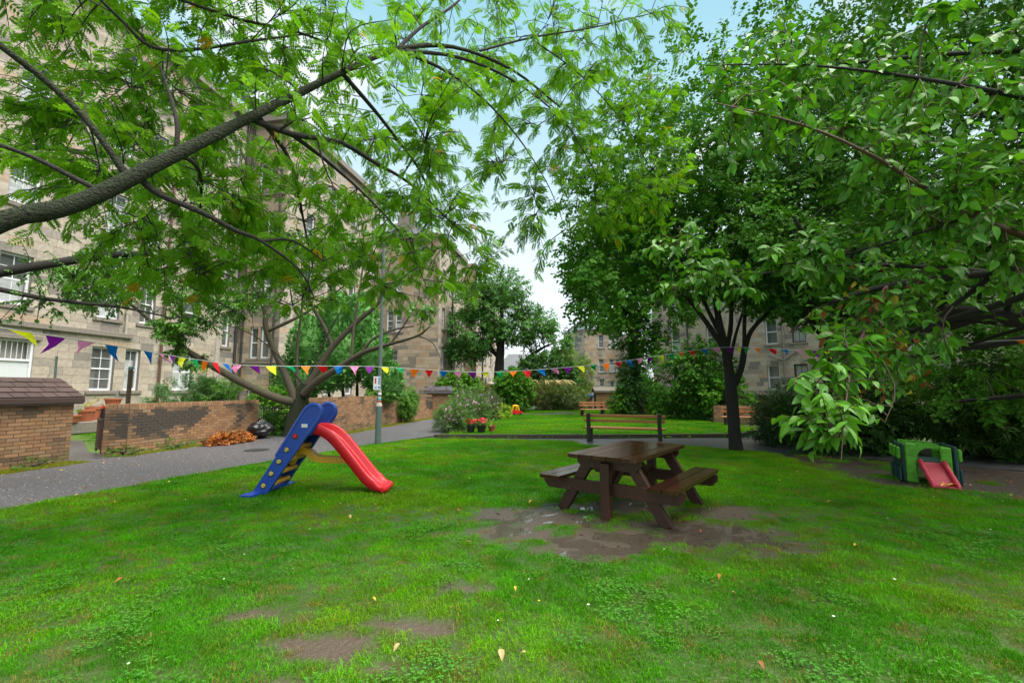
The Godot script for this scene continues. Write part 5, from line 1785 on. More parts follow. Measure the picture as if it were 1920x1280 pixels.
func build_small() -> void:
	# pots at the bed corner
	pot("dark pot of red begonias beside the flower bed, nearer the road", Vector3(-1.45, 0.04, -16.2), 0.16, 0.26, M.black_plastic, "small", Color(0.08, 0.2, 0.03), 26, Color(0.75, 0.06, 0.07))
	pot("dark pot of red and pink begonias beside the small terracotta pot", Vector3(-1.08, 0.04, -16.25), 0.17, 0.26, M.black_plastic, "small", Color(0.08, 0.2, 0.03), 26, Color(0.72, 0.10, 0.12))
	pot("small terracotta pot with a thin green shoot on the far lawn", Vector3(-0.72, 0.04, -16.6), 0.14, 0.24, M.terracotta, "small", Color(0.12, 0.3, 0.03), 8)
	# terracotta pots by the facade
	var lg := thing("stone_ledge", "low stone ledge holding terracotta pots at the facade foot", "ledge", Vector3(-15.75, 0, -17.0))
	var lk := MB.new()
	lk.cbox(Transform3D(Basis(Vector3.UP, -0.16), Vector3(0, 0.2, 0)), Vector3(1.2, 0.4, 3.4), 0.02)
	part("slab", lk.mesh(), M.trim, lg)
	pot("large terracotta pot second from the bin store", Vector3(-15.52, 0.4, -16.75), 0.25, 0.42, M.terracotta, "small", Color(0.2, 0.25, 0.04), 0)
	pot("wide low terracotta bowl nearest the bin store", Vector3(-15.4, 0.4, -16.1), 0.24, 0.25, M.terracotta, "small", Color(0.1, 0.25, 0.03), 14)
	pot("terracotta pot with yellowish plant behind the large pot", Vector3(-15.85, 0.4, -17.4), 0.25, 0.5, M.terracotta, "small", Color(0.3, 0.3, 0.05), 18)
	pot("terracotta pot raised on the red topped dark stand", Vector3(-15.45, 0.92, -17.75), 0.27, 0.28, M.terracotta, "small", Color(0.1, 0.25, 0.03), 0)
	var ps := thing("plant_stand", "low dark stand with red top holding a terracotta pot", "stand", Vector3(-15.45, 0.4, -17.75))
	var sk := MB.new()
	sk.cbox(Transform3D(Basis.IDENTITY, Vector3(0, 0.21, 0)), Vector3(0.6, 0.42, 0.5), 0.02)
	part("box", sk.mesh(), M.iron, ps)
	var sk2 := MB.new()
	sk2.cbox(Transform3D(Basis.IDENTITY, Vector3(0, 0.47, 0)), Vector3(0.58, 0.09, 0.46), 0.02)
	part("top", sk2.mesh(), M.red_paint, ps)
	# clothes poles
	var cp := thing("clothes_pole", "brown wooden clothes pole with green top behind the brick wall", "pole", Vector3(-11.9, 0, -14.2))
	var k := MB.new()
	k.beam(Vector3(0, 0, 0), Vector3(0, 2.15, 0), 0.09, 0.09, Vector3(0, 0, 1))
	part("post", k.mesh(), M.post_wood, cp)
	var k2 := MB.new()
	k2.cbox(Transform3D(Basis.IDENTITY, Vector3(0, 2.2, 0)), Vector3(0.11, 0.12, 0.11), 0.02)
	k2.tube([Vector3(-0.16, 2.17, 0), Vector3(0.16, 2.17, 0)], [0.012, 0.012], 6)
	part("top", k2.mesh(), M.steel_low, cp)
	var cp2 := thing("clothes_pole", "thin green metal pole rising behind the bin store roof", "pole", Vector3(-13.1, 0, -13.1))
	var k3 := MB.new()
	k3.tube([Vector3(0, 0, 0), Vector3(-0.05, 2.5, 0)], [0.03, 0.03], 8)
	part("pole", k3.mesh(), M.steel_low, cp2)
	# refuse bag: crumpled surface
	var bag := thing("rubbish_bag", "shiny black rubbish bag slumped at the wall end by the tree", "rubbish bag", Vector3(-8.05, 0, -14.75))
	var bn := FastNoiseLite.new()
	bn.seed = 8; bn.frequency = 3.0; bn.fractal_type = FastNoiseLite.FRACTAL_RIDGED; bn.fractal_octaves = 3
	var sm := SphereMesh.new()
	sm.radius = 1.0; sm.height = 2.0; sm.radial_segments = 40; sm.rings = 24
	var arr := sm.get_mesh_arrays()
	var vv: PackedVector3Array = arr[Mesh.ARRAY_VERTEX]
	for i in vv.size():
		var p := vv[i]
		var n := bn.get_noise_3dv(p * 0.5)
		var y := p.y * 0.5 + 0.5
		var w := 1.0 - 0.65 * smoothstep(0.55, 0.95, y)
		vv[i] = Vector3(p.x * 0.30 * w * (1 + 0.42 * n), y * 0.58 * (1 + 0.2 * n), p.z * 0.28 * w * (1 + 0.42 * n))
	arr[Mesh.ARRAY_VERTEX] = vv
	arr[Mesh.ARRAY_NORMAL] = null
	arr[Mesh.ARRAY_TANGENT] = null
	arr[Mesh.ARRAY_TEX_UV] = null
	var stl := SurfaceTool.new()
	stl.create_from_arrays(arr)
	stl.deindex()
	stl.generate_normals()
	part("bag", stl.commit(), M.black_plastic, bag)
	var kn := MB.new()
	for i in 7:
		var a := TAU * i / 7
		leaf_into(kn, Transform3D(frame_to(Vector3(cos(a) * 0.5, 1, sin(a) * 0.5)), Vector3(0, 0.54, 0)), 0.16, 0.09, 0.6, 0.2)
	part("knot", kn.mesh(), M.black_plastic, bag)
	# heap of rusty garden waste
	var hp := thing("leaf_heap", "heap of rusty orange garden waste against the brick wall", "heap", Vector3(-8.25, 0, -13.6))
	var hx := []
	var hc := []
	for i in 620:
		var a := rf(0, TAU)
		var r := sqrt(rf(0, 1))
		var p := Vector3(cos(a) * r * 0.42, 0, sin(a) * r * 0.95)
		p.y = 0.36 * (1 - r) * rf(0.4, 1.0) * (0.7 + 0.6 * absf(bn.get_noise_2d(p.x, p.z)))
		hx.push_back(Transform3D(frame_to(rdir() + Vector3(0, 0.4, 0)).scaled(Vector3.ONE * rf(0.5, 1.2)), p))
		hc.push_back([Color(0.38, 0.12, 0.03), Color(0.25, 0.08, 0.025), Color(0.46, 0.19, 0.05), Color(0.16, 0.06, 0.03)][rng.randi() % 4])
	scatter("dead_leaves", SP.small, M.leaf_matt, hp, hx, hc)
	# blue lid
	var bl := thing("paddling_pool", "blue plastic pool or lid showing above the far low wall", "pool", Vector3(6.0, 0.9, -38.4))
	var bb := MB.new()
	bb.lathe([Vector2(0, 0), Vector2(0.95, 0), Vector2(1.05, 0.2), Vector2(0.95, 0.24), Vector2(0, 0.26)], 20)
	part("lid", bb.mesh(), M.sign_blue, bl)
	var bs := thing("plinth", "dark plinth under the blue plastic lid", "plinth", Vector3(6.0, 0, -38.4))
	var bp := MB.new()
	bp.cbox(Transform3D(Basis.IDENTITY, Vector3(0, 0.44, 0)), Vector3(1.4, 0.88, 1.0))
	part("block", bp.mesh(), M.trim, bs)
	# iron cover in the road
	var mh := thing("drain_cover", "dark wet iron drain cover in the road behind the slide", "drain cover", Vector3(-6.55, 0.001, -11.9))
	var mk := MB.new()
	mk.lathe([Vector2(0.3, 0), Vector2(0.3, 0.008), Vector2(0, 0.008)], 16)
	part("plate", mk.mesh(), M.iron, mh)

# ---------------------------------------------------------------- trees
func build_rowan() -> void:
	var t := thing("rowan_tree", "rowan tree with mossy limb reaching in overhead and feathery bright leaves", "tree")
	var nodes := []
	nodes += limb(t, "trunk", [[-4.35, -0.05, -2.3, 0.131], [-4.3, 1, -2.4, 0.109], [-4.1, 1.9, -2.55, 0.092], [-3.76, 2.3, -2.75, 0.0765], [-3.49, 2.69, -3, 0.0665], [-3.16, 2.91, -3.2, 0.0589], [-2.7, 3.45, -3.5, 0.0523], [-2.33, 4.04, -3.9, 0.0436], [-1.77, 4.82, -4.4, 0.0327], [-1.31, 5.4, -4.8, 0.0291], [-0.72, 5.75, -5.2, 0.023], [0, 5.75, -5.6, 0.0176], [0.67, 5.49, -6, 0.0096]], M.bark_moss, 16, 0.09)
	var L := [
		[[-2.38, 4, -3.9, 0.0327], [-2.16, 4.03, -4.2, 0.0261], [-1.82, 4.16, -4.6, 0.0259], [-1.57, 4.11, -4.9, 0.0224], [-1.23, 4.03, -5.3, 0.016], [-0.75, 3.64, -5.6, 0.0072]],
		[[-2.91, 3.19, -3.4, 0.0285], [-2.82, 3.1, -3.5, 0.0259], [-2.61, 3.03, -3.7, 0.024], [-2.45, 2.95, -3.9, 0.02], [-2.33, 2.92, -4.1, 0.016], [-2.11, 2.73, -4.4, 0.0112], [-2.03, 2.48, -4.6, 0.0064]],
		[[-2.33, 2.92, -4.1, 0.0144], [-2.18, 3.02, -4.4, 0.0112], [-2, 2.9, -4.7, 0.0064]],
		[[-3.72, 4.07, -2.8, 0.0208], [-3.52, 3.9, -2.9, 0.024], [-3.38, 3.77, -3.1, 0.024], [-3.19, 3.54, -3.25, 0.023], [-3, 3.19, -3.4, 0.0288]],
		[[-3.66, 3.26, -2.9, 0.0128], [-3.5, 3.21, -2.95, 0.0144], [-3.34, 3.16, -3.05, 0.016], [-3.13, 3.05, -3.2, 0.0192], [-3.06, 3.02, -3.25, 0.024]],
		[[-3.5, 4.85, -3.4, 0.0096], [-3.44, 4.78, -3.7, 0.0128], [-3.33, 4.7, -3.9, 0.016], [-3.06, 4.84, -4.1, 0.0144], [-2.67, 5.09, -4.3, 0.012], [-2.19, 5.61, -4.8, 0.008]],
		[[-3.32, 5.19, -3.8, 0.0112], [-2.79, 5.33, -4.3, 0.0144], [-2.34, 5.44, -4.6, 0.0128], [-1.89, 5.47, -5, 0.0096], [-1.35, 5.24, -5.4, 0.0064]],
		[[-2.72, 3.51, -3.5, 0.0208], [-2.73, 3.69, -3.5, 0.0168], [-2.8, 3.89, -3.52, 0.0144], [-2.95, 4.24, -3.55, 0.0096]],
		[[-1.31, 5.4, -4.8, 0.024], [-1.08, 5.85, -5, 0.0192], [-0.73, 6.31, -5.2, 0.0144], [-0.42, 6.87, -5.4, 0.0096]],
		[[-1.23, 5.42, -4.85, 0.024], [-0.67, 5.69, -5.3, 0.0192], [0, 5.75, -5.8, 0.0144], [0.77, 5.38, -6.2, 0.0104], [1.27, 4.72, -6.5, 0.0056]],
		[[-1.31, 5.4, -4.8, 0.024], [-0.83, 5.38, -5.1, 0.0176], [-0.4, 5.24, -5.4, 0.0136], [0.07, 4.88, -5.7, 0.0096], [0.51, 4.32, -6, 0.0064], [0.75, 3.79, -6.2, 0.004]],
		[[-2.16, 4.03, -4.2, 0.024], [-1.98, 3.97, -4.6, 0.0176], [-1.65, 3.73, -5, 0.012], [-1.28, 3.33, -5.3, 0.0072], [-1.05, 2.79, -5.5, 0.004]],
		[[-0.41, 5.86, -5.4, 0.016], [0.29, 6.38, -5.8, 0.0128], [1.28, 6.97, -6.3, 0.0096], [2.47, 7.77, -6.9, 0.0064]],
		[[0.29, 6.34, -5.8, 0.0112], [1.12, 6.18, -6.4, 0.0088], [1.99, 5.6, -7, 0.0064], [2.49, 4.74, -7.3, 0.004]],
		[[-1.77, 4.82, -4.4, 0.0252], [-1.5, 4.7, -5.2, 0.02], [-1.2, 4.4, -6.2, 0.0136], [-1.3, 3.7, -7.2, 0.0064]],
		[[-2.33, 4.04, -3.9, 0.0252], [-2.5, 4.1, -4.9, 0.0208], [-2.8, 3.8, -5.9, 0.0144], [-3, 3.2, -6.8, 0.0072]],
		[[-2.7, 3.45, -3.5, 0.024], [-3.1, 3.7, -4.3, 0.0176], [-3.7, 3.7, -5.2, 0.0112], [-4.3, 3.3, -6, 0.0056]],
	]
	for k in L.size():
		nodes += limb(t, "limb", L[k], M.bark_dark if k != 3 else M.bark_moss, 8, 0.04)
	# where the leafy shoots end: centre, radii, number
	var A := blob_points([
		[Vector3(-2.3, 4.7, -5.1), Vector3(2.3, 1.8, 1.8), 431], [Vector3(-1.6, 3.5, -6.6), Vector3(1.6, 0.85, 1.3), 106], [Vector3(0.0, 5.6, -6.4), Vector3(1.7, 1.2, 1.3), 145],
		[Vector3(1.8, 5.6, -7.4), Vector3(1.3, 1.8, 1.1), 243], [Vector3(-4.1, 3.8, -5.0), Vector3(1.3, 1.3, 1.4), 224], [Vector3(0.3, 7.3, -6.8), Vector3(3.0, 0.9, 1.6), 184],
		[Vector3(0.35, 4.0, -6.9), Vector3(0.5, 0.75, 0.5), 17], [Vector3(-2.8, 3.0, -5.6), Vector3(1.2, 0.55, 1.2), 93], [Vector3(-0.9, 4.3, -6.6), Vector3(0.9, 0.8, 0.9), 58], [Vector3(-4.7, 4.9, -4.3), Vector3(1.0, 1.2, 1.0), 130], [Vector3(-4.1, 5.9, -4.1), Vector3(1.2, 0.9, 0.9), 100], [Vector3(-3.2, 5.6, -4.4), Vector3(1.4, 0.9, 1.0), 137]], 0.9, -0.5, 0.36, 21)
	twig_leaves(t, nodes, A, {"maxr": 0.06, "hubs": 150, "arch": 0.08, "r0": 0.0065, "r1": 0.0024, "n0": 8, "n1": 12, "droop": 0.5, "s0": 0.7, "s1": 1.15, "twig": M.twig, "mat": M.leaf_rowan, "color": Color(0.15, 0.36, 0.014), "mesh": [pinnate(0.15, 6), pinnate(0.14, 5), pinnate(0.16, 7)], "yellow": 0.008, "from": 0.25, "flip": 1.1, "per": 1.8})

func build_apple() -> void:
	# the many-stemmed tree behind the slide
	var t := thing("multi_stem_tree", "low spreading multi-stemmed tree with mossy bark behind the blue slide", "tree")
	var n := []
	var K := func(a: Array) -> void: n.append_array(limb(t, "limb", a, M.bark_tan, 9, 0.05))
	n += limb(t, "trunk", [[-7.35, -0.05, -15.4, 0.295], [-7.3, 0.4, -15.4, 0.246], [-7.2, 0.9, -15.4, 0.238], [-7.1, 1.35, -15.4, 0.213], [-6.95, 1.75, -15.4, 0.164]], M.bark_moss, 12, 0.06)
	K.call([[-7.3, 1.15, -15.3, 0.164], [-7.7, 1.25, -15.1, 0.139], [-8.5, 1.65, -14.8, 0.123], [-9.6, 2.35, -14.4, 0.107], [-10.6, 3.1, -14.0, 0.082], [-11.4, 4.0, -13.6, 0.0492], [-12.2, 4.6, -13.2, 0.0246]])
	K.call([[-7.25, 1.2, -15.3, 0.139], [-7.55, 1.9, -15.3, 0.123], [-7.95, 2.7, -15.3, 0.107], [-8.3, 3.6, -15.2, 0.0902], [-8.4, 4.3, -15.2, 0.0738], [-8.9, 5.2, -15.1, 0.041]])
	K.call([[-8.25, 3.5, -15.2, 0.0656], [-7.7, 3.75, -15.2, 0.0574], [-7.1, 4.1, -15.3, 0.0492], [-6.3, 4.7, -15.4, 0.0328], [-5.5, 5.4, -15.5, 0.0164]])
	K.call([[-7.1, 1.35, -15.4, 0.156], [-6.7, 2.1, -15.5, 0.131], [-6.2, 3.0, -15.6, 0.107], [-5.4, 3.9, -15.7, 0.082], [-4.7, 4.6, -15.8, 0.0656], [-4.5, 5.4, -15.8, 0.041], [-4.3, 6.3, -15.9, 0.0164]])
	K.call([[-6.2, 3.0, -15.6, 0.082], [-6.5, 3.7, -15.6, 0.0656], [-7.0, 4.5, -15.6, 0.0492], [-7.4, 5.4, -15.7, 0.0246]])
	K.call([[-6.95, 1.4, -15.3, 0.148], [-6.4, 1.85, -15.1, 0.123], [-5.6, 2.3, -14.9, 0.107], [-4.8, 2.75, -14.7, 0.082], [-3.9, 3.0, -14.5, 0.0574], [-3.0, 3.25, -14.4, 0.0328], [-2.6, 3.55, -14.3, 0.0164]])
	K.call([[-4.9, 2.7, -14.7, 0.0574], [-4.5, 3.2, -14.7, 0.041], [-3.8, 3.5, -14.7, 0.0328], [-3.2, 3.6, -14.7, 0.0164]])
	K.call([[-7.3, 1.6, -15.5, 0.0574], [-7.4, 3.0, -15.6, 0.0492], [-7.35, 4.6, -15.7, 0.0328], [-7.5, 6.0, -15.8, 0.0164]])
	K.call([[-5.3, 2.45, -14.95, 0.0492], [-5.3, 3.6, -15.1, 0.0451], [-5.15, 5.2, -15.2, 0.0328], [-5.1, 6.4, -15.3, 0.0164]])
	K.call([[-3.9, 3.0, -14.5, 0.0328], [-3.3, 3.9, -14.5, 0.0246], [-3.0, 4.7, -14.5, 0.0164], [-3.3, 5.6, -14.6, 0.0082]])
	K.call([[-3.0, 3.25, -14.4, 0.0246], [-2.5, 3.0, -14.3, 0.0164], [-2.2, 2.4, -14.2, 0.0082]])
	var A := blob_points([[Vector3(-10.3, 3.3, -14.0), Vector3(1.0, 0.7, 0.8), 50], [Vector3(-9.6, 4.4, -14.3), Vector3(1.5, 1.0, 1.2), 70], [Vector3(-11.9, 4.9, -13.0), Vector3(1.6, 1.2, 1.3), 80], [Vector3(-8.2, 5.8, -15.0), Vector3(1.8, 1.2, 1.4), 45], [Vector3(-6.4, 6.4, -15.4), Vector3(1.9, 1.1, 1.4), 34], [Vector3(-4.6, 6.2, -15.5), Vector3(1.6, 1.1, 1.3), 28], [Vector3(-9.9, 2.55, -14.1), Vector3(0.5, 0.35, 0.4), 14], [Vector3(-3.0, 4.0, -14.4), Vector3(0.8, 0.8, 0.6), 10]], 0.5, -0.2, 0.5, 4)
	twig_leaves(t, n, A, {"maxr": 0.2, "hubs": 60, "loose": 1.2, "arch": 0.08, "r0": 0.009, "r1": 0.003, "n0": 9, "n1": 15, "droop": 0.35, "s0": 0.9, "s1": 1.6, "twig": M.twig, "mat": M.leaf_gloss, "color": Color(0.085, 0.22, 0.022), "mesh": [SP.small], "per": 0.9, "from": 0.3, "single": 0})
	# neighbour on the left with small oval leaves
	var u := thing("oval_leaf_tree", "tree with small oval leaves whose dark branches hang in from the left edge", "tree")
	var m := []
	m += limb(u, "trunk", [[-9.6, -0.05, -5.6, 0.2], [-9.5, 1.5, -5.8, 0.17], [-9.2, 3.0, -6.0, 0.14], [-9.0, 5.0, -6.2, 0.1], [-9.0, 7.5, -6.4, 0.05]], M.bark_dark, 9, 0.05)
	for a in [[[-9.2, 2.9, -6.0, 0.1], [-8.4, 3.2, -6.7, 0.085], [-7.6, 3.6, -7.3, 0.075], [-6.9, 3.95, -7.9, 0.06], [-6.2, 4.0, -8.4, 0.035], [-5.4, 3.7, -8.9, 0.015]], [[-8.4, 3.2, -6.7, 0.05], [-7.5, 3.0, -7.2, 0.035], [-6.7, 2.95, -7.7, 0.022], [-6.0, 2.8, -8.0, 0.01]], [[-9.05, 4.6, -6.1, 0.07], [-8.0, 5.4, -6.9, 0.05], [-7.0, 5.6, -7.6, 0.03], [-6.0, 5.5, -8.3, 0.012]], [[-6.9, 3.95, -7.9, 0.04], [-6.4, 3.6, -8.8, 0.03], [-5.9, 3.2, -9.6, 0.012]]]:
		m += limb(u, "limb", a, M.bark_dark, 8, 0.05)
	var B := blob_points([[Vector3(-7.5, 3.4, -7.6), Vector3(1.2, 0.6, 1.0), 70], [Vector3(-6.2, 3.4, -8.6), Vector3(1.1, 0.65, 1.0), 80], [Vector3(-5.3, 3.3, -9.2), Vector3(0.8, 0.6, 0.8), 46], [Vector3(-7.0, 4.6, -7.8), Vector3(1.4, 0.7, 1.1), 60], [Vector3(-6.0, 5.2, -8.6), Vector3(1.4, 0.7, 1.0), 46], [Vector3(-8.0, 2.85, -7.3), Vector3(0.8, 0.35, 0.7), 34], [Vector3(-5.9, 2.75, -8.7), Vector3(0.5, 0.35, 0.5), 30], [Vector3(-7.5, 5.8, -7.5), Vector3(1.6, 1.0, 1.2), 90], [Vector3(-5.0, 4.4, -9.2), Vector3(1.2, 0.8, 1.0), 80], [Vector3(-6.4, 4.1, -8.3), Vector3(1.2, 0.6, 1.0), 80]], 0.8, -0.35, 0.42, 6)
	twig_leaves(u, m, B, {"maxr": 0.09, "hubs": 50, "arch": 0.06, "r0": 0.007, "r1": 0.0025, "n0": 12, "n1": 20, "droop": 0.4, "s0": 0.55, "s1": 1.0, "twig": M.twig, "mat": M.leaf_gloss, "color": Color(0.07, 0.20, 0.02), "mesh": [simple_leaf(0.075, 0.045, 0.4, 0.25)], "per": 1.6, "from": 0.2, "single": 300, "yellow": 0.004})

func build_cherry() -> void:
	var t := thing("cherry_tree", "cherry tree with large drooping glossy leaves filling the upper corner", "tree")
	var n := []
	n += limb(t, "trunk", [[6.9, -0.05, -3.6, 0.24], [6.85, 1.2, -3.6, 0.2], [6.7, 2.4, -3.6, 0.17], [6.5, 4.0, -3.7, 0.13], [6.3, 6.0, -3.9, 0.08]], M.bark_dark, 12, 0.05)
	var L := [
		[[6.7, 2.3, -3.6, 0.0744], [5.8, 2.75, -4.1, 0.062], [5, 2.75, -4.6, 0.0496], [4.2, 2.7, -5, 0.0341], [3.6, 2.5, -5.2, 0.0186], [3.2, 2.2, -5.2, 0.0075]],
		[[5.6, 2.75, -4.2, 0.0434], [4.4, 3.2, -4.2, 0.025], [3.5, 3.7, -4.1, 0.0175], [2.8, 4.05, -4.1, 0.011], [2, 4.35, -4.2, 0.005]],
		[[6.6, 3.2, -3.6, 0.045], [5.4, 3.9, -3.8, 0.03], [4.2, 4.4, -4, 0.02], [3.1, 4.9, -4.4, 0.011], [2.2, 5.2, -4.8, 0.005]],
		[[4.2, 2.7, -5, 0.0248], [3.5, 2.1, -4.5, 0.014], [3.05, 1.7, -4.1, 0.009], [2.75, 1.35, -3.8, 0.0055], [2.55, 1, -3.6, 0.003]],
		[[3.5, 2.1, -4.5, 0.01], [3.6, 1.6, -4.3, 0.007], [3.4, 1.25, -4.2, 0.003]],
		[[5, 2.75, -4.6, 0.031], [4, 3, -5.2, 0.0175], [3, 3, -5.8, 0.011], [2, 2.75, -6.3, 0.005]],
		[[4.4, 3.2, -4.2, 0.015], [3.6, 3, -4.8, 0.011], [2.7, 2.95, -5.3, 0.007], [1.9, 2.75, -5.6, 0.0035]],
		[[6.4, 4.6, -3.8, 0.035], [5, 5.2, -4.6, 0.025], [3.8, 5.6, -5.4, 0.015], [2.8, 5.6, -6, 0.006]],
		[[5, 2.75, -4.6, 0.031], [4.6, 2.1, -5.2, 0.0217], [4.4, 1.5, -5.6, 0.009], [4.2, 1.1, -5.8, 0.004]],
		[[6.7, 2.6, -3.6, 0.062], [6.3, 2.75, -4.8, 0.0527], [5.9, 2.55, -5.6, 0.0434], [5.3, 2.3, -6.3, 0.031], [4.6, 2.3, -6.8, 0.01]],
		[[6.75, 2.2, -3.6, 0.0496], [6.5, 2.4, -5, 0.0372], [6.4, 2.2, -6.2, 0.0217], [6.2, 1.9, -7, 0.0075]],
	]
	for k in L.size(): n += limb(t, "limb", L[k], M.twig_red if k in [1, 3, 4, 3] else M.bark_dark, 8, 0.04)
	var A := blob_points([
		[Vector3(2.6, 1.35, -3.85), Vector3(0.35, 0.45, 0.4), 40], [Vector3(3.1, 1.75, -4.2), Vector3(0.45, 0.5, 0.45), 45], [Vector3(3.6, 2.2, -4.6), Vector3(0.6, 0.5, 0.5), 48], [Vector3(4.3, 2.0, -5.2), Vector3(0.6, 0.7, 0.6), 48],
		[Vector3(2.3, 2.85, -5.4), Vector3(0.7, 0.35, 0.6), 45], [Vector3(3.2, 3.0, -4.9), Vector3(0.8, 0.5, 0.7), 59], [Vector3(4.2, 3.1, -4.5), Vector3(0.8, 0.6, 0.7), 59], [Vector3(2.6, 4.15, -4.3), Vector3(0.7, 0.4, 0.6), 48],
		[Vector3(3.6, 3.9, -4.2), Vector3(0.7, 0.5, 0.6), 59], [Vector3(4.6, 4.0, -4.2), Vector3(0.8, 0.7, 0.7), 59], [Vector3(3.0, 5.0, -4.8), Vector3(0.9, 0.5, 0.7), 59], [Vector3(4.2, 5.0, -4.6), Vector3(0.9, 0.6, 0.8), 59],
		[Vector3(3.4, 5.8, -5.6), Vector3(1.2, 0.6, 0.9), 59], [Vector3(5.2, 3.0, -5.4), Vector3(0.8, 0.8, 0.8), 54], [Vector3(5.2, 2.2, -6.2), Vector3(0.8, 0.5, 0.8), 45], [Vector3(2.2, 3.5, -5.8), Vector3(0.7, 0.4, 0.6), 29], [Vector3(5.6, 5.2, -5.0), Vector3(1.0, 0.9, 1.0), 67], [Vector3(5.0, 2.9, -4.3), Vector3(0.9, 0.5, 0.6), 60], [Vector3(4.6, 3.5, -3.9), Vector3(0.8, 0.5, 0.5), 50], [Vector3(5.4, 4.6, -4.3), Vector3(0.9, 0.8, 0.8), 70], [Vector3(6.0, 3.4, -5.6), Vector3(0.9, 0.8, 0.9), 60]], 0.9, -0.3, 0.5, 31)
	twig_leaves(t, n, A, {"maxr": 0.06, "hubs": 70, "arch": 0.06, "r0": 0.006, "r1": 0.002, "n0": 8, "n1": 13, "droop": 0.5, "s0": 0.5, "s1": 1.15, "twig": M.twig_red, "mat": M.leaf_gloss, "color": Color(0.095, 0.28, 0.02), "mesh": [simple_leaf(0.15, 0.072, 0.35, 0.25), simple_leaf(0.14, 0.076, 0.2, 0.4), simple_leaf(0.15, 0.066, 0.55, 0.1), simple_leaf(0.13, 0.07, 0.1, 0.55)], "per": 1.6, "from": 0.15, "flip": 0.8, "spread": 0.45})
	# dead brown leaves caught in the hanging branch
	var dx := []
	var dc := []
	for e in blob_points([[Vector3(3.75, 2.35, -4.7), Vector3(0.6, 0.6, 0.4), 62], [Vector3(4.1, 1.9, -5.0), Vector3(0.5, 0.6, 0.4), 45]], 1.0, -0.5):
		dx.push_back(Transform3D(frame_to((Vector3(0, -1, 0) + rdir() * 0.6).normalized(), rdir()).scaled(Vector3.ONE * rf(0.4, 0.9)), e[0]))
		dc.push_back([Color(0.22, 0.065, 0.02), Color(0.12, 0.04, 0.02), Color(0.28, 0.11, 0.03), Color(0.35, 0.33, 0.03)][rng.randi() % 4])
	scatter("withered_leaves", simple_leaf(0.12, 0.07, 0.7, 0.6), M.leaf_matt, t, dx, dc)

func bg_tree(label: String, base: Vector3, trunk: Array, limbs: Array, blobs: Array, kind: String, col: Color, s0: float, s1: float, bm: Material, nb := 60, hang := 0.3, called := "broadleaf_tree", thr := -0.18, freq := 0.35, mt: Material = null) -> Node3D:
	var t := thing(called, label, "tree", base)
	var n := limb(t, "trunk", trunk, bm, 12, 0.05)
	for a in limbs: n += limb(t, "limb", a, bm, 8, 0.05)
	var pts := blob_points(blobs, freq, thr, 0.42, int(base.x * 7 + base.z * 3))
	branches_to(t, n, pts, nb, bm, 0.07)
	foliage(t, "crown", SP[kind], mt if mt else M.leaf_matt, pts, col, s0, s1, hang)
	return t

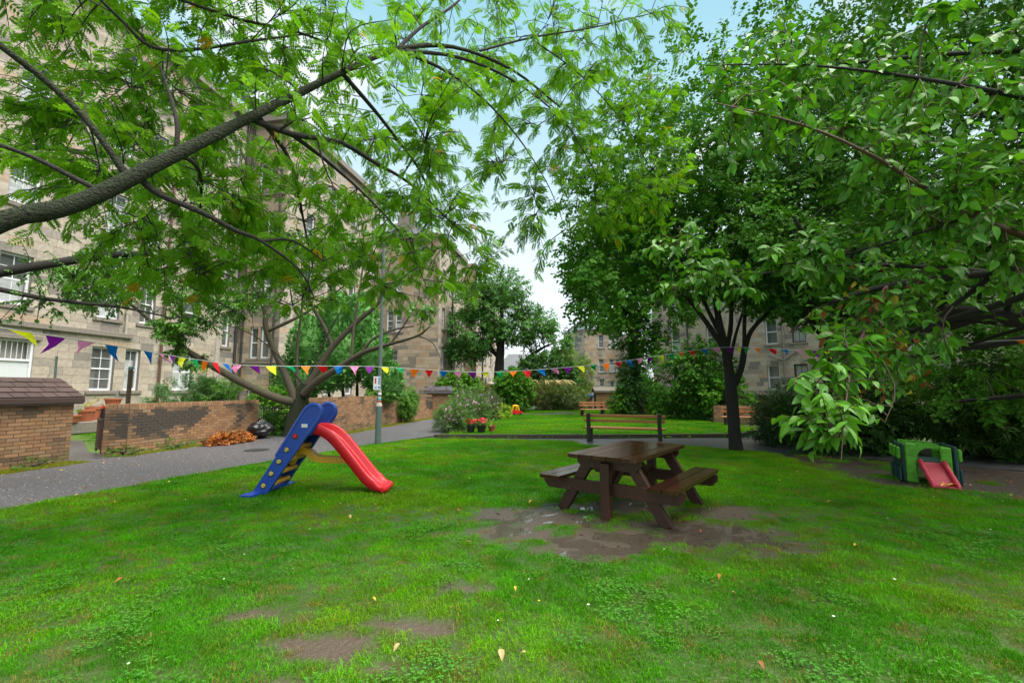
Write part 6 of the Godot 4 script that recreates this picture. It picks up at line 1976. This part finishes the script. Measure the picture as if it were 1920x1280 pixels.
func build_trees() -> void:
	# forked tree by the path, crown spreading over the right half
	bg_tree("forked tree with slim dark trunk and spreading crown beside the footpath", Vector3(5.69, 0, -11.79),
		[[0.02, -0.05, 0, 0.21], [0.0, 0.25, 0, 0.16], [-0.02, 1.0, 0, 0.147], [-0.05, 1.75, 0, 0.139], [-0.12, 2.5, 0, 0.109], [-0.3, 3.4, 0.05, 0.084], [-0.4, 4.6, 0.1, 0.0588], [-0.3, 6.5, 0.2, 0.0252]],
		[[[0.0, 1.55, 0, 0.0924], [0.25, 2.1, 0, 0.0798], [0.4, 2.7, 0, 0.0714], [0.65, 3.2, 0.05, 0.0546], [1.4, 3.9, 0.2, 0.0378], [2.4, 4.6, 0.3, 0.0168]], [[0.36, 2.6, 0, 0.0504], [0.4, 3.3, 0, 0.0462], [0.5, 4.5, 0, 0.0336], [0.6, 6.2, 0, 0.0168]], [[-0.12, 2.5, 0, 0.0756], [-0.6, 3.3, 0, 0.063], [-1.2, 4.0, 0.1, 0.0462], [-2.2, 4.7, 0.2, 0.0252], [-3.2, 5.0, 0.3, 0.0101]], [[-0.12, 2.5, 0, 0.0672], [0.05, 3.3, 0, 0.0546], [0.1, 4.6, 0, 0.0378], [0.2, 6.2, 0, 0.0168]], [[-0.2, 2.9, 0, 0.0588], [-0.55, 3.9, -0.2, 0.0462], [-0.8, 5.2, -0.4, 0.0252]], [[-0.05, 2.2, 0, 0.0504], [0.3, 3.0, -0.3, 0.042], [0.9, 3.9, -0.9, 0.0252]]],
		[[Vector3(-2.6, 4.9, 0.6), Vector3(1.9, 1.2, 1.8), 340], [Vector3(-0.6, 5.4, 0.8), Vector3(2.2, 1.5, 2.0), 420], [Vector3(1.8, 5.0, 0.5), Vector3(2.2, 1.5, 2.0), 420], [Vector3(3.8, 4.3, 0.8), Vector3(1.8, 1.2, 1.6), 300], [Vector3(-1.6, 7.4, 0.4), Vector3(2.4, 1.7, 2.0), 420], [Vector3(1.4, 7.6, 0.3), Vector3(2.6, 1.8, 2.2), 460], [Vector3(-2.9, 6.4, 0.0), Vector3(1.6, 1.4, 1.6), 260], [Vector3(0.2, 9.6, 0.0), Vector3(3.0, 1.6, 2.4), 380], [Vector3(-3.3, 3.7, 0.8), Vector3(0.9, 0.6, 0.9), 80], [Vector3(4.6, 3.2, 1.4), Vector3(1.2, 0.7, 1.2), 130], [Vector3(2.8, 3.5, 0.6), Vector3(1.0, 0.5, 1.0), 90]],
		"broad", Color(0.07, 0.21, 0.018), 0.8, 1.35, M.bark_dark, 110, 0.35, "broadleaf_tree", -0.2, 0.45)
	# taller dark trees behind it
	bg_tree("tall dark green tree whose heavy crown stands behind the forked tree", Vector3(10.2, 0, -13.5),
		[[0, -0.05, 0, 0.4], [0, 2, 0, 0.32], [-0.2, 5, 0, 0.26], [0, 9, 0, 0.14], [0, 12, 0, 0.05]],
		[[[0, 2.6, 0, 0.18], [-1.5, 3.0, 1.2, 0.15], [-2.6, 3.2, 2.2, 0.12], [-3.4, 4.0, 3.2, 0.08], [-4.2, 5.0, 4.0, 0.03]], [[0, 3.2, 0, 0.17], [1.0, 4.5, 1.0, 0.12], [2.2, 5.6, 1.8, 0.05]], [[-0.1, 4.5, 0, 0.15], [-1.6, 6.0, 0.5, 0.1], [-3.0, 7.4, 0.8, 0.04]]],
		[[Vector3(-2.0, 6.0, 1.5), Vector3(2.6, 1.8, 2.2), 420], [Vector3(1.4, 5.6, 1.5), Vector3(2.8, 2.0, 2.4), 440], [Vector3(-1.0, 9.0, 1.0), Vector3(3.2, 2.2, 2.6), 520], [Vector3(2.4, 9.0, 0.6), Vector3(3.2, 2.4, 2.6), 480], [Vector3(0.2, 12.0, 0), Vector3(3.6, 2.0, 3.0), 420], [Vector3(3.6, 3.6, 2.4), Vector3(1.9, 1.3, 1.6), 200], [Vector3(-2.8, 4.2, 3.0), Vector3(1.5, 1.0, 1.3), 150]],
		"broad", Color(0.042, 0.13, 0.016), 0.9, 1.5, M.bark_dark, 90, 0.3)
	bg_tree("broad tree with a thick dark limb stretching across the right edge", Vector3(10.6, 0, -6.6),
		[[0, -0.05, 0, 0.36], [-0.1, 1.4, 0, 0.28], [-0.4, 2.5, -0.1, 0.25], [-0.4, 4.5, 0, 0.2], [0, 7, 0, 0.1], [0, 9, 0, 0.04]],
		[[[-0.3, 2.2, -0.1, 0.19], [-1.6, 2.55, -0.4, 0.17], [-3.0, 2.75, -0.7, 0.14], [-4.0, 3.0, -1.0, 0.10], [-5.0, 3.7, -1.2, 0.05], [-5.6, 4.6, -1.2, 0.02]], [[-1.6, 2.5, -0.4, 0.08], [-2.6, 2.3, -0.9, 0.06], [-3.6, 2.1, -1.5, 0.04], [-4.5, 1.5, -2.0, 0.02]], [[-0.3, 3.4, 0, 0.13], [-2.0, 4.6, 0.3, 0.09], [-3.6, 5.6, 0.4, 0.03]], [[-3.0, 2.75, -0.7, 0.1], [-3.8, 2.3, -1.4, 0.08], [-4.1, 1.6, -2.0, 0.05], [-4.3, 0.9, -2.4, 0.02]], [[-0.2, 1.7, 0, 0.09], [-1.0, 1.5, -1.4, 0.06], [-2.0, 1.3, -2.4, 0.02]]],
		[[Vector3(-3.0, 5.0, 0.2), Vector3(2.4, 1.5, 1.8), 420], [Vector3(-1.2, 6.4, 0.3), Vector3(2.6, 1.8, 2.0), 420], [Vector3(-3.6, 7.2, 0.2), Vector3(2.4, 1.7, 2.0), 380], [Vector3(-0.4, 3.2, -0.9), Vector3(1.9, 0.9, 1.3), 190], [Vector3(-1.4, 1.9, -2.2), Vector3(1.5, 0.7, 1.0), 130], [Vector3(-4.4, 3.9, -0.9), Vector3(1.3, 0.7, 1.0), 130], [Vector3(-1.0, 8.6, 0), Vector3(3.0, 1.4, 2.2), 260], [Vector3(-2.6, 3.6, 0.8), Vector3(1.6, 0.7, 1.0), 120]],
		"broad", Color(0.06, 0.18, 0.016), 0.75, 1.25, M.bark_dark, 110, 0.3, "broadleaf_tree", -0.15, 0.55)
	# ivy clad tree on the far lawn
	var iv := bg_tree("ivy clad tree with full crown standing at the far lawn edge", Vector3(7.7, 0, -28.2),
		[[0, -0.05, 0, 0.55], [0, 0.6, 0, 0.42], [-0.1, 3, 0, 0.38], [-0.1, 6, 0, 0.3], [0.2, 10, 0, 0.16], [0.3, 13, 0, 0.05]],
		[[[-0.1, 5.2, 0, 0.2], [-1.4, 7.0, 0.3, 0.12], [-2.6, 8.6, 0.4, 0.05]], [[-0.1, 5.5, 0, 0.2], [1.4, 7.2, 0.2, 0.12], [2.8, 8.6, 0.3, 0.05]]],
		[[Vector3(-1.9, 7.6, 0.3), Vector3(2.3, 2.3, 2.2), 460], [Vector3(1.6, 7.4, 0.2), Vector3(2.6, 2.2, 2.2), 440], [Vector3(-0.6, 10.4, 0), Vector3(3.0, 2.3, 2.6), 520], [Vector3(2.6, 10.2, 0), Vector3(2.6, 2.2, 2.4), 380], [Vector3(0.4, 13.2, 0), Vector3(3.0, 1.9, 2.6), 380], [Vector3(0.2, 5.0, 0.4), Vector3(1.4, 1.3, 1.2), 180], [Vector3(-3.2, 9.0, 0), Vector3(1.3, 1.4, 1.4), 150]],
		"broad", Color(0.06, 0.18, 0.018), 1.3, 2.2, M.bark_tan, 70, 0.3)
	foliage(iv, "ivy", SP.small, M.leaf_gloss, blob_points([[Vector3(-0.3, 2.3, 0.25), Vector3(0.85, 2.4, 0.7), 620], [Vector3(-0.7, 0.7, 0.3), Vector3(0.6, 0.8, 0.5), 150]], 1.2, -0.3), Color(0.045, 0.14, 0.016), 1.3, 2.2, 0.5)
	bg_tree("large leafy tree closing the gap above the right facade", Vector3(15.5, 0, -22.0),
		[[0, -0.05, 0, 0.4], [0, 4, 0, 0.3], [0, 9, 0, 0.12]], [[[0, 4, 0, 0.2], [-2, 6, 0, 0.1], [-3.4, 7.5, 0, 0.04]]],
		[[Vector3(-2.0, 7.2, 0), Vector3(3.2, 2.2, 2.4), 460], [Vector3(1.6, 8.0, 0), Vector3(3.4, 2.4, 2.4), 460], [Vector3(-1.0, 11.0, 0), Vector3(4.0, 2.6, 3.0), 520], [Vector3(2.8, 5.4, 0.6), Vector3(1.8, 1.2, 1.4), 150]],
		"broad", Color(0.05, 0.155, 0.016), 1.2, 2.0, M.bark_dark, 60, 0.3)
	# far tree between the buildings
	bg_tree("full round tree with leaning second trunk in the distance between the buildings", Vector3(-1.2, 0, -39.0),
		[[0, -0.05, 0, 0.55], [0.05, 2, 0, 0.5], [0.15, 4.2, 0, 0.4], [0.3, 6.5, 0, 0.28], [0.3, 9, 0, 0.1]],
		[[[0.1, 1.2, 0, 0.3], [1.2, 2.6, 0, 0.26], [2.6, 4.2, 0, 0.2], [4.0, 5.2, 0, 0.1], [5.2, 5.6, 0, 0.04]], [[0.15, 4.2, 0, 0.22], [-1.6, 6.0, 0, 0.12], [-2.8, 7.2, 0, 0.05]], [[0.3, 5.6, 0, 0.2], [1.8, 7.4, 0, 0.1], [3.0, 8.6, 0, 0.04]]],
		[[Vector3(-2.2, 6.4, 0), Vector3(2.4, 1.9, 2.2), 430], [Vector3(0.5, 7.8, 0), Vector3(2.8, 2.4, 2.4), 520], [Vector3(3.0, 7.0, 0), Vector3(2.1, 1.7, 2.0), 330], [Vector3(0.2, 10.3, 0), Vector3(2.3, 1.7, 2.0), 380], [Vector3(-1.8, 9.0, 0), Vector3(1.8, 1.5, 1.8), 280], [Vector3(4.4, 5.6, 0), Vector3(1.7, 1.1, 1.5), 170], [Vector3(-3.0, 4.8, 0), Vector3(1.6, 1.0, 1.4), 180]],
		"broad", Color(0.085, 0.215, 0.045), 1.3, 2.1, M.bark_dark, 110, 0.2, "broadleaf_tree", -0.22, 0.4)
	# conifer behind the wall: several dense lobes
	var c := thing("conifer", "dense bushy green conifer with rounded lobes behind the brick wall", "tree", Vector3(-8.0, 0, -20.6))
	for i in 6:
		limb(c, "trunk", [[-0.6 + i * 0.55, -0.05, rf(-0.3, 0.3), 0.09], [-0.8 + i * 0.6, 1.0, rf(-0.3, 0.3), 0.075], [-1.1 + i * 0.7, 2.2, 0, 0.05], [-1.4 + i * 0.8, 3.4, 0, 0.03]], M.bark_dark, 7, 0.05)
	var cp := []
	for e in [[Vector3(-1.75, 2.0, 0.2), Vector3(0.85, 1.1, 0.9), 700], [Vector3(-1.0, 3.4, 0.5), Vector3(0.85, 1.35, 0.9), 850], [Vector3(0.1, 4.6, 0.0), Vector3(0.85, 1.35, 0.9), 850], [Vector3(1.2, 4.4, 0.2), Vector3(0.75, 1.5, 0.8), 850], [Vector3(0.7, 3.0, 0.8), Vector3(0.85, 1.4, 0.7), 800], [Vector3(1.8, 3.0, 0.5), Vector3(0.75, 1.4, 0.8), 800], [Vector3(2.4, 1.9, 0.4), Vector3(0.75, 0.9, 0.7), 560], [Vector3(0.0, 2.2, 0.9), Vector3(0.8, 0.8, 0.6), 450], [Vector3(-0.8, 2.0, 0.9), Vector3(0.7, 0.7, 0.6), 400], [Vector3(-1.3, 1.2, 0.6), Vector3(0.6, 0.6, 0.5), 260]]:
		cp += blob_points([[e[0], e[1], int(e[2] * 1.5)]], 1.6, -0.7, 0.07, 3)
		var core := MB.new()
		var er: Vector3 = e[1] * 0.86
		core.lathe([Vector2(0, -1), Vector2(0.5, -0.87), Vector2(0.87, -0.5), Vector2(1, 0), Vector2(0.87, 0.5), Vector2(0.5, 0.87), Vector2(0, 1)], 12)
		part("inner_growth", core.mesh(), M.conifer_core, c, Transform3D(Basis.from_scale(er), e[0]))
	foliage(c, "crown", SP.fan, M.needle, cp, Color(0.13, 0.32, 0.075), 0.7, 1.15, -0.5, 0.3)

func build_shrubs() -> void:
	var dk := Color(0.03, 0.085, 0.014)
	var md := Color(0.05, 0.15, 0.016)
	var lt := Color(0.11, 0.27, 0.02)
	# left garden
	shrub("garden_shrub", "feathery grey green shrub against the facade above the brick wall", "shrub", Vector3(-12.0, 1.0, -17.2), Vector3(1.4, 0.95, 0.9), 800, "thin", Color(0.07, 0.17, 0.05), 0.9, 1.5)
	shrub("garden_shrub", "fresh green herb patch topping the brick wall", "shrub", Vector3(-10.6, 0.95, -17.2), Vector3(1.5, 0.8, 0.9), 800, "thin", Color(0.12, 0.26, 0.05), 0.9, 1.4)
	shrub("garden_shrub", "leafy green bush filling the gap by the iron railing", "shrub", Vector3(-8.5, 0.75, -16.4), Vector3(0.9, 0.85, 0.5), 420, "small", lt, 1.0, 1.7)
	shrub("garden_shrub", "dark strappy plant at the foot of the iron railing", "shrub", Vector3(-8.1, 0.3, -15.75), Vector3(0.45, 0.4, 0.25), 160, "thin", md, 0.7, 1.2)
	var pp := thing("poppy", "single red poppy above the brick wall", "flower", Vector3(-9.55, 0, -16.4))
	var pk := MB.new()
	pk.tube([Vector3(0, 0, 0), Vector3(0.03, 1.3, 0)], [0.006, 0.005], 5)
	part("stem", pk.mesh(), M.bench_leg, pp)
	var pb := MB.new()
	for i in 6:
		var a := TAU * i / 6
		leaf_into(pb, Transform3D(frame_to(Vector3(cos(a), 0.5, sin(a))), Vector3(0.03, 1.3, 0)), 0.07, 0.075, 0.3, 0.1)
	part("bloom", pb.mesh(), M.red_paint, pp)
	shrub("creeper", "green creeper hanging over the end of the brown brick wall", "creeper", Vector3(-5.05, 0.95, -22.1), Vector3(0.42, 0.75, 0.9), 560, "thin", Color(0.09, 0.22, 0.03), 0.8, 1.3, 1.2)
	shrub("creeper", "flat creeper sprawling along the brown wall top", "creeper", Vector3(-5.8, 1.4, -20.6), Vector3(0.6, 0.3, 1.6), 420, "thin", Color(0.11, 0.24, 0.03), 0.8, 1.2, 0.4)
	shrub("garden_shrub", "rounded bright green shrub before the dark tenement", "shrub", Vector3(-3.6, 1.5, -30.5), Vector3(1.5, 1.1, 0.9), 620, "small", Color(0.09, 0.23, 0.02), 1.5, 2.4)
	shrub("garden_shrub", "grey green lavender like bush right of the small bin store", "shrub", Vector3(-2.9, 0.8, -27.8), Vector3(0.6, 0.7, 0.5), 300, "thin", Color(0.09, 0.17, 0.07), 0.9, 1.4)
	shrub("garden_shrub", "brownish shrub beside the brick pier", "shrub", Vector3(-2.6, 1.2, -34.6), Vector3(0.9, 1.1, 0.6), 380, "thin", Color(0.13, 0.14, 0.04), 1.2, 2.0)
	shrub("laurel_bush", "round bright laurel bush behind the toy car", "shrub", Vector3(0.0, 1.35, -31.0), Vector3(1.35, 1.5, 1.0), 950, "small", Color(0.085, 0.24, 0.018), 1.5, 2.4)
	# central planting
	var pg := shrub("pampas_grass", "tall arching pampas style grass with tan plumes", "grass clump", Vector3(2.4, 0.9, -33.4), Vector3(1.2, 1.0, 0.7), 260, "thin", Color(0.15, 0.20, 0.06), 1.6, 2.6, -0.9)
	var pl := MB.new()
	for i in 26:
		var a := Vector3(rf(-0.5, 0.5), 0, rf(-0.3, 0.3))
		var dd := Vector3(rf(-1.6, 1.8), 0, rf(-0.5, 0.5))
		pl.tube(smooth_path([a, a + dd * 0.4 + Vector3(0, 1.5, 0), a + dd * 0.75 + Vector3(0, 2.2, 0), a + dd * 1.1 + Vector3(0, 1.9, 0)], 3), [0.012, 0.011, 0.01, 0.01, 0.012, 0.02, 0.035, 0.05, 0.05, 0.03], 5)
	part("plume", pl.mesh(), M.toy_cream, pg)
	shrub("garden_shrub", "pale variegated shrub right of the tall grass", "shrub", Vector3(4.1, 0.95, -33.6), Vector3(1.3, 1.0, 0.8), 520, "thin", Color(0.19, 0.25, 0.09), 1.3, 2.0)
	shrub("garden_shrub", "dark mixed shrubbery behind the tall grass", "shrub", Vector3(2.6, 2.3, -36.5), Vector3(2.8, 2.0, 0.9), 1300, "small", Color(0.05, 0.14, 0.025), 1.8, 2.8)
	var bm := shrub("bamboo", "tall yellow green bamboo like shrub in front of the stone block", "shrub", Vector3(5.1, 2.7, -38.0), Vector3(1.6, 2.1, 0.9), 760, "thin", Color(0.14, 0.24, 0.035), 1.5, 2.4, 0.5)
	var bk := MB.new()
	for i in 12: bk.tube([Vector3(-0.6 + i * 0.1, 0, rf(-0.2, 0.2)), Vector3(-0.9 + i * 0.17, 3.2, 0)], [0.04, 0.025], 5)
	part("cane", bk.mesh(), M.post_wood, bm)
	shrub("garden_shrub", "small dark clipped bush beside the blue lid", "shrub", Vector3(4.95, 1.0, -35.6), Vector3(0.75, 0.6, 0.5), 320, "small", md, 1.2, 1.8)
	# right hedges
	shrub("hedge", "tall clipped bright hedge right of the low brick store", "hedge", Vector3(10.0, 1.15, -36.5), Vector3(1.9, 1.3, 0.9), 900, "small", Color(0.09, 0.24, 0.02), 1.6, 2.4)
	shrub("hedge", "lower dark hedge between ivy trunk and lilac", "hedge", Vector3(10.0, 0.8, -29.5), Vector3(1.6, 0.85, 0.7), 620, "small", Color(0.04, 0.11, 0.02), 1.3, 2.0)
	shrub("garden_shrub", "young light green shrub at the foot of the ivy tree", "shrub", Vector3(6.6, 0.75, -28.0), Vector3(0.6, 0.8, 0.5), 240, "small", lt, 1.2, 1.9)
	shrub("garden_shrub", "light green seedlings right of the ivy trunk", "shrub", Vector3(8.6, 0.6, -27.4), Vector3(0.5, 0.6, 0.4), 170, "small", lt, 1.2, 1.9)
	shrub("lilac_bush", "large leafy lilac bush left of the forked trunk", "shrub", Vector3(9.2, 2.0, -23.4), Vector3(2.3, 2.2, 1.3), 1700, "small", Color(0.055, 0.17, 0.016), 1.4, 2.3, 0.3)
	shrub("lilac_bush", "lighter low lilac growth beside the forked trunk", "shrub", Vector3(10.3, 1.2, -22.2), Vector3(1.3, 1.0, 0.7), 460, "small", Color(0.09, 0.25, 0.02), 1.3, 2.1, 0.3)
	shrub("garden_shrub", "dark shrub in front of the purple roofed bin store", "shrub", Vector3(9.2, 0.75, -14.9), Vector3(1.2, 0.85, 0.9), 640, "thin", Color(0.035, 0.085, 0.025), 1.0, 1.7)
	shrub("garden_shrub", "low dark shrub spreading at the path bend", "shrub", Vector3(8.0, 0.5, -13.0), Vector3(1.1, 0.6, 0.8), 420, "thin", Color(0.03, 0.075, 0.02), 1.0, 1.6)
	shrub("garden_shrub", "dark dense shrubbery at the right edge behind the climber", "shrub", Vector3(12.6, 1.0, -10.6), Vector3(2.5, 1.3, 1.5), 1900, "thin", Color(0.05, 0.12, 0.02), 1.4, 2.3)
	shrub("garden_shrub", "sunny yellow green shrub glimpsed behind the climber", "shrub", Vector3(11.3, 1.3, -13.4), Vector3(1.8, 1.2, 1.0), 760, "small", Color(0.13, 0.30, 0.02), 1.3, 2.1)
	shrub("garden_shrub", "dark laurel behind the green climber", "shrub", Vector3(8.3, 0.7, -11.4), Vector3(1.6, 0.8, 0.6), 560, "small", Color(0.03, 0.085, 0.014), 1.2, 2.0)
	# flower bed by the road
	var spots := [[-2.3, -17.2, 0.55, 0.55], [-2.2, -18.4, 0.6, 0.65], [-1.7, -19.4, 0.7, 0.8], [-2.2, -20.6, 0.6, 0.9], [-1.3, -21.6, 0.7, 0.9], [-1.8, -23.2, 0.7, 0.9], [-1.2, -25.0, 0.7, 0.8]]
	var said := ["pink cosmos plant at the front corner of the flower bed", "pink cosmos plant next behind the front one in the bed", "tall pink flowering plant beside the begonia pots", "pale mauve flowering plant at the road side of the bed", "mauve flowering plant at the lawn side of the bed", "dusky purple flowering plant near the back of the bed", "last grey green flowering plant of the bed"]
	for i in spots.size():
		var s: Array = spots[i]
		var f := shrub("flowering_plant", said[i], "flowering plant", Vector3(s[0], s[3] * 0.75, s[1]), Vector3(s[2], s[3] * 0.8, 0.55), 330, "thin", Color(0.10, 0.20, 0.05) if i < 4 else Color(0.10, 0.15, 0.06), 0.7, 1.2, -0.6, "flowering plants in the bed")
		foliage(f, "blooms", SP.bloom, M.petal, blob_points([[Vector3(0, s[3] * 1.05, 0.1), Vector3(s[2] * 1.05, s[3] * 0.6, 0.55), 60]], 2.0, -0.6, 0.5, i), Color(0.78, 0.42, 0.66) if i < 5 else Color(0.55, 0.40, 0.6), 0.8, 1.5, -0.5)
	shrub("garden_shrub", "lime green foliage clump at the back of the flower bed", "shrub", Vector3(-0.75, 0.35, -23.6), Vector3(0.6, 0.4, 0.4), 220, "small", Color(0.2, 0.32, 0.02), 0.9, 1.4)
	shrub("weed_clump", "green weeds at the foot of the sooty brick wall near the gate", "weeds", Vector3(-9.15, 0.08, -10.95), Vector3(0.4, 0.14, 0.3), 110, "small", Color(0.07, 0.18, 0.02), 0.25, 0.5)
	shrub("weed_clump", "green weeds along the base of the sooty brick wall", "weeds", Vector3(-8.95, 0.1, -12.3), Vector3(0.25, 0.16, 0.7), 140, "small", Color(0.07, 0.18, 0.02), 0.25, 0.5)
	shrub("weed_clump", "green weeds at the bin store foot", "weeds", Vector3(-9.6, 0.06, -9.3), Vector3(0.22, 0.1, 0.4), 60, "small", Color(0.07, 0.18, 0.02), 0.25, 0.5)

func _ready() -> void:
	rng.seed = 20240
	# camera
	var cam := Camera3D.new()
	cam.name = "camera"
	add_child(cam)
	cam.position = EYE
	cam.rotation_degrees = Vector3(PITCH, 0, 0)
	cam.fov = rad_to_deg(2.0 * atan(640.0 / FOC))
	cam.far = 900.0
	cam.current = true
	# sky: thin bright cloud low down, pale blue above
	var im := Image.create(640, 320, false, Image.FORMAT_RGBF)
	var cn := FastNoiseLite.new()
	cn.seed = 12; cn.frequency = 1.3; cn.fractal_octaves = 5
	for j in 320:
		var el := PI / 2 - PI * (j + 0.5) / 320
		for i in 640:
			var az := TAU * (i + 0.5) / 640 - PI
			var d := Vector3(sin(az) * cos(el), sin(el), -cos(az) * cos(el))
			var h := maxf(d.y, 0.0)
			var blue := Color(0.17, 0.187, 0.194).lerp(Color(0.062, 0.119, 0.147), smoothstep(0.08, 0.75, h))
			var k := smoothstep(0.02, 0.42, cn.get_noise_3d(d.x * 1.4, d.y * 2.6, d.z * 1.4))
			var c := blue.lerp(Color(0.175, 0.182, 0.189), k * 0.9)
			im.set_pixel(i, j, c)
	var sm := PanoramaSkyMaterial.new()
	sm.panorama = ImageTexture.create_from_image(im)
	var sky := Sky.new()
	sky.sky_material = sm
	var env := Environment.new()
	env.background_mode = Environment.BG_SKY
	env.sky = sky
	env.tonemap_mode = Environment.TONE_MAPPER_LINEAR
	env.tonemap_exposure = 6.2
	env.sdfgi_enabled = true
	env.ssao_enabled = true
	env.ssil_enabled = true
	var we := WorldEnvironment.new()
	we.name = "environment"
	we.environment = env
	add_child(we)
	# soft sun through cloud, high to the right
	var sun := DirectionalLight3D.new()
	sun.name = "sun"
	sun.light_energy = 0.5
	sun.light_color = Color(1.0, 0.97, 0.93)
	sun.light_angular_distance = 60.0
	sun.shadow_enabled = true
	add_child(sun)
	sun.rotation_degrees = Vector3(-66, 70, 0)
	materials()
	SP.small = spray(9, 0.20, 0.075, 0.046)
	SP.broad = spray(15, 0.42, 0.115, 0.075)
	SP.thin = spray(22, 0.26, 0.10, 0.018, 0.0)
	SP.fan = fan_spray(0.17)
	var bl := MB.new()
	for i in 6:
		var a := TAU * i / 6
		leaf_into(bl, Transform3D(frame_to(Vector3(cos(a), sin(a), 0.2), Vector3(0, 0, 1)), Vector3.ZERO), 0.045, 0.032, 0.1, 0.1)
	SP.bloom = bl.mesh()
	build_ground()
	print("ground ", Time.get_ticks_msec())
	build_tenements()
	print("buildings ", Time.get_ticks_msec())
	build_walls()
	print("walls ", Time.get_ticks_msec())
	build_lamp()
	build_slide()
	build_table()
	build_bench("dark posted bench with two orange back slats seen from behind, nearest the table", Vector3(3.26, 0, -13.5), -0.36, 2.35, M.slat_orange)
	build_bench("small distant bench on the far lawn before the low brick store", Vector3(4.55, 0.03, -26.2), PI + 0.12, 1.5, M.slat_orange_b)
	build_bench("orange slatted bench half hidden behind the forked trunk", Vector3(9.75, 0.0, -19.4), PI - 0.35, 1.7, M.slat_orange_b)
	build_climber()
	build_coupe()
	build_bunting()
	build_small()
	print("objects ", Time.get_ticks_msec())
	build_trees()
	print("trees ", Time.get_ticks_msec())
	build_apple()
	build_rowan()
	build_cherry()
	print("near trees ", Time.get_ticks_msec())
	build_shrubs()
	build_grass()
	print("done ", Time.get_ticks_msec())
